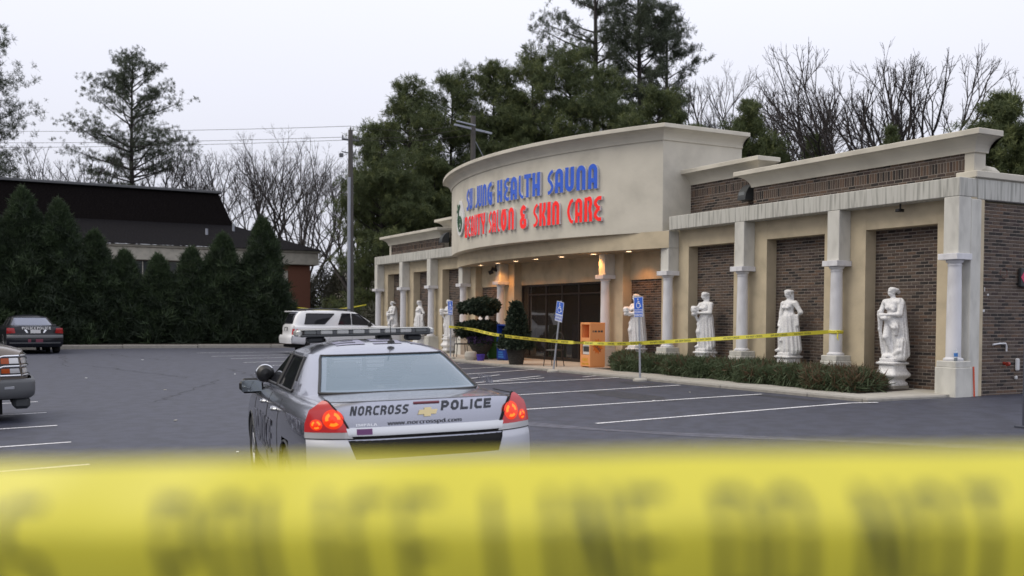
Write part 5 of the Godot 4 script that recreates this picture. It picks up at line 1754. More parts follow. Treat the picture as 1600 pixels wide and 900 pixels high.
func statue_figure(kind: int) -> Geo:
	var F := Field.new(Vector3(-0.42, -0.02, -0.36), Vector3(0.44, 1.56, 0.40), 0.0165, 0.012)
	# neck, chest, waist, hips
	F.cap(Vector3(0, 1.22, 0), Vector3(0, 1.31, 0.01), 0.046, 0.040)
	F.cap(Vector3(-0.115, 1.165, -0.005), Vector3(0.115, 1.165, -0.005), 0.062, 0.062)
	F.cap(Vector3(0, 1.13, 0.0), Vector3(0, 0.93, 0.005), 0.125, 0.105, 5.0, 0.006, 1.0, 1.2)
	for s in [-1, 1]: F.cap(Vector3(s * 0.06, 1.075, 0.085), Vector3(s * 0.055, 1.06, 0.10), 0.050, 0.044)
	F.cap(Vector3(0, 0.90, 0.0), Vector3(0.01, 0.80, -0.005), 0.118, 0.142, 7.0, 0.007, 0.5, 1.1)
	match kind:
		0:
			head(F, Vector3(-0.01, 1.395, 0.015), -0.45, true)
			# bare leg stepping forward, drapery gathered over the thigh
			F.cap(Vector3(-0.065, 0.79, 0.02), Vector3(-0.04, 0.46, 0.15), 0.088, 0.058)
			F.cap(Vector3(-0.04, 0.46, 0.15), Vector3(0.03, 0.11, 0.03), 0.054, 0.034)
			F.cap(Vector3(0.03, 0.08, 0.02), Vector3(-0.01, 0.065, 0.15), 0.036, 0.028)
			F.cap(Vector3(0.07, 0.78, -0.02), Vector3(0.07, 0.1, -0.05), 0.105, 0.085, 9.0, 0.012, 0.0)
			F.cap(Vector3(0.0, 0.78, -0.03), Vector3(-0.10, 0.08, -0.03), 0.13, 0.11, 9.0, 0.016, 1.0)
			F.cap(Vector3(-0.13, 0.86, 0.05), Vector3(0.13, 0.66, 0.10), 0.045, 0.06, 6.0, 0.010, 0.4)
			F.cap(Vector3(0.13, 0.70, 0.08), Vector3(0.13, 0.52, 0.08), 0.05, 0.03, 5.0, 0.008, 0.0)
			F.cap(Vector3(0.15, 1.15, -0.06), Vector3(0.16, 0.12, -0.12), 0.06, 0.10, 8.0, 0.014, 0.0)
			# mantle over the shoulders
			F.cap(Vector3(-0.14, 1.18, 0.03), Vector3(0.14, 1.19, 0.0), 0.072, 0.080, 6.0, 0.010, 0.0)
			F.cap(Vector3(-0.12, 1.17, 0.07), Vector3(0.10, 1.02, 0.12), 0.035, 0.03)
			F.cap(Vector3(0.19, 1.15, 0.0), Vector3(0.20, 0.93, 0.06), 0.062, 0.052, 5.0, 0.006, 0.0)
			F.cap(Vector3(0.20, 0.93, 0.06), Vector3(-0.02, 0.92, 0.21), 0.045, 0.028)
			hand(F, Vector3(-0.03, 0.92, 0.215), Vector3(-1, 0, 0.25).normalized(), Vector3(0, -0.4, -0.9).normalized())
			F.cap(Vector3(-0.18, 1.15, 0.03), Vector3(-0.21, 0.93, 0.12), 0.055, 0.044)
			F.cap(Vector3(-0.21, 0.93, 0.12), Vector3(-0.06, 0.85, 0.23), 0.040, 0.027)
			hand(F, Vector3(-0.06, 0.85, 0.23), Vector3(1, -0.1, 0.1).normalized(), Vector3(0, 0.2, -1).normalized())
			F.cap(Vector3(-0.16, 0.98, 0.16), Vector3(-0.19, 0.62, 0.13), 0.055, 0.03, 6.0, 0.012, 0.0)
			F.cap(Vector3(-0.19, 0.62, 0.13), Vector3(-0.15, 0.14, 0.06), 0.03, 0.05, 6.0, 0.008, 0.0)
			# stump with bark
			F.cap(Vector3(0.17, 0.06, -0.02), Vector3(0.18, 0.36, -0.02), 0.115, 0.085, 9.0, 0.014, 0.0)
			F.cap(Vector3(0.19, 0.30, 0.03), Vector3(0.22, 0.40, 0.0), 0.05, 0.04)
			F.cap(Vector3(0.12, 0.12, 0.07), Vector3(0.2, 0.18, 0.07), 0.045, 0.05)
		1:
			head(F, Vector3(-0.005, 1.39, 0.02), -0.12, false, 0.18)
			F.cap(Vector3(0.01, 0.84, 0.0), Vector3(0.03, 0.10, -0.02), 0.135, 0.185, 11.0, 0.022, 0.6)
			F.cap(Vector3(-0.05, 0.80, 0.03), Vector3(-0.10, 0.44, 0.10), 0.10, 0.085, 8.0, 0.012, 0.0)
			F.cap(Vector3(-0.10, 0.44, 0.10), Vector3(-0.12, 0.12, 0.06), 0.082, 0.085, 9.0, 0.016, 0.0)
			F.cap(Vector3(-0.13, 0.09, 0.10), Vector3(-0.17, 0.07, 0.19), 0.05, 0.03)
			F.cap(Vector3(0.14, 0.80, -0.05), Vector3(0.17, 0.10, -0.06), 0.06, 0.10, 8.0, 0.016, 0.0)
			F.cap(Vector3(0.13, 0.90, 0.02), Vector3(-0.13, 0.52, 0.12), 0.03, 0.045)
			F.cap(Vector3(0.15, 0.86, 0.0), Vector3(-0.05, 0.30, 0.15), 0.025, 0.035)
			# arm bent behind the back
			F.cap(Vector3(0.17, 1.165, -0.01), Vector3(0.275, 0.955, -0.06), 0.062, 0.050, 4.0, 0.006, 0.0)
			F.cap(Vector3(0.275, 0.955, -0.06), Vector3(0.13, 0.875, -0.14), 0.046, 0.030)
			hand(F, Vector3(0.13, 0.875, -0.14), Vector3(-1, -0.2, 0).normalized(), Vector3(0, 0, 1))
			F.cap(Vector3(0.17, 0.86, -0.05), Vector3(0.21, 0.66, -0.03), 0.05, 0.035, 5.0, 0.008, 0.0)
			F.cap(Vector3(-0.17, 1.16, 0.0), Vector3(-0.195, 0.93, 0.03), 0.056, 0.045)
			F.cap(Vector3(-0.195, 0.93, 0.03), Vector3(-0.185, 0.72, 0.09), 0.040, 0.027)
			hand(F, Vector3(-0.185, 0.72, 0.09), Vector3(0, -1, 0.2).normalized(), Vector3(0.9, 0, 0.2).normalized())
			F.cap(Vector3(-0.17, 0.72, 0.06), Vector3(-0.20, 0.42, 0.06), 0.035, 0.06, 6.0, 0.010, 0.0)
		2, 3:
			head(F, Vector3(-0.015, 1.39, 0.02), -0.25 if kind == 2 else -0.55, kind == 3, 0.08)
			F.cap(Vector3(0.01, 0.84, 0.0), Vector3(0.02, 0.10, -0.02), 0.135, 0.160, 11.0, 0.020, 0.2 if kind == 2 else 1.7)
			F.cap(Vector3(-0.06, 0.80, 0.03), Vector3(-0.08, 0.46, 0.12), 0.10, 0.078, 7.0, 0.010, 0.0)
			F.cap(Vector3(-0.08, 0.46, 0.12), Vector3(-0.08, 0.12, 0.06), 0.076, 0.080, 9.0, 0.014, 0.0)
			F.cap(Vector3(-0.10, 0.09, 0.10), Vector3(-0.14, 0.07, 0.18), 0.05, 0.03)
			F.cap(Vector3(0.13, 0.84, -0.03), Vector3(0.15, 0.12, -0.05), 0.07, 0.09, 8.0, 0.014, 0.0)
			F.cap(Vector3(0.14, 0.88, 0.03), Vector3(-0.10, 0.66, 0.12), 0.045, 0.05, 6.0, 0.008, 0.0)
			F.cap(Vector3(0.18, 1.16, 0.0), Vector3(0.205, 0.95, 0.05), 0.064, 0.054, 4.0, 0.006, 0.0)
			F.cap(Vector3(0.205, 0.95, 0.05), Vector3(0.0, 0.94, 0.20), 0.048, 0.030)
			hand(F, Vector3(0.0, 0.94, 0.20), Vector3(-1, 0, 0.3).normalized(), Vector3(-0.1, 0.6, -0.5).normalized())
			F.cap(Vector3(-0.18, 1.16, 0.01), Vector3(-0.235, 0.97, 0.10), 0.056, 0.046)
			F.cap(Vector3(-0.235, 0.97, 0.10), Vector3(-0.16, 0.90, 0.26), 0.042, 0.028)
			hand(F, Vector3(-0.16, 0.90, 0.26), Vector3(0.8, 0, 0.4).normalized(), Vector3(0, 0.7, -0.4).normalized())
			# basket heaped with fruit and leaves
			F.cap(Vector3(-0.11, 0.93, 0.24), Vector3(-0.11, 1.00, 0.24), 0.065, 0.095, 12.0, 0.006, 0.0)
			for i in 11:
				var a := TAU * i / 11.0
				var rr := 0.072 if i % 2 else 0.045
				var p := Vector3(-0.11 + cos(a) * rr, 1.055 + 0.018 * (i % 3), 0.24 + sin(a) * rr)
				F.cap(p, p + Vector3(0, 0.012, 0), 0.030, 0.026)
			if kind == 3:
				for i in 6:
					var p := Vector3(0.10 - 0.05 * i, 1.12 - 0.02 * i, 0.10 + 0.015 * i)
					F.cap(p, p + Vector3(0.02, -0.02, 0.01), 0.036, 0.032)
				for i in 4:
					var p := Vector3(-0.06 + 0.045 * i, 0.90 + 0.01 * i, 0.21 - 0.02 * i)
					F.cap(p, p + Vector3(0.01, -0.03, 0.0), 0.032, 0.026)
				F.cap(Vector3(0.12, 1.16, -0.07), Vector3(0.13, 0.15, -0.12), 0.055, 0.09, 8.0, 0.014, 0.0)
			else:
				F.cap(Vector3(-0.12, 0.90, 0.22), Vector3(-0.10, 0.74, 0.16), 0.04, 0.025)
	# rock under the feet
	F.cap(Vector3(-0.10, 0.045, 0.06), Vector3(0.12, 0.045, 0.0), 0.085, 0.10, 7.0, 0.012, 0.0, 1.0)
	return F.surface()

func build_statues() -> void:
	var ped := Geo.new()
	ped.lathe(PackedVector2Array([Vector2(0, 0), Vector2(0.235, 0), Vector2(0.235, 0.085), Vector2(0, 0.085)]), 48, Transform3D.IDENTITY, 14.0)
	var ped2 := Geo.new()
	ped2.lathe(PackedVector2Array([Vector2(0.222, 0.086), Vector2(0.224, 0.13), Vector2(0.205, 0.15), Vector2(0.185, 0.165), Vector2(0.180, 0.19), Vector2(0.190, 0.205), Vector2(0.225, 0.235), Vector2(0.262, 0.27), Vector2(0.270, 0.295), Vector2(0.258, 0.325), Vector2(0.225, 0.37), Vector2(0.200, 0.42), Vector2(0.190, 0.475), Vector2(0.195, 0.495), Vector2(0.225, 0.503), Vector2(0.238, 0.512), Vector2(0.240, 0.535), Vector2(0.232, 0.545), Vector2(0.205, 0.55), Vector2(0.202, 0.56), Vector2(0, 0.56)]), 48, Transform3D.IDENTITY, 9.0)
	var slab := Geo.new()
	slab.box(Vector3(0, 0.592, 0), Vector3(0.36, 0.062, 0.36), 0.012)
	var protos := []
	var group := "white statues in the brick niches"
	var spots := [[-1.50, 0, "white draped statue with one knee bare beside a stump, nearest the corner of the building"], [-4.40, 1, "white statue of a woman with one arm bent behind her back, second from the right"], [-7.30, 2, "white statue holding a basket over the long juniper bed"], [-10.25, 3, "white statue with a garland and basket behind the blue parking sign nearest the bed"], [-19.55, 1, "white statue largely hidden by the tiered topiary"], [-22.50, 2, "white statue with a basket beside the leftmost parking sign"], [-25.38, 1, "white statue in the middle niche of the left wing"], [-28.30, 0, "white statue farthest left, above the white vehicle's bonnet"]]
	var figs := []
	for k in 4: figs.append(statue_figure(k).mesh())
	var gm := ped.mesh()
	var pm := ped2.mesh()
	var sm := slab.mesh()
	for q in spots:
		var s := thing("statue", q[2], "statue", Vector3(q[0], -0.02 if q[0] > -2 else 0.0, -0.24), 0.0, group)
		put("ground_block", gm, M.plinth_grey, s)
		put("pedestal", pm, M.marble, s)
		put("plinth", sm, M.marble, s)
		var f := put("figure", figs[q[1]], M.marble, s)
		f.position.y = 0.595
		f.scale = Vector3(1.08, 0.97, 1.05)

# ---------------------------------------------------------------- vehicles
# car axes: u to the right, h up, v forward from the rear bumper (local -Z)
func hermite(xs: Array, ys: Array, x: float) -> float:
	var n := xs.size()
	if x <= xs[0]: return ys[0]
	if x >= xs[n - 1]: return ys[n - 1]
	var i := 0
	while x > xs[i + 1]: i += 1
	var h: float = xs[i + 1] - xs[i]
	var t: float = (x - xs[i]) / h
	var s: float = (ys[i + 1] - ys[i]) / h
	var s0: float = (ys[i] - ys[i - 1]) / (xs[i] - xs[i - 1]) if i > 0 else s
	var s1: float = (ys[i + 2] - ys[i + 1]) / (xs[i + 2] - xs[i + 1]) if i < n - 2 else s
	var m0: float = 0.0 if s0 * s <= 0.0 else 2.0 * s0 * s / (s0 + s)
	var m1: float = 0.0 if s1 * s <= 0.0 else 2.0 * s1 * s / (s1 + s)
	return (2 * t * t * t - 3 * t * t + 1) * ys[i] + (t * t * t - 2 * t * t + t) * h * m0 + (-2 * t * t * t + 3 * t * t) * ys[i + 1] + (t * t * t - t * t) * h * m1

class Car:
	var p: Dictionary
	var H: Callable
	const LOW := [[0.86, 0.0], [0.93, 0.03], [0.965, 0.10], [0.985, 0.22], [0.996, 0.36], [1.0, 0.52], [0.998, 0.68], [0.990, 0.82], [0.972, 0.93], [0.95, 1.0]]
	const UP := [[0.915, 0.42], [0.86, 0.68], [0.76, 0.85], [0.60, 0.94], [0.40, 0.985], [0.2, 0.998], [0.0, 1.0]]
	func bow(u: float, front := false) -> float:
		var b: float = p.bow_front if front else p.bow_rear
		return b * pow(minf(absf(u) / p.half, 1.05), p.get("bow_pow", 4.0))
	func face(h: float) -> float:
		return H.call(p.face_h, p.face_v, h)
	func nose(h: float) -> float:
		return H.call(p.nose_h, p.nose_v, h)
	func place(u: float, h: float, v: float) -> Vector3:
		var L: float = p.length
		var fr := pow(clampf(1.0 - v / 0.9, 0, 1), 2.0)
		var ff := pow(clampf(1.0 - (L - v) / 0.9, 0, 1), 2.0)
		var vv := v + (bow(u) + face(h)) * fr - (bow(u, true) + nose(h)) * ff
		return Vector3(u, h, -vv)
	func half_at(v: float) -> float: return H.call(p.sv, p.sw, v)
	func low_h(v: float, f: float) -> float:
		var sl: float = H.call(p.sv, p.ssill, v)
		var sh: float = H.call(p.sv, p.ssh, v)
		return lerpf(sl, sh, f)
	func section(v: float) -> Array:
		var w := half_at(v)
		var sh: float = H.call(p.sv, p.ssh, v)
		var tp: float = H.call(p.sv, p.stop, v)
		var a := []
		for q in LOW: a.append(Vector2(w * q[0], low_h(v, q[1])))
		for q in UP: a.append(Vector2(w * q[0], lerpf(sh, tp, q[1])))
		return a
	func row(v: float) -> PackedVector3Array:
		var s := section(v)
		var r := PackedVector3Array()
		for q in s: r.append(place(q.x, q.y, v))
		for i in range(s.size() - 2, -1, -1): r.append(place(-s[i].x, s[i].y, v))
		return r
	func side_u(v: float, h: float) -> float:
		var s := section(v)
		for i in s.size() - 1:
			if h <= s[i + 1].y:
				return lerpf(s[i].x, s[i + 1].x, clampf((h - s[i].y) / maxf(s[i + 1].y - s[i].y, 0.001), 0, 1))
		return 0.0
	# point on the flank, pushed out by o
	func flank(v: float, h: float, sgn: float, o: float) -> Vector3:
		return place(sgn * (side_u(v, h) + o), h, v)
	func tail(u: float, h: float, o: float) -> Vector3:
		var q := place(u, h, 0.0)
		var du := (place(u + 0.01, h, 0.0) - place(u - 0.01, h, 0.0))
		var dh := (place(u, h + 0.01, 0.0) - place(u, h - 0.01, 0.0))
		return q + du.cross(dh).normalized() * o
	# glasshouse
	func gh(h: float) -> Array:
		var t: float = clampf((h - p.belt) / (p.roof - p.belt), 0.0, 1.0)
		return [H.call(p.gt, p.grear, t), H.call(p.gt, p.gfront, t), H.call(p.gt, p.gw, t)]
	func gh_ring(h: float, M: int, shrink := 1.0, lift := 0.0) -> PackedVector3Array:
		var q := gh(h)
		var vc: float = (q[0] + q[1]) / 2.0
		var lv: float = (q[1] - q[0]) / 2.0
		var e: float = 2.0 / p.gn
		var r := PackedVector3Array()
		for k in M + 1:
			var a := TAU * k / M
			# spread the points along the sides, not only at the corners
			var c := cos(a)
			var s := sin(a)
			var m := pow(pow(absf(c), p.gn) + pow(absf(s), p.gn), 1.0 / p.gn)
			r.append(Vector3(q[2] * c / m * shrink, h + lift, -(vc + lv * s / m * shrink)))
		return r
	func gh_rear(u: float, h: float, o: float, front := false) -> Vector3:
		var q := gh(h)
		var vc: float = (q[0] + q[1]) / 2.0
		var lv: float = (q[1] - q[0]) / 2.0
		var k := pow(maxf(0.0, 1.0 - pow(minf(absf(u) / q[2], 0.999), p.gn)), 1.0 / p.gn)
		if front: return Vector3(u, h + o * 0.4, -(vc + lv * k + o))
		return Vector3(u, h + o * 0.4, -(vc - lv * k - o))
	func gh_side(v: float, h: float, sgn: float, o: float) -> Vector3:
		var q := gh(h)
		var vc: float = (q[0] + q[1]) / 2.0
		var lv: float = (q[1] - q[0]) / 2.0
		var k := pow(maxf(0.0, 1.0 - pow(minf(absf(v - vc) / lv, 0.999), p.gn)), 1.0 / p.gn)
		return Vector3(sgn * (q[2] * k + o), h, -v)

func resample(line: Array, n: int) -> PackedVector2Array:
	var len := [0.0]
	for i in line.size() - 1: len.append(len[i] + line[i].distance_to(line[i + 1]))
	var out := PackedVector2Array()
	var k := 0
	for i in n:
		var s: float = len[len.size() - 1] * i / (n - 1)
		while k < line.size() - 2 and s > len[k + 1]: k += 1
		out.append(line[k].lerp(line[k + 1], clampf((s - len[k]) / maxf(len[k + 1] - len[k], 1e-6), 0, 1)))
	return out

# a sheet between two edge lines on a surface given by at(x, y)
func sheet(g: Geo, left: Array, right: Array, n: int, m: int, at: Callable, hint: Vector3) -> void:
	var a := resample(left, n)
	var b := resample(right, n)
	var rows := []
	for i in n:
		var row := PackedVector3Array()
		for j in m:
			var q := a[i].lerp(b[i], float(j) / (m - 1))
			row.append(at.call(q.x, q.y))
		rows.append(row)
	g.grid(rows, hint)

func seam_tube(g: Geo, pts: Array, n: int, r: float, at: Callable, sides := 5) -> void:
	var a := resample(pts, n)
	var p := PackedVector3Array()
	var rad := PackedFloat32Array()
	for q in a:
		p.append(at.call(q.x, q.y))
		rad.append(r)
	g.tube(p, rad, sides)

func wheel(parent: Node, at: Vector3, r: float, w: float, side: float, rim: Material) -> void:
	var o := part("wheel", parent, at)
	var B := Basis(Vector3.BACK, -PI / 2 * side)
	var g := Geo.new()
	g.lathe(PackedVector2Array([Vector2(r * 0.62, -w / 2), Vector2(r * 0.92, -w / 2), Vector2(r * 0.985, -w * 0.40), Vector2(r, -w * 0.2), Vector2(r, w * 0.2), Vector2(r * 0.985, w * 0.40), Vector2(r * 0.92, w / 2), Vector2(r * 0.64, w * 0.47), Vector2(r * 0.60, w * 0.2), Vector2(r * 0.6, -w / 2)]), 36, Transform3D(B, Vector3.ZERO))
	put("tyre", g, M.rubber, o)
	g = Geo.new()
	g.lathe(PackedVector2Array([Vector2(r * 0.63, w * 0.44), Vector2(r * 0.60, w * 0.40), Vector2(r * 0.56, w * 0.28), Vector2(r * 0.2, w * 0.34), Vector2(r * 0.17, w * 0.42), Vector2(0, w * 0.43)]), 30, Transform3D(B, Vector3.ZERO))
	for k in 6:
		var a := TAU * k / 6
		g.box(B * Vector3(cos(a) * r * 0.38, w * 0.34, sin(a) * r * 0.38), Vector3(r * 0.42, w * 0.14, r * 0.14), 0.008, B * Basis(Vector3.UP, -a))
	put("rim", g, rim, o)

func body_shell(c: Car, root: Node3D, paint: Material, arches: Array) -> void:
	var L: float = c.p.length
	var rows := []
	var n := 84
	for i in n + 1:
		var t := float(i) / n
		rows.append(c.row(t * L))
	var C: int = rows[0].size()
	var keep := func(i: int, j: int) -> bool:
		var q: Vector3 = (rows[i][j] + rows[i + 1][j + 1]) / 2.0
		if absf(q.x) < c.p.half * 0.72: return true
		for a in arches:
			if Vector2(-q.z - a[0], q.y - a[1]).length() < a[2]: return false
		return true
	var g := Geo.new()
	g.grid(rows, Vector3.UP, keep, Vector3(0, 0.45, -L / 2))
	# rear and front caps
	for e in 2:
		var v := 0.0 if e == 0 else L
		var s := c.section(v)
		var cap := []
		for q in s:
			var r := PackedVector3Array()
			for j in 33: r.append(c.place(lerpf(-q.x, q.x, j / 32.0), q.y, v))
			cap.append(r)
		g.grid(cap, Vector3(0, 0, 1 if e == 0 else -1))
	put("body", g, paint, root)
	# floor, wheel wells and arch lips
	var f := Geo.new()
	f.box(Vector3(0, 0.30, -L / 2), Vector3(c.p.half * 1.5, 0.10, L * 0.93))
	for a in arches:
		for s in [-1.0, 1.0]:
			f.box(Vector3(s * c.p.half * 0.58, a[1] + 0.06, -a[0]), Vector3(0.06, a[2] * 1.9, a[2] * 2.1))
			var ring := PackedVector3Array()
			var inner := PackedVector3Array()
			for k in 19:
				var ang := deg_to_rad(lerpf(-18, 198, k / 18.0))
				var vv: float = a[0] + cos(ang) * a[2]
				var hh: float = a[1] + sin(ang) * a[2]
				ring.append(c.flank(vv, maxf(hh, 0.2), s, -0.012))
				inner.append(Vector3(s * c.p.half * 0.55, hh, -vv))
			f.grid([ring, inner], Vector3.DOWN)
	put("underbody", f, M.void_black, root)
	var lip := Geo.new()
	for a in arches:
		for s in [-1.0, 1.0]:
			var ring := PackedVector3Array()
			var rad := PackedFloat32Array()
			for k in 25:
				var ang := deg_to_rad(lerpf(-14, 194, k / 24.0))
				var hh: float = a[1] + sin(ang) * a[2]
				ring.append(c.flank(a[0] + cos(ang) * a[2], maxf(hh, 0.2), s, -0.004))
				rad.append(0.012)
			lip.tube(ring, rad, 6)
	put("wheel_arch", lip, M.plastic_dark, root)

# glasshouse with openings cut where the panes sit
func glasshouse(c: Car, root: Node3D, paint: Material, rear: Array, front: Array, sides: Array, pane_rear: Material, pane_front: Material, pane_side: Material) -> void:
	var MM := 240
	var rows := []
	var nh := 26
	for i in nh + 1: rows.append(c.gh_ring(lerpf(c.p.belt - 0.04, c.p.roof, float(i) / nh), MM))
	var inside := func(poly: Array, q: Vector2) -> bool: return Geometry2D.is_point_in_polygon(q, PackedVector2Array(poly))
	var keep := func(i: int, j: int) -> bool:
		var q: Vector3 = (rows[i][j] + rows[i + 1][j + 1]) / 2.0
		var G := c.gh(q.y)
		var vc: float = (G[0] + G[1]) / 2.0
		if absf(q.x) < G[2] * 0.93:
			if -q.z < vc: return not inside.call(rear, Vector2(q.x, q.y))
			return not inside.call(front, Vector2(q.x, q.y))
		for w in sides:
			if inside.call(w, Vector2(-q.z, q.y)): return false
		return true
	var g := Geo.new()
	var mid := Vector3(0, c.p.belt, -(c.p.grear[0] + c.p.gfront[0]) / 2.0)
	g.grid(rows, Vector3.UP, keep, mid)
	var cap := []
	for i in 15:
		var k := 1.0 - pow(i / 14.0, 1.4)
		cap.append(c.gh_ring(c.p.roof, MM, maxf(k, 0.001), c.p.crown * (1.0 - pow(k, 2.6))))
	g.grid(cap, Vector3.UP)
	put("roof", g, paint, root)
	var seal := Geo.new()
	var jobs := [[rear, pane_rear, func(x, y): return c.gh_rear(x, y, 0.004), func(x, y): return c.gh_rear(x, y, 0.007), "rear_window", Vector3(0, 0.4, 1)], [front, pane_front, func(x, y): return c.gh_rear(x, y, 0.004, true), func(x, y): return c.gh_rear(x, y, 0.007, true), "windscreen", Vector3(0, 0.4, -1)]]
	for w in sides:
		for s in [-1.0, 1.0]:
			jobs.append([w, pane_side, func(x, y): return c.gh_side(x, y, s, 0.002), func(x, y): return c.gh_side(x, y, s, 0.006), "side_window", Vector3(s, 0, 0)])
	for j in jobs:
		var poly: Array = j[0]
		var pane := Geo.new()
		# corners run: lower left, lower right, upper right, upper left; the upper edge may have more points
		sheet(pane, [poly[0], poly[poly.size() - 1]], [poly[1], poly[2]], 10, 24, j[2], j[5])
		var w := put(j[4], pane, j[1], root)
		var ring := poly.duplicate()
		ring.append(poly[0])
		var sg := Geo.new()
		seam_tube(sg, ring, 80, 0.013, j[3], 5)
		put("seal", sg, M.black, w)

func cabin(c: Car, root: Node3D, rows: Array, cage: float) -> void:
	var g := Geo.new()
	var b: float = c.p.belt
	var v0: float = c.p.grear[0]
	var v1: float = c.p.gfront[0]
	g.box(Vector3(0, b - 0.012, -(v0 + v1) / 2.0), Vector3(c.p.gw[0] * 1.86, 0.02, v1 - v0 - 0.25))
	for r in rows:
		for u in r[1]:
			g.box(Vector3(u, b + 0.02, -r[0]), Vector3(0.48, 0.24, 0.14), 0.05, Basis(Vector3.RIGHT, 0.18))
			g.box(Vector3(u, b + 0.19, -r[0] + 0.02), Vector3(0.26, 0.16, 0.10), 0.04, Basis(Vector3.RIGHT, 0.18))
	var wheelp := PackedVector3Array()
	var rad := PackedFloat32Array()
	var WB := Basis(Vector3.RIGHT, -1.0)
	for k in 25:
		wheelp.append(Vector3(-0.37, b + 0.02, -(v1 - 0.95)) + WB * Vector3(cos(TAU * k / 24) * 0.19, 0, sin(TAU * k / 24) * 0.19))
		rad.append(0.016)
	g.tube(wheelp, rad, 6, false)
	put("seats", g, M.cabin, root)
	if cage > 0.0:
		var cg := Geo.new()
		for k in 6: cg.rod(Vector3(-0.56, b + 0.04 + 0.04 * k, -cage), Vector3(0.56, b + 0.04 + 0.04 * k, -cage), 0.006, 5)
		for u in [-0.56, 0.0, 0.56]: cg.rod(Vector3(u, b, -cage), Vector3(u, b + 0.28, -cage), 0.022, 6)
		put("cage", cg, M.galvanised, root)

func car_basis(heading_deg: float, roll: float) -> Basis:
	var a := deg_to_rad(heading_deg)
	var z := Vector3(cos(a), 0, sin(a))
	var x := Vector3.UP.cross(z)
	return Basis(x, Vector3.UP, z) * Basis(Vector3.BACK, roll)

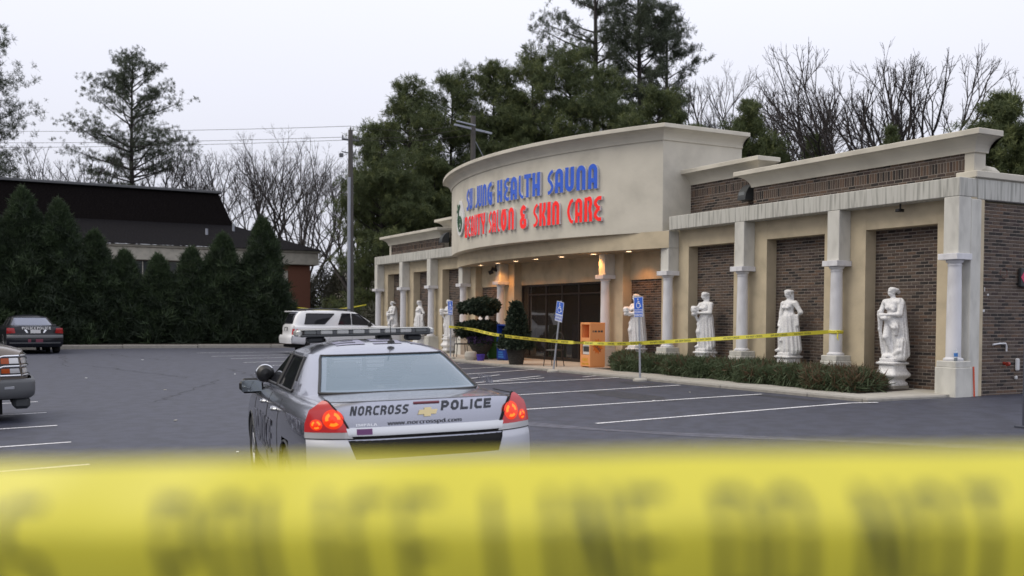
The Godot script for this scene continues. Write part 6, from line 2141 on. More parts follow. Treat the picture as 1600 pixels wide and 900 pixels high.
func build_patrol_car() -> void:
	var root := thing("police_car", "silver police sedan with light bar and red tail lamps, nearest vehicle", "police car")
	root.transform = Transform3D(car_basis(8.54, 0.025), Vector3(5.753, -0.332, 13.0))
	var c := Car.new()
	c.H = hermite
	c.p = {"length": 5.08, "half": 0.925, "bow_rear": 0.30, "bow_front": 0.55, "bow_pow": 4.0,
		"face_h": [0.2, 0.32, 0.45, 0.66, 0.775, 0.805, 0.86, 0.98, 1.05, 1.09], "face_v": [0.14, 0.05, 0.01, 0.0, 0.012, 0.035, 0.040, 0.062, 0.085, 0.115],
		"nose_h": [0.2, 0.5, 0.7, 0.8], "nose_v": [0.1, 0.0, 0.03, 0.12],
		"sv": [0.0, 0.25, 0.8, 1.5, 2.6, 3.6, 4.2, 4.8, 5.08], "sw": [0.868, 0.885, 0.91, 0.925, 0.925, 0.92, 0.915, 0.89, 0.84], "ssill": [0.24, 0.22, 0.19, 0.18, 0.18, 0.18, 0.2, 0.22, 0.26],
		"ssh": [0.965, 0.97, 0.97, 0.97, 0.955, 0.93, 0.88, 0.76, 0.66], "stop": [1.086, 1.092, 1.098, 1.10, 1.08, 1.03, 0.98, 0.85, 0.72],
		"belt": 1.045, "roof": 1.375, "crown": 0.105, "gn": 5.0, "gt": [0.0, 0.12, 0.5, 0.85, 1.0], "grear": [0.62, 0.74, 1.06, 1.38, 1.53], "gfront": [4.02, 3.86, 3.48, 3.16, 3.03], "gw": [0.815, 0.79, 0.72, 0.655, 0.62]}
	body_shell(c, root, M.paint_silver, [[1.16, 0.33, 0.365], [3.97, 0.33, 0.365]])
	for q in [[1.16, -1.0], [1.16, 1.0], [3.97, -1.0], [3.97, 1.0]]: wheel(root, Vector3(q[1] * 0.80, 0.33, -q[0]), 0.33, 0.22, q[1], M.steel)
	var rear := [Vector2(-0.665, 1.088), Vector2(0.665, 1.088), Vector2(0.545, 1.362), Vector2(-0.545, 1.362)]
	var front := [Vector2(-0.69, 1.08), Vector2(0.69, 1.08), Vector2(0.57, 1.36), Vector2(-0.57, 1.36)]
	var sides := [[Vector2(1.52, 1.07), Vector2(2.42, 1.07), Vector2(2.44, 1.35), Vector2(1.80, 1.345)], [Vector2(2.50, 1.07), Vector2(3.62, 1.06), Vector2(3.10, 1.335), Vector2(2.52, 1.35)]]
	glasshouse(c, root, M.paint_silver, rear, front, sides, M.car_glass, M.car_glass, M.tinted_glass)
	# greyish film along the edge of the rear glass
	var band := Geo.new()
	var atg := func(x, y): return c.gh_rear(x, y, 0.0015)
	sheet(band, [Vector2(-0.668, 1.086), Vector2(0.668, 1.086)], [Vector2(-0.655, 1.112), Vector2(0.655, 1.112)], 24, 3, atg, Vector3(0, 0.4, 1))
	sheet(band, [Vector2(-0.552, 1.345), Vector2(0.552, 1.345)], [Vector2(-0.545, 1.362), Vector2(0.545, 1.362)], 24, 3, atg, Vector3(0, 0.4, 1))
	sheet(band, [Vector2(-0.668, 1.086), Vector2(-0.548, 1.362)], [Vector2(-0.612, 1.11), Vector2(-0.502, 1.345)], 12, 3, atg, Vector3(0, 0.4, 1))
	sheet(band, [Vector2(0.668, 1.086), Vector2(0.548, 1.362)], [Vector2(0.612, 1.11), Vector2(0.502, 1.345)], 12, 3, atg, Vector3(0, 0.4, 1))
	put("window_band", band, mk("frit", Color(0.10, 0.11, 0.16), 0.25), root)
	cabin(c, root, [[1.45, [-0.36, 0.36]], [2.62, [-0.38, 0.38]]], 2.35)
	var at := func(o: float) -> Callable: return func(x, y): return c.tail(x, y, o)
	var B := Vector3.BACK
	# bumper skin below the lamps
	var g := Geo.new()
	var bl := [Vector2(-0.868, 0.36), Vector2(-0.868, 0.7979)]
	sheet(g, [Vector2(-0.868, 0.36), Vector2(-0.868, 0.67)], [Vector2(0.868, 0.36), Vector2(0.868, 0.67)], 10, 40, at.call(0.012), B)
	sheet(g, [Vector2(-0.868, 0.67), Vector2(-0.868, 0.814)], [Vector2(-0.545, 0.67), Vector2(-0.60, 0.814)], 8, 14, at.call(0.012), B)
	sheet(g, [Vector2(0.545, 0.67), Vector2(0.60, 0.814)], [Vector2(0.868, 0.67), Vector2(0.868, 0.814)], 8, 14, at.call(0.012), B)
	put("bumper", g, M.bumper_silver, root)
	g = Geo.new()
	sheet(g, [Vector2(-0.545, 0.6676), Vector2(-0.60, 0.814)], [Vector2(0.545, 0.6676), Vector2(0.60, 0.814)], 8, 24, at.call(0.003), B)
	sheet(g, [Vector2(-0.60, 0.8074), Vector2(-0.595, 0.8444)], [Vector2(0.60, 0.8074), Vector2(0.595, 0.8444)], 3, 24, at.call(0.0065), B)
	put("plate_recess", g, M.void_black, root)  # flat black sheets; the shade inside the recess is put into their colour
	g = Geo.new()
	sheet(g, [Vector2(-0.585, 0.8324), Vector2(-0.60, 0.8889)], [Vector2(0.585, 0.8324), Vector2(0.60, 0.8889)], 6, 40, at.call(0.020), B)
	sheet(g, [Vector2(-0.60, 0.8889), Vector2(-0.60, 0.8943)], [Vector2(0.60, 0.8889), Vector2(0.60, 0.8943)], 2, 40, func(x, y): return c.tail(x, y, 0.020 if y < 0.845 else 0.002), Vector3.UP)
	put("chrome_strip", g, M.chrome, root)
	# tail lamps: clear strip below, red lens, cores with slight emission
	for s in [-1.0, 1.0]:
		var lamp := part("tail_lamp", root)
		var inn := [Vector2(s * 0.575, 0.862), Vector2(s * 0.62, 0.9499), Vector2(s * 0.672, 1.0307), Vector2(s * 0.712, 1.08)]
		var out := [Vector2(s * 0.872, 0.862), Vector2(s * 0.868, 0.923), Vector2(s * 0.838, 1.0172), Vector2(s * 0.745, 1.086)]
		g = Geo.new()
		sheet(g, inn, out, 18, 16, at.call(0.015), B)
		put("red_lens", g, M.tail_lamp_red, lamp)
		g = Geo.new()
		sheet(g, [Vector2(s * 0.548, 0.8164), Vector2(s * 0.574, 0.8612)], [Vector2(s * 0.872, 0.8164), Vector2(s * 0.872, 0.8612)], 5, 16, at.call(0.014), B)
		put("clear_lens", g, M.lamp_clear, lamp)
		g = Geo.new()
		seam_tube(g, [Vector2(s * 0.545, 0.8121)] + inn + [Vector2(s * 0.73, 1.0911)], 30, 0.008, at.call(0.010))
		seam_tube(g, [Vector2(s * 0.55, 0.814), Vector2(s * 0.872, 0.814)], 14, 0.005, at.call(0.012))
		put("lamp_gap", g, M.void_black, lamp)
		for q in [[0.685, 0.955, 0.070, 0.018, true], [0.795, 0.915, 0.040, 0.010, true]]:
			var ring := Geo.new()
			var hot := Geo.new()
			for i in 24:
				var a0 := TAU * i / 24
				var a1 := TAU * (i + 1) / 24
				for w in 3:
					var r0: float = [q[2], q[2] * 0.72, q[2] * 0.42][w]
					var r1: float = [q[2] * 0.72, q[2] * 0.42, 0.0][w]
					var k0: float = 0.016 + 0.002 * w
					var tgt := hot if w == 1 and (i % 8 < 5) else ring
					if w == 1 and tgt == ring: pass
					tgt.quad_to(c.tail(s * q[0] + cos(a0) * r0, q[1] + sin(a0) * r0, k0), c.tail(s * q[0] + cos(a1) * r0, q[1] + sin(a1) * r0, k0), c.tail(s * q[0] + cos(a1) * r1, q[1] + sin(a1) * r1, k0 + 0.002), c.tail(s * q[0] + cos(a0) * r1, q[1] + sin(a0) * r1, k0 + 0.002), B)
			put("lamp_bowl", ring, M.tail_lamp_core, lamp)
			put("lamp_bulb", hot, M.tail_lamp_bulb, lamp)
	# boot lid lines, brake light, badge
	g = Geo.new()
	seam_tube(g, [Vector2(-0.72, 1.078), Vector2(-0.45, 1.081), Vector2(0.45, 1.081), Vector2(0.72, 1.078)], 30, 0.004, at.call(0.0))
	put("boot_crease", g, M.paint_grey, root)
	g = Geo.new()
	for s in [-1.0, 1.0]:
		var pts := PackedVector3Array()
		var rad := PackedFloat32Array()
		for i in 12:
			var t := i / 11.0
			pts.append(c.place(s * lerpf(0.725, 0.70, t), lerpf(1.084, 1.088, t), lerpf(0.0, 0.55, t)) + Vector3.UP * 0.006)
			rad.append(0.004)
		g.tube(pts, rad, 4)
	put("boot_gap", g, M.void_black, root)
	g = Geo.new()
	sheet(g, [Vector2(-0.10, 1.046), Vector2(0.10, 1.046)], [Vector2(-0.10, 1.062), Vector2(0.10, 1.062)], 12, 4, at.call(0.006), B)
	seam_tube(g, [Vector2(-0.10, 1.054), Vector2(0.10, 1.054)], 10, 0.010, at.call(0.002))
	put("brake_light", g, mk("brake_lens", Color(0.16, 0.03, 0.045), 0.25), root)
	var badge := Geo.new()
	var bp := PackedVector2Array([Vector2(-0.074, -0.016), Vector2(-0.028, -0.016), Vector2(-0.028, -0.032), Vector2(0.024, -0.032), Vector2(0.024, -0.016), Vector2(0.064, -0.016), Vector2(0.078, 0.018), Vector2(0.030, 0.018), Vector2(0.030, 0.034), Vector2(-0.022, 0.034), Vector2(-0.022, 0.018), Vector2(-0.060, 0.018)])
	badge.slab(bp, Transform3D(Basis(Vector3.RIGHT, -0.18), c.tail(0.0, 0.985, 0.014)), 0.012)
	put("badge", badge, M.gold, root)
	# lettering on the boot
	var face := Geo.new()
	var word := func(text: String, u0: float, h0: float, w: float, h: float, gap: float, t: float, slant: float) -> void:
		var u := u0
		for ch in text:
			var cw := w * (0.35 if ch == "I" else 1.0)
			var k := 0
			for st in block(ch, cw, h, t):
				var u1 := u
				ribbon(face, null, st, t, func(x, y, o): return c.tail(u1 + x + slant * y, h0 + y, o), 0.004 + 0.0008 * k, 0.0)
				k += 1
			u += cw + gap
	word.call("NORCROSS", -0.575, 0.982, 0.043, 0.066, 0.0115, 0.0135, 0.25)
	word.call("POLICE", 0.105, 0.992, 0.061, 0.070, 0.0155, 0.018, 0.22)
	put("lettering", face, M.decal_dark, root)
	var small := letter_strip("lettering", "www.norcrosspd.com", 0.029, 0.002, M.decal_dark, root, c.tail(-0.02, 0.918, 0.010), Basis(Vector3.RIGHT, -0.16), false)
	small.scale = Vector3(1.45, 1, 1)
	var imp := letter_strip("model_badge", "IMPALA", 0.019, 0.004, M.chrome, root, c.tail(-0.46, 0.912, 0.008), Basis(Vector3.UP, -0.06) * Basis(Vector3.RIGHT, -0.16))
	imp.scale = Vector3(1.6, 1, 1)
	g = Geo.new()
	sheet(g, [Vector2(-0.53, 0.842), Vector2(-0.53, 0.884)], [Vector2(-0.42, 0.842), Vector2(-0.42, 0.884)], 3, 4, at.call(0.023), B)
	put("sticker", g, M.sticker_purple, root)
	# numbers on the roof, laid flat
	face = Geo.new()
	var u := -0.36
	for ch in "955":
		for st in block(ch, 0.26, 0.34, 0.07):
			var u1 := u
			var dense := PackedVector2Array()
			for i in st.size() - 1:
				for m in 4: dense.append(st[i].lerp(st[i + 1], m / 4.0))
			dense.append(st[st.size() - 1])
			ribbon(face, null, dense, 0.07, func(x, y, o): return Vector3(u1 + x, c.p.roof + c.p.crown * (1.0 - pow(pow(pow(absf(u1 + x) / 0.62, 5.0) + pow(absf(1.80 + y - 2.28) / 0.75, 5.0), 0.2), 2.6)) + o, -(1.80 + y)), 0.004, 0.0)
		u += 0.34
	put("lettering", face, M.decal_roof, root)
	# side lettering
	for s in [-1.0, 1.0]:
		var RB := Basis(Vector3.UP, PI / 2 * s)
		letter_strip("lettering", "POLICE", 0.30, 0.003, M.decal_ghost, root, c.flank(2.75, 0.62, s, 0.006), RB)
		letter_strip("lettering", "EMERGENCY", 0.10, 0.003, M.decal_ghost, root, c.flank(0.72, 0.88, s, 0.012), RB)
		letter_strip("lettering", "DIAL 911", 0.07, 0.003, M.decal_ghost, root, Vector3(s * 0.81, 1.14, -1.12), RB * Basis(Vector3.RIGHT, -0.35))
		g = Geo.new()
		for q in [[1.62, 2.46], [2.48, 3.55]]:
			var fl := func(x, y): return c.flank(x, y, s, -0.001)
			seam_tube(g, [Vector2(q[0] + (0.0 if q[0] > 2 else 0.05), 1.0), Vector2(q[0], 0.55), Vector2(q[0] + 0.05, 0.26), Vector2(q[1] - 0.05, 0.26), Vector2(q[1], 0.6), Vector2(q[1], 0.98)], 40, 0.004, fl, 4)
		put("door_gap", g, M.void_black, root)
		for v in [1.78, 2.66]:
			g = Geo.new()
			g.tube(PackedVector3Array([c.flank(v, 0.90, s, 0.0), c.flank(v + 0.02, 0.90, s, 0.035), c.flank(v + 0.17, 0.90, s, 0.035), c.flank(v + 0.19, 0.90, s, 0.0)]), PackedFloat32Array([0.013, 0.016, 0.016, 0.013]), 8)
			put("door_handle", g, M.chrome, root)
		# mirror
		var mir := part("mirror", root, Vector3(s * 0.96, 0.985, -3.36))
		g = Geo.new()
		g.box(Vector3(0, 0.02, -0.05), Vector3(0.24, 0.155, 0.12), 0.05)
		g.box(Vector3(-s * 0.16, -0.03, -0.03), Vector3(0.14, 0.05, 0.07), 0.015)
		put("housing", g, M.black, mir)
		g = Geo.new()
		g.box(Vector3(0, 0.02, 0.012), Vector3(0.20, 0.115, 0.006), 0.002)
		put("mirror_glass", g, mk("mirror_glass", Color(0.25, 0.28, 0.30), 0.05, 0.8), mir)
	var spot := part("spot_lamp", root, Vector3(-0.83, 1.13, -3.30))
	g = Geo.new()
	g.lathe(PackedVector2Array([Vector2(0, -0.1), Vector2(0.055, -0.085), Vector2(0.085, -0.04), Vector2(0.09, 0.03), Vector2(0.08, 0.045), Vector2(0, 0.04)]), 20, Transform3D(Basis(Vector3.RIGHT, -PI / 2), Vector3.ZERO))
	put("housing", g, M.black, spot)
	g = Geo.new()
	g.lathe(PackedVector2Array([Vector2(0.088, -0.005), Vector2(0.096, 0.0), Vector2(0.096, 0.035), Vector2(0.086, 0.04)]), 20, Transform3D(Basis(Vector3.RIGHT, -PI / 2), Vector3.ZERO))
	g.rod(Vector3(0, -0.05, -0.02), Vector3(0.12, -0.17, -0.05), 0.012)
	put("rim", g, M.chrome, spot)
	# roof antenna
	g = Geo.new()
	g.lathe(PackedVector2Array([Vector2(0.035, 0), Vector2(0.03, 0.02), Vector2(0.012, 0.03), Vector2(0.008, 0.05)]), 12, Transform3D(Basis.IDENTITY, Vector3(0.12, 1.455, -1.72)))
	g.rod(Vector3(0.12, 1.48, -1.72), Vector3(0.12, 1.66, -1.74), 0.005, 6, 0.003)
	put("antenna", g, M.black, root)
	# light bar across the roof
	var bar := part("light_bar", root, Vector3(0.02, 1.548, -2.42))
	bar.scale = Vector3(0.955, 0.84, 1)
	g = Geo.new()
	g.box(Vector3(0, -0.03, 0), Vector3(1.30, 0.028, 0.28), 0.01)
	g.box(Vector3(-0.5, -0.075, 0), Vector3(0.16, 0.07, 0.14), 0.02)
	g.box(Vector3(0.5, -0.075, 0), Vector3(0.16, 0.07, 0.14), 0.02)
	g.box(Vector3(0.2, -0.07, 0), Vector3(0.14, 0.06, 0.12), 0.02)
	put("bar_base", g, M.plastic_dark, bar)
	g = Geo.new()
	g.box(Vector3(0, 0.037, 0), Vector3(1.29, 0.012, 0.27), 0.005)
	put("bar_cover", g, M.lens_clear, bar)
	for k in 8:
		var x := -0.56 + 0.16 * k
		g = Geo.new()
		g.box(Vector3(x, 0.007, 0.0), Vector3(0.118, 0.046, 0.26), 0.008)
		put("lens", g, M.lens_smoke if k == 0 or k == 7 else M.lens_clear, bar)
		var lines := Geo.new()
		if k > 0 and k < 7:
			for i in 9: lines.box(Vector3(x - 0.044 + 0.011 * i, 0.006, 0.131), Vector3(0.004, 0.036, 0.004))
			put("lens_ribs", lines, M.lamp_clear, bar)
		g = Geo.new()
		g.box(Vector3(x + 0.08, 0.006, 0.0), Vector3(0.038, 0.044, 0.25), 0.004)
		put("lens_divider", g, M.plastic_grey, bar)
	for s in [-1.0, 1.0]:
		g = Geo.new()
		g.box(Vector3(s * 0.665, 0.0, 0.0), Vector3(0.06, 0.075, 0.25), 0.02)
		put("end_cap", g, M.lens_clear, bar)

func build_far_sedan() -> void:
	var root := thing("police_car", "black patrol sedan parked nose to the conifers at the far left", "police car")
	root.transform = Transform3D(car_basis(-3.5, 0.0), Vector3(-28.3, -0.10, 13.75))
	var c := Car.new()
	c.H = hermite
	c.p = {"length": 5.38, "half": 0.985, "bow_rear": 0.20, "bow_front": 0.4, "bow_pow": 4.0,
		"face_h": [0.2, 0.32, 0.5, 0.66, 0.70, 0.9, 1.03], "face_v": [0.14, 0.04, 0.0, 0.01, 0.05, 0.07, 0.12],
		"nose_h": [0.2, 0.5, 0.7, 0.85], "nose_v": [0.1, 0.0, 0.03, 0.1],
		"sv": [0.0, 0.3, 1.0, 2.0, 3.6, 4.6, 5.38], "sw": [0.96, 0.97, 0.985, 0.985, 0.98, 0.97, 0.92], "ssill": [0.26, 0.24, 0.2, 0.19, 0.19, 0.2, 0.26],
		"ssh": [0.93, 0.94, 0.96, 0.95, 0.93, 0.88, 0.74], "stop": [1.03, 1.045, 1.06, 1.06, 1.02, 0.96, 0.84],
		"belt": 1.01, "roof": 1.36, "crown": 0.09, "gn": 5.0, "gt": [0.0, 0.15, 0.6, 1.0], "grear": [0.95, 1.06, 1.42, 1.75], "gfront": [4.0, 3.85, 3.4, 3.0], "gw": [0.84, 0.81, 0.72, 0.64]}
	body_shell(c, root, M.paint_black, [[1.25, 0.34, 0.38], [4.17, 0.34, 0.38]])
	for q in [[1.25, -1.0], [1.25, 1.0], [4.17, -1.0], [4.17, 1.0]]: wheel(root, Vector3(q[1] * 0.85, 0.34, -q[0]), 0.34, 0.23, q[1], M.steel)
	var rear := [Vector2(-0.72, 1.05), Vector2(0.72, 1.05), Vector2(0.56, 1.345), Vector2(-0.56, 1.345)]
	glasshouse(c, root, M.paint_black, rear, [Vector2(-0.7, 1.04), Vector2(0.7, 1.04), Vector2(0.58, 1.34), Vector2(-0.58, 1.34)], [[Vector2(1.7, 1.04), Vector2(2.6, 1.04), Vector2(2.6, 1.32), Vector2(1.95, 1.32)], [Vector2(2.66, 1.04), Vector2(3.7, 1.03), Vector2(3.15, 1.31), Vector2(2.66, 1.32)]], M.patrol_glass, M.tinted_glass, M.tinted_glass)
	var at := func(o: float) -> Callable: return func(x, y): return c.tail(x, y, o)
	var B := Vector3.BACK
	for s in [-1.0, 1.0]:
		var g := Geo.new()
		sheet(g, [Vector2(s * 0.66, 0.78), Vector2(s * 0.70, 0.96)], [Vector2(s * 0.945, 0.76), Vector2(s * 0.93, 0.96)], 8, 8, at.call(0.014), B)
		put("tail_lamp", g, M.lamp_red_unlit, root)
		g = Geo.new()
		sheet(g, [Vector2(s * 0.30, 0.79), Vector2(s * 0.38, 0.90)], [Vector2(s * 0.245, 0.79), Vector2(s * 0.30, 0.90)], 4, 4, at.call(0.012), B)
		put("chrome_trim", g, M.chrome, root)
		g = Geo.new()
		g.box(Vector3(s * 1.06, 1.0, -3.5), Vector3(0.22, 0.15, 0.12), 0.04)
		put("mirror", g, M.black, root)
	var g := Geo.new()
	sheet(g, [Vector2(-0.17, 0.775), Vector2(-0.17, 0.90)], [Vector2(0.17, 0.775), Vector2(0.17, 0.90)], 3, 4, at.call(0.014), B)
	put("number_plate", g, M.plate_white, root)
	g = Geo.new()
	sheet(g, [Vector2(-0.93, 0.60), Vector2(-0.93, 0.69)], [Vector2(0.93, 0.60), Vector2(0.93, 0.69)], 5, 30, at.call(0.03), B)
	sheet(g, [Vector2(-0.85, 0.40), Vector2(-0.85, 0.45)], [Vector2(0.85, 0.40), Vector2(0.85, 0.45)], 3, 30, at.call(0.02), B)
	put("bumper", g, M.plastic_grey, root)
	g = Geo.new()
	sheet(g, [Vector2(-0.26, 0.44), Vector2(-0.26, 0.56)], [Vector2(-0.16, 0.44), Vector2(-0.16, 0.56)], 3, 3, at.call(0.02), B)
	sheet(g, [Vector2(0.0, 0.44), Vector2(0.0, 0.56)], [Vector2(0.24, 0.44), Vector2(0.24, 0.56)], 3, 3, at.call(0.02), B)
	put("sticker", g, mk("sticker_maroon", Color(0.17, 0.035, 0.06), 0.5), root)
	letter_strip("lettering", "POLICE", 0.10, 0.003, M.plate_white, root, c.tail(-0.22, 0.955, 0.016), Basis(Vector3.RIGHT, -0.3))
	letter_strip("lettering", "POLICE", 0.10, 0.003, M.plate_white, root, c.tail(0.28, 0.955, 0.016), Basis(Vector3.RIGHT, -0.3))

func build_suv() -> void:
	var root := thing("white_suv", "white sport utility vehicle with dark windows parked beyond the light bar", "car")
	root.transform = Transform3D(car_basis(92.0, 0.0).scaled(Vector3.ONE * 0.96), Vector3(-25.42, -0.06, 5.35))
	var c := Car.new()
	c.H = hermite
	c.p = {"length": 4.80, "half": 0.94, "bow_rear": 0.13, "bow_front": 0.35, "bow_pow": 5.0,
		"face_h": [0.3, 0.42, 0.6, 0.70, 0.72, 1.0, 1.15], "face_v": [0.12, 0.02, 0.0, 0.02, 0.09, 0.10, 0.14],
		"nose_h": [0.3, 0.6, 0.9, 1.05], "nose_v": [0.08, 0.0, 0.03, 0.12],
		"sv": [0.0, 0.4, 1.2, 2.4, 3.6, 4.3, 4.80], "sw": [0.925, 0.935, 0.94, 0.94, 0.94, 0.93, 0.88], "ssill": [0.42, 0.38, 0.34, 0.34, 0.34, 0.36, 0.42],
		"ssh": [1.08, 1.08, 1.08, 1.08, 1.06, 1.0, 0.86], "stop": [1.13, 1.13, 1.13, 1.13, 1.12, 1.10, 0.98],
		"belt": 1.09, "roof": 1.66, "crown": 0.07, "gn": 7.0, "gt": [0.0, 0.5, 0.85, 1.0], "grear": [0.14, 0.24, 0.33, 0.42], "gfront": [3.72, 3.28, 2.95, 2.78], "gw": [0.87, 0.80, 0.73, 0.69]}
	body_shell(c, root, M.paint_white, [[1.05, 0.38, 0.43], [3.84, 0.38, 0.43]])
	for q in [[1.05, -1.0], [1.05, 1.0], [3.84, -1.0], [3.84, 1.0]]: wheel(root, Vector3(q[1] * 0.81, 0.38, -q[0]), 0.38, 0.25, q[1], M.alloy)
	var sides := [[Vector2(0.62, 1.17), Vector2(1.42, 1.17), Vector2(1.85, 1.59), Vector2(0.72, 1.59)], [Vector2(1.98, 1.16), Vector2(2.50, 1.16), Vector2(2.50, 1.60), Vector2(2.16, 1.60)], [Vector2(2.56, 1.16), Vector2(3.44, 1.14), Vector2(2.86, 1.58), Vector2(2.56, 1.60)]]
	glasshouse(c, root, M.paint_white, [Vector2(-0.62, 1.19), Vector2(0.62, 1.19), Vector2(0.54, 1.56), Vector2(-0.54, 1.56)], [Vector2(-0.74, 1.14), Vector2(0.74, 1.14), Vector2(0.6, 1.6), Vector2(-0.6, 1.6)], sides, M.tinted_glass, M.car_glass, M.tinted_glass)
	var at := func(o: float) -> Callable: return func(x, y): return c.tail(x, y, o)
	for s in [-1.0, 1.0]:
		var lamp := part("tail_lamp", root)
		var g := Geo.new()
		sheet(g, [Vector2(s * 0.76, 0.76), Vector2(s * 0.80, 0.98)], [Vector2(s * 0.932, 0.76), Vector2(s * 0.925, 0.98)], 8, 8, at.call(0.012), Vector3.BACK)
		sheet(g, [Vector2(0.08, 0.76), Vector2(0.10, 0.98)], [Vector2(0.34, 0.76), Vector2(0.20, 0.98)], 6, 6, func(x, y): return c.flank(x, y, s, 0.012), Vector3(s, 0, 0))
		put("red_lens", g, mk("lamp_red_bright", Color(0.50, 0.012, 0.03), 0.15), lamp)
		g = Geo.new()
		sheet(g, [Vector2(s * 0.80, 0.981), Vector2(s * 0.83, 1.12)], [Vector2(s * 0.925, 0.981), Vector2(s * 0.90, 1.10)], 6, 6, at.call(0.012), Vector3.BACK)
		put("clear_lens", g, M.lamp_clear, lamp)
		g = Geo.new()
		g.tube(PackedVector3Array([Vector3(s * 0.60, 1.70, -0.7), Vector3(s * 0.60, 1.775, -0.85), Vector3(s * 0.60, 1.775, -2.5), Vector3(s * 0.60, 1.70, -2.7)]), PackedFloat32Array([0.02, 0.024, 0.024, 0.02]), 6)
		put("roof_rail", g, M.plastic_dark, root)
		g = Geo.new()
		g.box(Vector3(s * 1.03, 1.17, -3.22), Vector3(0.20, 0.20, 0.12), 0.04)
		put("mirror", g, M.black, root)
	var g := Geo.new()
	g.rod(Vector3(-0.6, 1.775, -1.1), Vector3(0.6, 1.775, -1.1), 0.018)
	g.rod(Vector3(-0.6, 1.775, -2.1), Vector3(0.6, 1.775, -2.1), 0.018)
	put("roof_bars", g, M.plastic_dark, root)
	g = Geo.new()
	g.box(Vector3(0, 1.665, -0.30), Vector3(1.16, 0.05, 0.26), 0.018)
	put("spoiler", g, M.paint_white, root)
	g = Geo.new()
	sheet(g, [Vector2(-0.90, 0.42), Vector2(-0.92, 0.70)], [Vector2(0.90, 0.42), Vector2(0.92, 0.70)], 8, 30, at.call(0.05), Vector3.BACK)
	sheet(g, [Vector2(-0.92, 0.70), Vector2(-0.92, 0.708)], [Vector2(0.92, 0.70), Vector2(0.92, 0.708)], 2, 30, func(x, y): return c.tail(x, y, 0.05 if y < 0.704 else -0.03), Vector3.UP)
	put("bumper", g, M.paint_white, root)
	g = Geo.new()
	sheet(g, [Vector2(-0.26, 0.90), Vector2(-0.26, 1.05)], [Vector2(0.26, 0.90), Vector2(0.26, 1.05)], 3, 6, at.call(0.008), Vector3.BACK)
	put("plate_recess", g, M.plastic_dark, root)
	g = Geo.new()
	sheet(g, [Vector2(-0.15, 0.90), Vector2(-0.15, 1.02)], [Vector2(0.15, 0.90), Vector2(0.15, 1.02)], 3, 6, at.call(0.013), Vector3.BACK)
	put("number_plate", g, M.plate_white, root)
	g = Geo.new()
	for s in [-1.0, 1.0]:
		var fl := func(x, y): return c.flank(x, y, s, -0.001)
		seam_tube(g, [Vector2(1.62, 1.06), Vector2(1.62, 0.62), Vector2(1.5, 0.42), Vector2(3.5, 0.42), Vector2(3.55, 1.04)], 40, 0.004, fl, 4)
		seam_tube(g, [Vector2(2.53, 1.06), Vector2(2.53, 0.42)], 10, 0.004, fl, 4)
	put("door_gap", g, M.void_black, root)

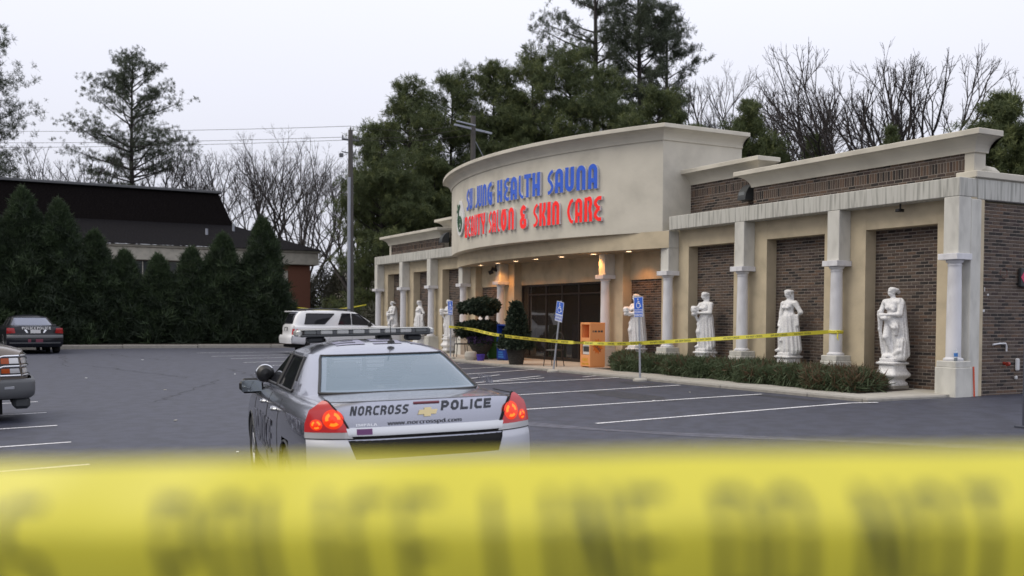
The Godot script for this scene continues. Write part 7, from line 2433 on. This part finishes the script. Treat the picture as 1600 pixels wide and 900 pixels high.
func build_van() -> void:
	var root := thing("beige_van", "beige van whose nose enters the photograph at the left edge", "van")
	root.transform = Transform3D(car_basis(90.0, 0.0), Vector3(-6.55, -0.39, 20.66))
	root.rotate_object_local(Vector3.RIGHT, 0.02)
	var c := Car.new()
	c.H = hermite
	c.p = {"length": 5.55, "half": 1.0, "bow_rear": 0.08, "bow_front": 0.16, "bow_pow": 5.0,
		"face_h": [0.3, 2.0], "face_v": [0.0, 0.05], "nose_h": [0.35, 0.60, 0.9, 1.08, 1.16], "nose_v": [0.02, 0.0, 0.03, 0.08, 0.2],
		"sv": [0.0, 1.0, 3.6, 4.4, 4.9, 5.3, 5.55], "sw": [0.98, 1.0, 1.0, 0.995, 0.985, 0.965, 0.94], "ssill": [0.35, 0.34, 0.34, 0.34, 0.36, 0.40, 0.46],
		"ssh": [1.12, 1.13, 1.12, 1.12, 1.09, 1.04, 0.99], "stop": [1.24, 1.26, 1.25, 1.24, 1.18, 1.12, 1.05],
		"belt": 1.18, "roof": 2.0, "crown": 0.07, "gn": 8.0, "gt": [0.0, 0.5, 1.0], "grear": [0.03, 0.06, 0.14], "gfront": [4.62, 4.20, 3.72], "gw": [0.97, 0.91, 0.83]}
	body_shell(c, root, M.paint_beige, [[1.15, 0.37, 0.45], [4.68, 0.37, 0.45]])
	for q in [[1.15, -1.0], [1.15, 1.0], [4.68, -1.0], [4.68, 1.0]]: wheel(root, Vector3(q[1] * 0.87, 0.37, -q[0]), 0.37, 0.24, q[1], M.steel)
	glasshouse(c, root, M.paint_beige, [Vector2(-0.7, 1.3), Vector2(0.7, 1.3), Vector2(0.64, 1.85), Vector2(-0.64, 1.85)], [Vector2(-0.82, 1.26), Vector2(0.82, 1.26), Vector2(0.74, 1.9), Vector2(-0.74, 1.9)], [[Vector2(0.4, 1.3), Vector2(1.9, 1.3), Vector2(1.9, 1.85), Vector2(0.45, 1.85)], [Vector2(2.0, 1.3), Vector2(3.0, 1.3), Vector2(3.0, 1.85), Vector2(2.0, 1.85)], [Vector2(3.15, 1.28), Vector2(4.25, 1.26), Vector2(3.75, 1.84), Vector2(3.15, 1.86)]], M.tinted_glass, M.tinted_glass, M.tinted_glass)
	var L: float = c.p.length
	# lamp clusters wrapping the front corners, chrome frames
	for s in [-1.0, 1.0]:
		var lamp := part("headlamp", root)
		var fl := func(o: float) -> Callable: return func(x, y): return c.flank(x, y, s, o)
		for row in [[0.85, 0.94], [0.695, 0.77]]:
			var g := Geo.new()
			sheet(g, [Vector2(5.20, row[0]), Vector2(5.20, row[1])], [Vector2(5.355, row[0]), Vector2(5.355, row[1])], 5, 6, fl.call(0.014), Vector3(s, 0, 0))
			put("amber_lens", g, M.lamp_amber, lamp)
			g = Geo.new()
			sheet(g, [Vector2(5.358, row[0]), Vector2(5.358, row[1])], [Vector2(5.545, row[0]), Vector2(5.53, row[1])], 5, 6, fl.call(0.014), Vector3(s, 0, 0))
			put("clear_lens", g, M.lamp_clear, lamp)
			g = Geo.new()
			sheet(g, [Vector2(s * 0.92, row[0]), Vector2(s * 0.92, row[1])], [Vector2(s * 0.55, row[0]), Vector2(s * 0.55, row[1])], 4, 8, func(x, y): return c.place(x, y, L) + Vector3(0, 0, -0.012), Vector3.FORWARD)
			put("clear_lens", g, M.lamp_clear, lamp)
		var bk := Geo.new()
		sheet(bk, [Vector2(5.18, 0.66), Vector2(5.18, 0.955)], [Vector2(5.545, 0.66), Vector2(5.54, 0.955)], 6, 8, fl.call(0.006), Vector3(s, 0, 0))
		put("lamp_surround", bk, M.plastic_dark, lamp)
		var ch := Geo.new()
		for y in [0.97, 0.805, 0.655]:
			seam_tube(ch, [Vector2(5.17, y - (0.02 if y > 0.8 else 0.0)), Vector2(5.24, y), Vector2(5.54, y)], 12, 0.021, fl.call(0.008), 6)
			var pts := PackedVector3Array()
			var rad := PackedFloat32Array()
			for k in 12:
				pts.append(c.place(s * lerpf(0.93, 0.1, k / 11.0), y, L) + Vector3(0, 0, -0.015))
				rad.append(0.02)
			ch.tube(pts, rad, 6)
		seam_tube(ch, [Vector2(5.17, 0.655), Vector2(5.16, 0.81), Vector2(5.17, 0.95)], 10, 0.014, fl.call(0.008), 6)
		put("chrome_frame", ch, M.chrome, lamp)
		# moulding over the wheel
		var m := Geo.new()
		var ring := PackedVector3Array()
		var rad := PackedFloat32Array()
		for k in 19:
			var ang := deg_to_rad(lerpf(0, 150, k / 18.0))
			ring.append(c.flank(4.68 + cos(ang) * 0.50, 0.37 + sin(ang) * 0.50, s, 0.0))
			rad.append(0.05)
		m.tube(ring, rad, 8)
		put("wheel_moulding", m, M.paint_beige, root)
	var grille := Geo.new()
	for k in 5: grille.box(Vector3(0, 0.68 + 0.06 * k, -(L - 0.03)), Vector3(1.0, 0.03, 0.04), 0.006)
	put("grille", grille, M.plastic_dark, root)
	# bumper
	var b := Geo.new()
	var rows := []
	for q in [[0.28, 0.02], [0.33, 0.07], [0.42, 0.085], [0.53, 0.085], [0.58, 0.075], [0.60, 0.03]]:
		var row := PackedVector3Array()
		for k in 41:
			var a := lerpf(-1.0, 1.0, k / 40.0)
			var x: float = signf(a) * (1.0 - pow(1.0 - absf(a), 2.4)) * (0.93 + q[1])
			var back := 0.52 * pow(maxf(0.0, (absf(a) - 0.55) / 0.45), 1.6)
			row.append(Vector3(x, q[0], -(L + q[1] + 0.03 - 0.05 * absf(a) - back)))
		rows.append(row)
	b.grid(rows, Vector3.UP, null, Vector3(0, 0.4, -(L - 0.6)))
	put("bumper", b, M.plastic_grey, root)
	var air := Geo.new()
	air.box(Vector3(0, 0.20, -(L - 0.12)), Vector3(1.72, 0.20, 0.26), 0.05)
	put("air_dam", air, M.plastic_dark, root)
	var bd := Geo.new()
	for s in [-1.0, 1.0]: bd.box(Vector3(s * 1.0, 0.46, -(L - 0.30)), Vector3(0.03, 0.06, 0.16), 0.012)
	put("bumper_vent", bd, M.steel, root)

func build_vehicles() -> void:
	build_patrol_car()
	build_far_sedan()
	build_suv()
	build_van()

# ---------------------------------------------------------------- signs, boxes, chairs
func parking_sign(at: Vector3, height: float, lean: float, turn: float, size: Vector2, extra: bool, label: String) -> void:
	var s := thing("parking_sign", label, "parking sign", at, turn, "blue parking signs along the kerb")
	var P := part("post", s)
	P.rotation.z = lean
	var g := Geo.new()
	g.box(Vector3(0, height / 2, 0), Vector3(0.055, height, 0.025), 0.006)
	for i in int(height / 0.1): g.box(Vector3(0, 0.05 + 0.1 * i, 0.0135), Vector3(0.012, 0.02, 0.002))
	put("pole", g, M.galvanised, P)
	g = Geo.new()
	g.lathe(PackedVector2Array([Vector2(0.17, -0.06), Vector2(0.165, 0.03), Vector2(0.12, 0.055), Vector2(0.0, 0.06)]), 14)
	put("footing", g, M.concrete, s)
	var y := height - size.y - 0.02
	g = Geo.new()
	g.box(Vector3(0, y + size.y / 2, 0.017), Vector3(size.x, size.y, 0.003))
	put("plate", g, M.handicap_white, P)
	g = Geo.new()
	var bh := size.y * 0.60
	g.box(Vector3(0, y + size.y - bh / 2 - 0.012, 0.0195), Vector3(size.x - 0.03, bh, 0.002))
	put("blue_field", g, M.handicap_blue, P)
	# seated figure and wheel
	var f := Geo.new()
	var o := Vector2(0, y + size.y - bh / 2 - 0.012)
	var k := bh / 0.30
	var at2 := func(x: float, yy: float, out: float) -> Vector3: return Vector3(o.x + x * k, o.y + yy * k, 0.021 + out)
	ribbon(f, null, PackedVector2Array([Vector2(-0.012, 0.075), Vector2(-0.004, 0.0), Vector2(0.05, 0.0), Vector2(0.075, -0.075), Vector2(0.098, -0.068)]), 0.024, at2, 0.0006, 0)
	ribbon(f, null, PackedVector2Array([Vector2(-0.002, 0.04), Vector2(0.045, 0.04)]), 0.018, at2, 0.0014, 0)
	var arc := PackedVector2Array()
	for i in 15:
		var a := deg_to_rad(lerpf(110, 370, i / 14.0))
		arc.append(Vector2(cos(a) * 0.066 - 0.005, sin(a) * 0.066 - 0.045))
	ribbon(f, null, arc, 0.018, at2, 0.001, 0)
	for i in 12: f.tri_to(at2.call(-0.014, 0.105, 0.0018), at2.call(-0.014 + cos(TAU * i / 12) * 0.021, 0.105 + sin(TAU * i / 12) * 0.021, 0.0018), at2.call(-0.014 + cos(TAU * (i + 1) / 12) * 0.021, 0.105 + sin(TAU * (i + 1) / 12) * 0.021, 0.0018), Vector3.BACK)
	put("symbol", f, M.handicap_white, P)
	var lower := Geo.new()
	var lh := size.y - bh - 0.024
	if not extra:
		lower.box(Vector3(0, y + lh / 2 + 0.004, 0.0195), Vector3(size.x - 0.03, lh * 0.94, 0.002))
		put("blue_field", lower, M.handicap_blue, P)
	var tm: Material = M.handicap_blue if extra else M.handicap_white
	letter_strip("lettering", "RESERVED", lh * 0.30, 0.001, tm, P, Vector3(0, y + lh * 0.72, 0.0215))
	letter_strip("lettering", "PARKING", lh * 0.30, 0.001, tm, P, Vector3(0, y + lh * 0.28, 0.0215))

func news_box(called: String, label: String, at: Vector3, turn: float, size: Vector3, body: Material, orange: bool) -> void:
	var s := thing(called, label, "newspaper box", at, turn)
	var w := size.x
	var h := size.y
	var d := size.z
	var g := Geo.new()
	# carcass as a frame so that the window and the mouth are real recesses
	g.span(Vector3(-w / 2, 0.03, -d / 2), Vector3(-w / 2 + 0.05, h, d / 2), 0.01)
	g.span(Vector3(w / 2 - 0.05, 0.03, -d / 2), Vector3(w / 2, h, d / 2), 0.01)
	g.span(Vector3(-w / 2 + 0.052, 0.03, -d / 2), Vector3(w / 2 - 0.052, h - 0.002, -d / 2 + 0.05), 0.005)
	g.span(Vector3(-w / 2 + 0.052, h - 0.06, -d / 2 + 0.052), Vector3(w / 2 - 0.052, h - 0.001, d / 2 - 0.002), 0.01)
	g.span(Vector3(-w / 2 + 0.052, h * 0.58, -d / 2 + 0.052), Vector3(w / 2 - 0.052, h * 0.66, d / 2 - 0.004), 0.008)
	g.span(Vector3(-w / 2 + 0.052, 0.03, -d / 2 + 0.052), Vector3(w / 2 - 0.052, h * 0.28, d / 2 - 0.004), 0.008)
	put("cabinet", g, body, s)
	g = Geo.new()
	g.span(Vector3(-w / 2 + 0.06, h * 0.29, d / 2 - 0.10), Vector3(w / 2 - 0.06, h * 0.57, d / 2 - 0.05))
	put("front_page", g, M.plate_white, s)
	g = Geo.new()
	g.span(Vector3(-w / 2 + 0.09, h * 0.35, d / 2 - 0.049), Vector3(w / 2 - 0.12, h * 0.47, d / 2 - 0.047))
	g.span(Vector3(-w / 2 + 0.06, h * 0.52, d / 2 - 0.0495), Vector3(w / 2 - 0.06, h * 0.565, d / 2 - 0.046))
	put("headline", g, M.plastic_dark, s)
	g = Geo.new()
	g.span(Vector3(-w / 2 + 0.054, h * 0.67, -d / 2 + 0.1), Vector3(w / 2 - 0.054, h * 0.94, -d / 2 + 0.16))
	put("mouth", g, M.news_deep if orange else M.black, s)
	g = Geo.new()
	g.rod(Vector3(-w * 0.25, h * 0.545, d / 2 + 0.02), Vector3(w * 0.25, h * 0.545, d / 2 + 0.02), 0.012)
	put("handle", g, M.galvanised, s)
	for x in [-1, 1]:
		g = Geo.new()
		g.box(Vector3(x * (w / 2 - 0.05), 0.015, 0), Vector3(0.08, 0.03, d * 0.9), 0.005)
		put("foot", g, body, s)
	if orange:
		var RB := Basis(Vector3.UP, PI / 2)
		g = Geo.new()
		for q in [[-0.15, 0.03], [-0.07, 0.07], [0.04, 0.06], [0.13, 0.07]]:
			g.span(Vector3(w / 2 + 0.0, h * 0.785, -q[0] - q[1] / 2), Vector3(w / 2 + 0.002, h * 0.825, -q[0] + q[1] / 2))
		put("print", g, M.plastic_dark, s)
		letter_strip("lettering", "FREE", 0.09, 0.002, mk("news_yellow", Color(0.62, 0.36, 0.01), 0.5), s, Vector3(0, 0.21, d / 2 + 0.0), Basis.IDENTITY)
		letter_strip("lettering", "TAKE ONE", 0.055, 0.002, M.news_yellow, s, Vector3(0, 0.10, d / 2 + 0.0), Basis.IDENTITY)
		# orange sunburst print with a dark slanted title
		g = Geo.new()
		var star := PackedVector2Array()
		for i in 22:
			var r := 0.17 if i % 2 else 0.115
			star.append(Vector2(cos(TAU * i / 22) * r * 1.05, sin(TAU * i / 22) * r * 1.3))
		g.slab(star, Transform3D(RB, Vector3(w / 2 + 0.0035, h * 0.47, 0.0)), 0.003)
		put("print", g, M.news_deep, s)
		letter_strip("lettering", "CARS", 0.075, 0.002, M.plastic_dark, s, Vector3(w / 2 + 0.005, h * 0.44, 0.0), RB * Basis(Vector3.BACK, -0.75))
		letter_strip("lettering", "TRUCKS", 0.055, 0.002, mk("news_amber", Color(0.80, 0.32, 0.01), 0.5), s, Vector3(w / 2 + 0.005, h * 0.53, -0.04), RB * Basis(Vector3.BACK, -0.75))
	else:
		g = Geo.new()
		for k in 3: g.span(Vector3(-w * 0.32, h * (0.07 + 0.065 * k), d / 2 - 0.003), Vector3(w * (0.30 - 0.06 * k), h * (0.115 + 0.065 * k), d / 2 - 0.0015))
		put("print", g, M.label_blue, s)

func bistro_chair(at: Vector3, turn: float, label: String, seat: Material, group := "") -> void:
	var s := thing("chair", label, "chair", at, turn, group)
	for q in [[-0.19, 0.19, 0.02], [0.19, 0.19, 0.02], [-0.18, -0.19, -0.05], [0.18, -0.19, -0.05]]:
		var l := Geo.new()
		l.tube(PackedVector3Array([Vector3(q[0] * 1.12, 0, q[1] + q[2] * 0.8), Vector3(q[0], 0.25, q[1]), Vector3(q[0] * 0.95, 0.44, q[1])]), PackedFloat32Array([0.013, 0.013, 0.014]), 7)
		put("leg", l, M.black, s)
	var g := Geo.new()
	g.lathe(PackedVector2Array([Vector2(0, 0.435), Vector2(0.20, 0.435), Vector2(0.215, 0.45), Vector2(0.20, 0.475), Vector2(0, 0.485)]), 24, Transform3D.IDENTITY, 4.0)
	put("seat", g, seat, s)
	g = Geo.new()
	var arcp := PackedVector3Array()
	var rad := PackedFloat32Array()
	for i in 17:
		var a := PI * i / 16.0
		arcp.append(Vector3(cos(a) * 0.20, 0.66 + sin(a) * 0.30, -0.20 - 0.05 * sin(a)))
		rad.append(0.014)
	g.tube(arcp, rad, 7)
	for x in [-0.20, 0.20]: g.rod(Vector3(x, 0.44, -0.18), Vector3(x, 0.66, -0.20), 0.014)
	for k in 3:
		var sc := PackedVector3Array()
		var sr := PackedFloat32Array()
		for i in 21:
			var a := TAU * i / 20.0
			sc.append(Vector3((k - 1) * 0.10 + cos(a) * 0.055, 0.68 + sin(a) * 0.10 + (0.05 if k == 1 else 0.0), -0.21))
			sr.append(0.008)
		g.tube(sc, sr, 5, false)
	put("backrest", g, M.black, s)

func armchair(at: Vector3, turn: float, label: String) -> void:
	var s := thing("armchair", label, "armchair", at, turn, "teal chairs behind the entrance glass")
	var g := Geo.new()
	g.box(Vector3(0, 0.40, 0), Vector3(0.52, 0.14, 0.52), 0.05)
	put("seat", g, M.teal, s)
	g = Geo.new()
	g.box(Vector3(0, 0.80, -0.25), Vector3(0.54, 0.62, 0.12), 0.055, Basis(Vector3.RIGHT, -0.12))
	put("backrest", g, M.teal, s)
	for x in [-0.26, 0.26]:
		g = Geo.new()
		g.box(Vector3(x, 0.60, 0.0), Vector3(0.07, 0.06, 0.46), 0.02)
		put("armrest", g, M.black, s)
		for z in [-0.22, 0.22]:
			g = Geo.new()
			g.rod(Vector3(x, 0, z), Vector3(x, 0.58, z), 0.018)
			put("leg", g, M.black, s)

func build_street_furniture() -> void:
	parking_sign(Vector3(-6.22, -0.055, 2.52), 1.93, 0.035, 0.12, Vector2(0.31, 0.46), false, "blue parking sign nearly upright in front of the juniper bed")
	parking_sign(Vector3(-10.25, -0.05, 2.42), 1.88, -0.17, 0.10, Vector2(0.31, 0.52), true, "leaning blue and white parking sign before the entrance")
	parking_sign(Vector3(-17.67, 0.0, 1.95), 1.92, 0.0, 0.1, Vector2(0.31, 0.46), false, "blue parking sign beside the potted plants on the left")
	news_box("newspaper_box", "orange newspaper box standing at the left end of the juniper bed", Vector3(-10.98, 0.0, 0.72), 0.0, Vector3(0.50, 1.24, 0.50), M.news_orange, true)
	news_box("newspaper_box", "blue newspaper box behind the two potted topiaries", Vector3(-15.95, 0.0, 0.75), 0.1, Vector3(0.50, 1.15, 0.48), M.news_blue, false)
	news_box("newspaper_box", "green newspaper box half hidden by the tiered topiary", Vector3(-17.30, 0.0, 0.62), 0.0, Vector3(0.48, 1.12, 0.45), M.news_green, false)
	bistro_chair(Vector3(-11.85, 0.0, 1.45), 0.5, "black metal chair on the pavement in front of the glass doors", M.black)
	bistro_chair(Vector3(-18.55, 0.0, 1.15), 0.9, "black metal chair on the pavement left of the tiered topiary", M.black)
	armchair(Vector3(-14.3, 0.0, -1.7), 0.3, "left teal chair seen through the entrance glass")
	armchair(Vector3(-13.0, 0.0, -1.8), -0.2, "right teal chair seen through the entrance glass")
	var tb := thing("low_table", "white topped low table behind the entrance glass", "table", Vector3(-13.2, 0, -1.15))
	var g := Geo.new()
	g.box(Vector3(0, 0.42, 0), Vector3(1.3, 0.04, 0.4), 0.01)
	put("tabletop", g, M.marble, tb)
	for q in [[-0.6, -0.15], [0.6, -0.15], [-0.6, 0.15], [0.6, 0.15]]:
		g = Geo.new()
		g.rod(Vector3(q[0], 0, q[1]), Vector3(q[0], 0.4, q[1]), 0.02)
		put("leg", g, M.black, tb)
	# bottle on the corner plinth
	var b := thing("water_bottle", "clear plastic bottle with a blue label on the corner plinth", "bottle", Vector3(0.165, 0.614, 0.02))
	g = Geo.new()
	g.lathe(PackedVector2Array([Vector2(0, 0), Vector2(0.032, 0.002), Vector2(0.034, 0.02), Vector2(0.034, 0.15), Vector2(0.026, 0.18), Vector2(0.013, 0.20), Vector2(0.013, 0.215)]), 18)
	put("bottle_wall", g, M.clear_plastic, b)
	g = Geo.new()
	g.lathe(PackedVector2Array([Vector2(0.0352, 0.085), Vector2(0.0352, 0.15)]), 18)
	put("paper_label", g, M.label_blue, b)
	g = Geo.new()
	g.lathe(PackedVector2Array([Vector2(0.015, 0.21), Vector2(0.015, 0.23), Vector2(0, 0.231)]), 14)
	put("cap", g, M.column_white, b)
	g = Geo.new()
	g.lathe(PackedVector2Array([Vector2(0, 0.004), Vector2(0.030, 0.005), Vector2(0.031, 0.06), Vector2(0, 0.06)]), 16)
	put("drink", g, M.water_dark, b)
	# orange stake leaning on the corner
	g = Geo.new()
	g.box(Vector3(0, 0.29, 0), Vector3(0.03, 0.56, 0.010), 0.004)
	var st := put("marker_stake", g, M.stake_orange)
	st.transform = Transform3D(Basis(Vector3.UP, 1.0) * Basis(Vector3.RIGHT, -0.10), Vector3(0.235, -0.06, -0.42))
	tag(st, "thin orange stake leaning against the corner of the building", "stake")
	# dark post at the right edge with a box and pink arrow above it
	var p := thing("dark_post", "dark blue steel post cut by the right edge of the photograph", "post", on_ground(3.95, 3.40))
	g = Geo.new()
	g.box(Vector3(0, 0.82, 0), Vector3(0.13, 1.68, 0.13), 0.02)
	put("post_tube", g, M.post_blue, p)
	g = Geo.new()
	g.box(Vector3(0, 0.01, 0), Vector3(0.26, 0.03, 0.26), 0.006)
	put("foot_plate", g, M.post_blue, p)
	var w := thing("wall_sign", "black wall sign with a pink arrowhead at the right edge", "sign", Vector3(0.13, 2.2, -1.93))
	g = Geo.new()
	g.box(Vector3(0.03, 0, 0), Vector3(0.08, 0.36, 0.30), 0.015)
	put("sign_box", g, M.plastic_dark, w)
	g = Geo.new()
	g.slab(PackedVector2Array([Vector2(-0.14, 0.0), Vector2(-0.02, 0.14), Vector2(0.06, 0.14), Vector2(0.06, -0.14), Vector2(-0.02, -0.14)]), Transform3D(Basis(Vector3.UP, PI / 2), Vector3(0.076, 0, 0.03)), 0.004)
	put("arrow", g, M.pink, w)

# ---------------------------------------------------------------- tapes
func build_tapes() -> void:
	# tape close to the lens: a creased band, upper half tipped to the sky, lower half turned under
	var t := thing("barrier_tape", "yellow barrier tape with black letters stretched close in front of the lens", "barrier tape")
	var A := Vector3(11.832, 1.2802, 16.497)
	var Bp := Vector3(12.588, 1.3104, 15.158)
	var dirv := (Bp - A)
	var L := dirv.length()
	dirv = dirv.normalized()
	var back := dirv.cross(Vector3.UP).normalized()
	if back.dot(EYE - A) > 0.0: back = -back
	var prof := func(q: float) -> Vector2:
		# q runs down the band in metres: (drop, set-back)
		var y := q
		var z := 0.0
		if q < 0.034: z = 0.024 * pow((0.034 - q) / 0.034, 1.3)
		else: z = 0.017 * pow((q - 0.034) / 0.044, 1.6)
		return Vector2(y * 0.93, z)
	var place := func(s: float, q: float, o: float) -> Vector3:
		var w: Vector2 = prof.call(q)
		var wave := 0.0012 * sin(s * 31.0) + 0.0007 * sin(s * 77.0 + q * 60.0)
		return A + dirv * s - Vector3.UP * (w.x + 0.0015 * sin(s * 5.0)) + back * (w.y + wave - o)
	var rows := []
	for i in 19:
		var row := PackedVector3Array()
		for j in 161: row.append(place.call(L * j / 160.0, 0.078 * i / 18.0, 0.0))
		rows.append(row)
	var g := Geo.new()
	g.grid(rows, -back)
	put("band", g, M.tape_yellow, t)
	var ink := Geo.new()
	var s := 0.02
	while s < L - 0.3:
		for ch in "POLICE LINE DO NOT CROSS   ":
			if s > L - 0.05: break
			if ch == " ":
				s += 0.016
				continue
			var w := 0.010 if ch == "I" else 0.019
			var k := 0
			for st in block(ch, w, 0.056, 0.0050):
				var dense := PackedVector2Array()
				for i in st.size() - 1:
					for m in 6: dense.append(st[i].lerp(st[i + 1], m / 6.0))
				dense.append(st[st.size() - 1])
				var s1 := s
				ribbon(ink, null, dense, 0.0050, func(x, y, o): return place.call(s1 + x - 0.10 * y, 0.072 - y, o), 0.0004 + 0.0001 * k, 0.0)
				k += 1
			s += w + 0.0055
	put("lettering", ink, M.tape_print, t)
	# tape tied between the parking sign, the pots and a column of the right wing
	var b := thing("barrier_tape", "yellow barrier tape running from the left parking sign to a column of the right wing", "barrier tape")
	var knots := [Vector3(-17.72, 1.05, 1.99), Vector3(-16.1, 0.985, 1.97), Vector3(-13.6, 0.85, 2.32), Vector3(-10.20, 0.755, 2.47), Vector3(-8.1, 0.745, 2.48), Vector3(-6.26, 0.80, 2.545), Vector3(-4.6, 0.945, 1.35), Vector3(-2.94, 1.105, 0.045)]
	var ptsv := PackedVector3Array()
	for i in knots.size() - 1:
		for k in 14:
			ptsv.append(knots[i].cubic_interpolate(knots[i + 1], knots[maxi(i - 1, 0)], knots[mini(i + 2, knots.size() - 1)], k / 14.0))
	ptsv.append(knots[knots.size() - 1])
	var brows := []
	for i in ptsv.size():
		var tw := 0.35 * sin(i * 0.21) + (1.2 if absf(i - 50.0) < 2.0 else 0.0)
		var dv := (ptsv[mini(i + 1, ptsv.size() - 1)] - ptsv[maxi(i - 1, 0)]).normalized()
		var sd := dv.cross(Vector3.UP).normalized()
		var upv := (Vector3.UP * cos(tw) + sd * sin(tw)) * 0.042
		brows.append(PackedVector3Array([ptsv[i] - upv, ptsv[i], ptsv[i] + upv]))
	g = Geo.new()
	g.grid(brows, Vector3.BACK)
	put("band", g, M.tape_yellow, b)
	var acc := 0.0
	for i in range(2, ptsv.size() - 4):
		acc += ptsv[i].distance_to(ptsv[i + 1])
		if acc > 0.46:
			acc = 0.0
			var r0: PackedVector3Array = brows[i]
			var r1: PackedVector3Array = brows[i + 1]
			var xd := (r1[1] - r0[1]).normalized()
			var yd := (r0[2] - r0[0]).normalized()
			var zd := xd.cross(yd).normalized()
			if zd.z < 0.0:
				xd = -xd
				zd = -zd
			for sgn in [1.0, -1.0]:
				if sgn < 0.0: continue
				var o := put("lettering", words("DO NOT CROSS", 0.040, 0.001), M.tape_print, b)
				o.transform = Transform3D(Basis(xd * 0.88, zd.cross(xd).normalized(), zd), (r0[1] + r1[1]) / 2.0 + zd * 0.004)
	g = Geo.new()
	g.tube(PackedVector3Array([Vector3(-2.76, 1.105, 0.02), Vector3(-2.74, 1.08, -0.02), Vector3(-2.72, 0.99, 0.01), Vector3(-2.70, 0.93, 0.0)]), PackedFloat32Array([0.02, 0.016, 0.018, 0.006]), 5)
	for y in [1.09, 1.12]:
		var loop := PackedVector3Array()
		var rr := PackedFloat32Array()
		for k in 25:
			loop.append(Vector3(-2.89 + cos(TAU * k / 24) * 0.138, y + 0.004 * sin(k), -0.12 + sin(TAU * k / 24) * 0.138))
			rr.append(0.022)
		g.tube(loop, rr, 4, false)
	put("knot", g, M.tape_yellow, b)
	var fg := Geo.new()
	var frow := []
	for i in 30:
		var tt := i / 29.0
		var q := Vector3(lerpf(-46.5, -36.9, tt), 1.98 - 0.25 * sin(PI * tt), lerpf(-0.9, -2.2, tt))
		frow.append(PackedVector3Array([q - Vector3.UP * 0.03, q + Vector3.UP * 0.03]))
	fg.grid(frow, Vector3.RIGHT)
	var far := put("barrier_tape", fg, M.tape_yellow)
	tag(far, "distant yellow tape strung to the utility pole", "barrier tape")
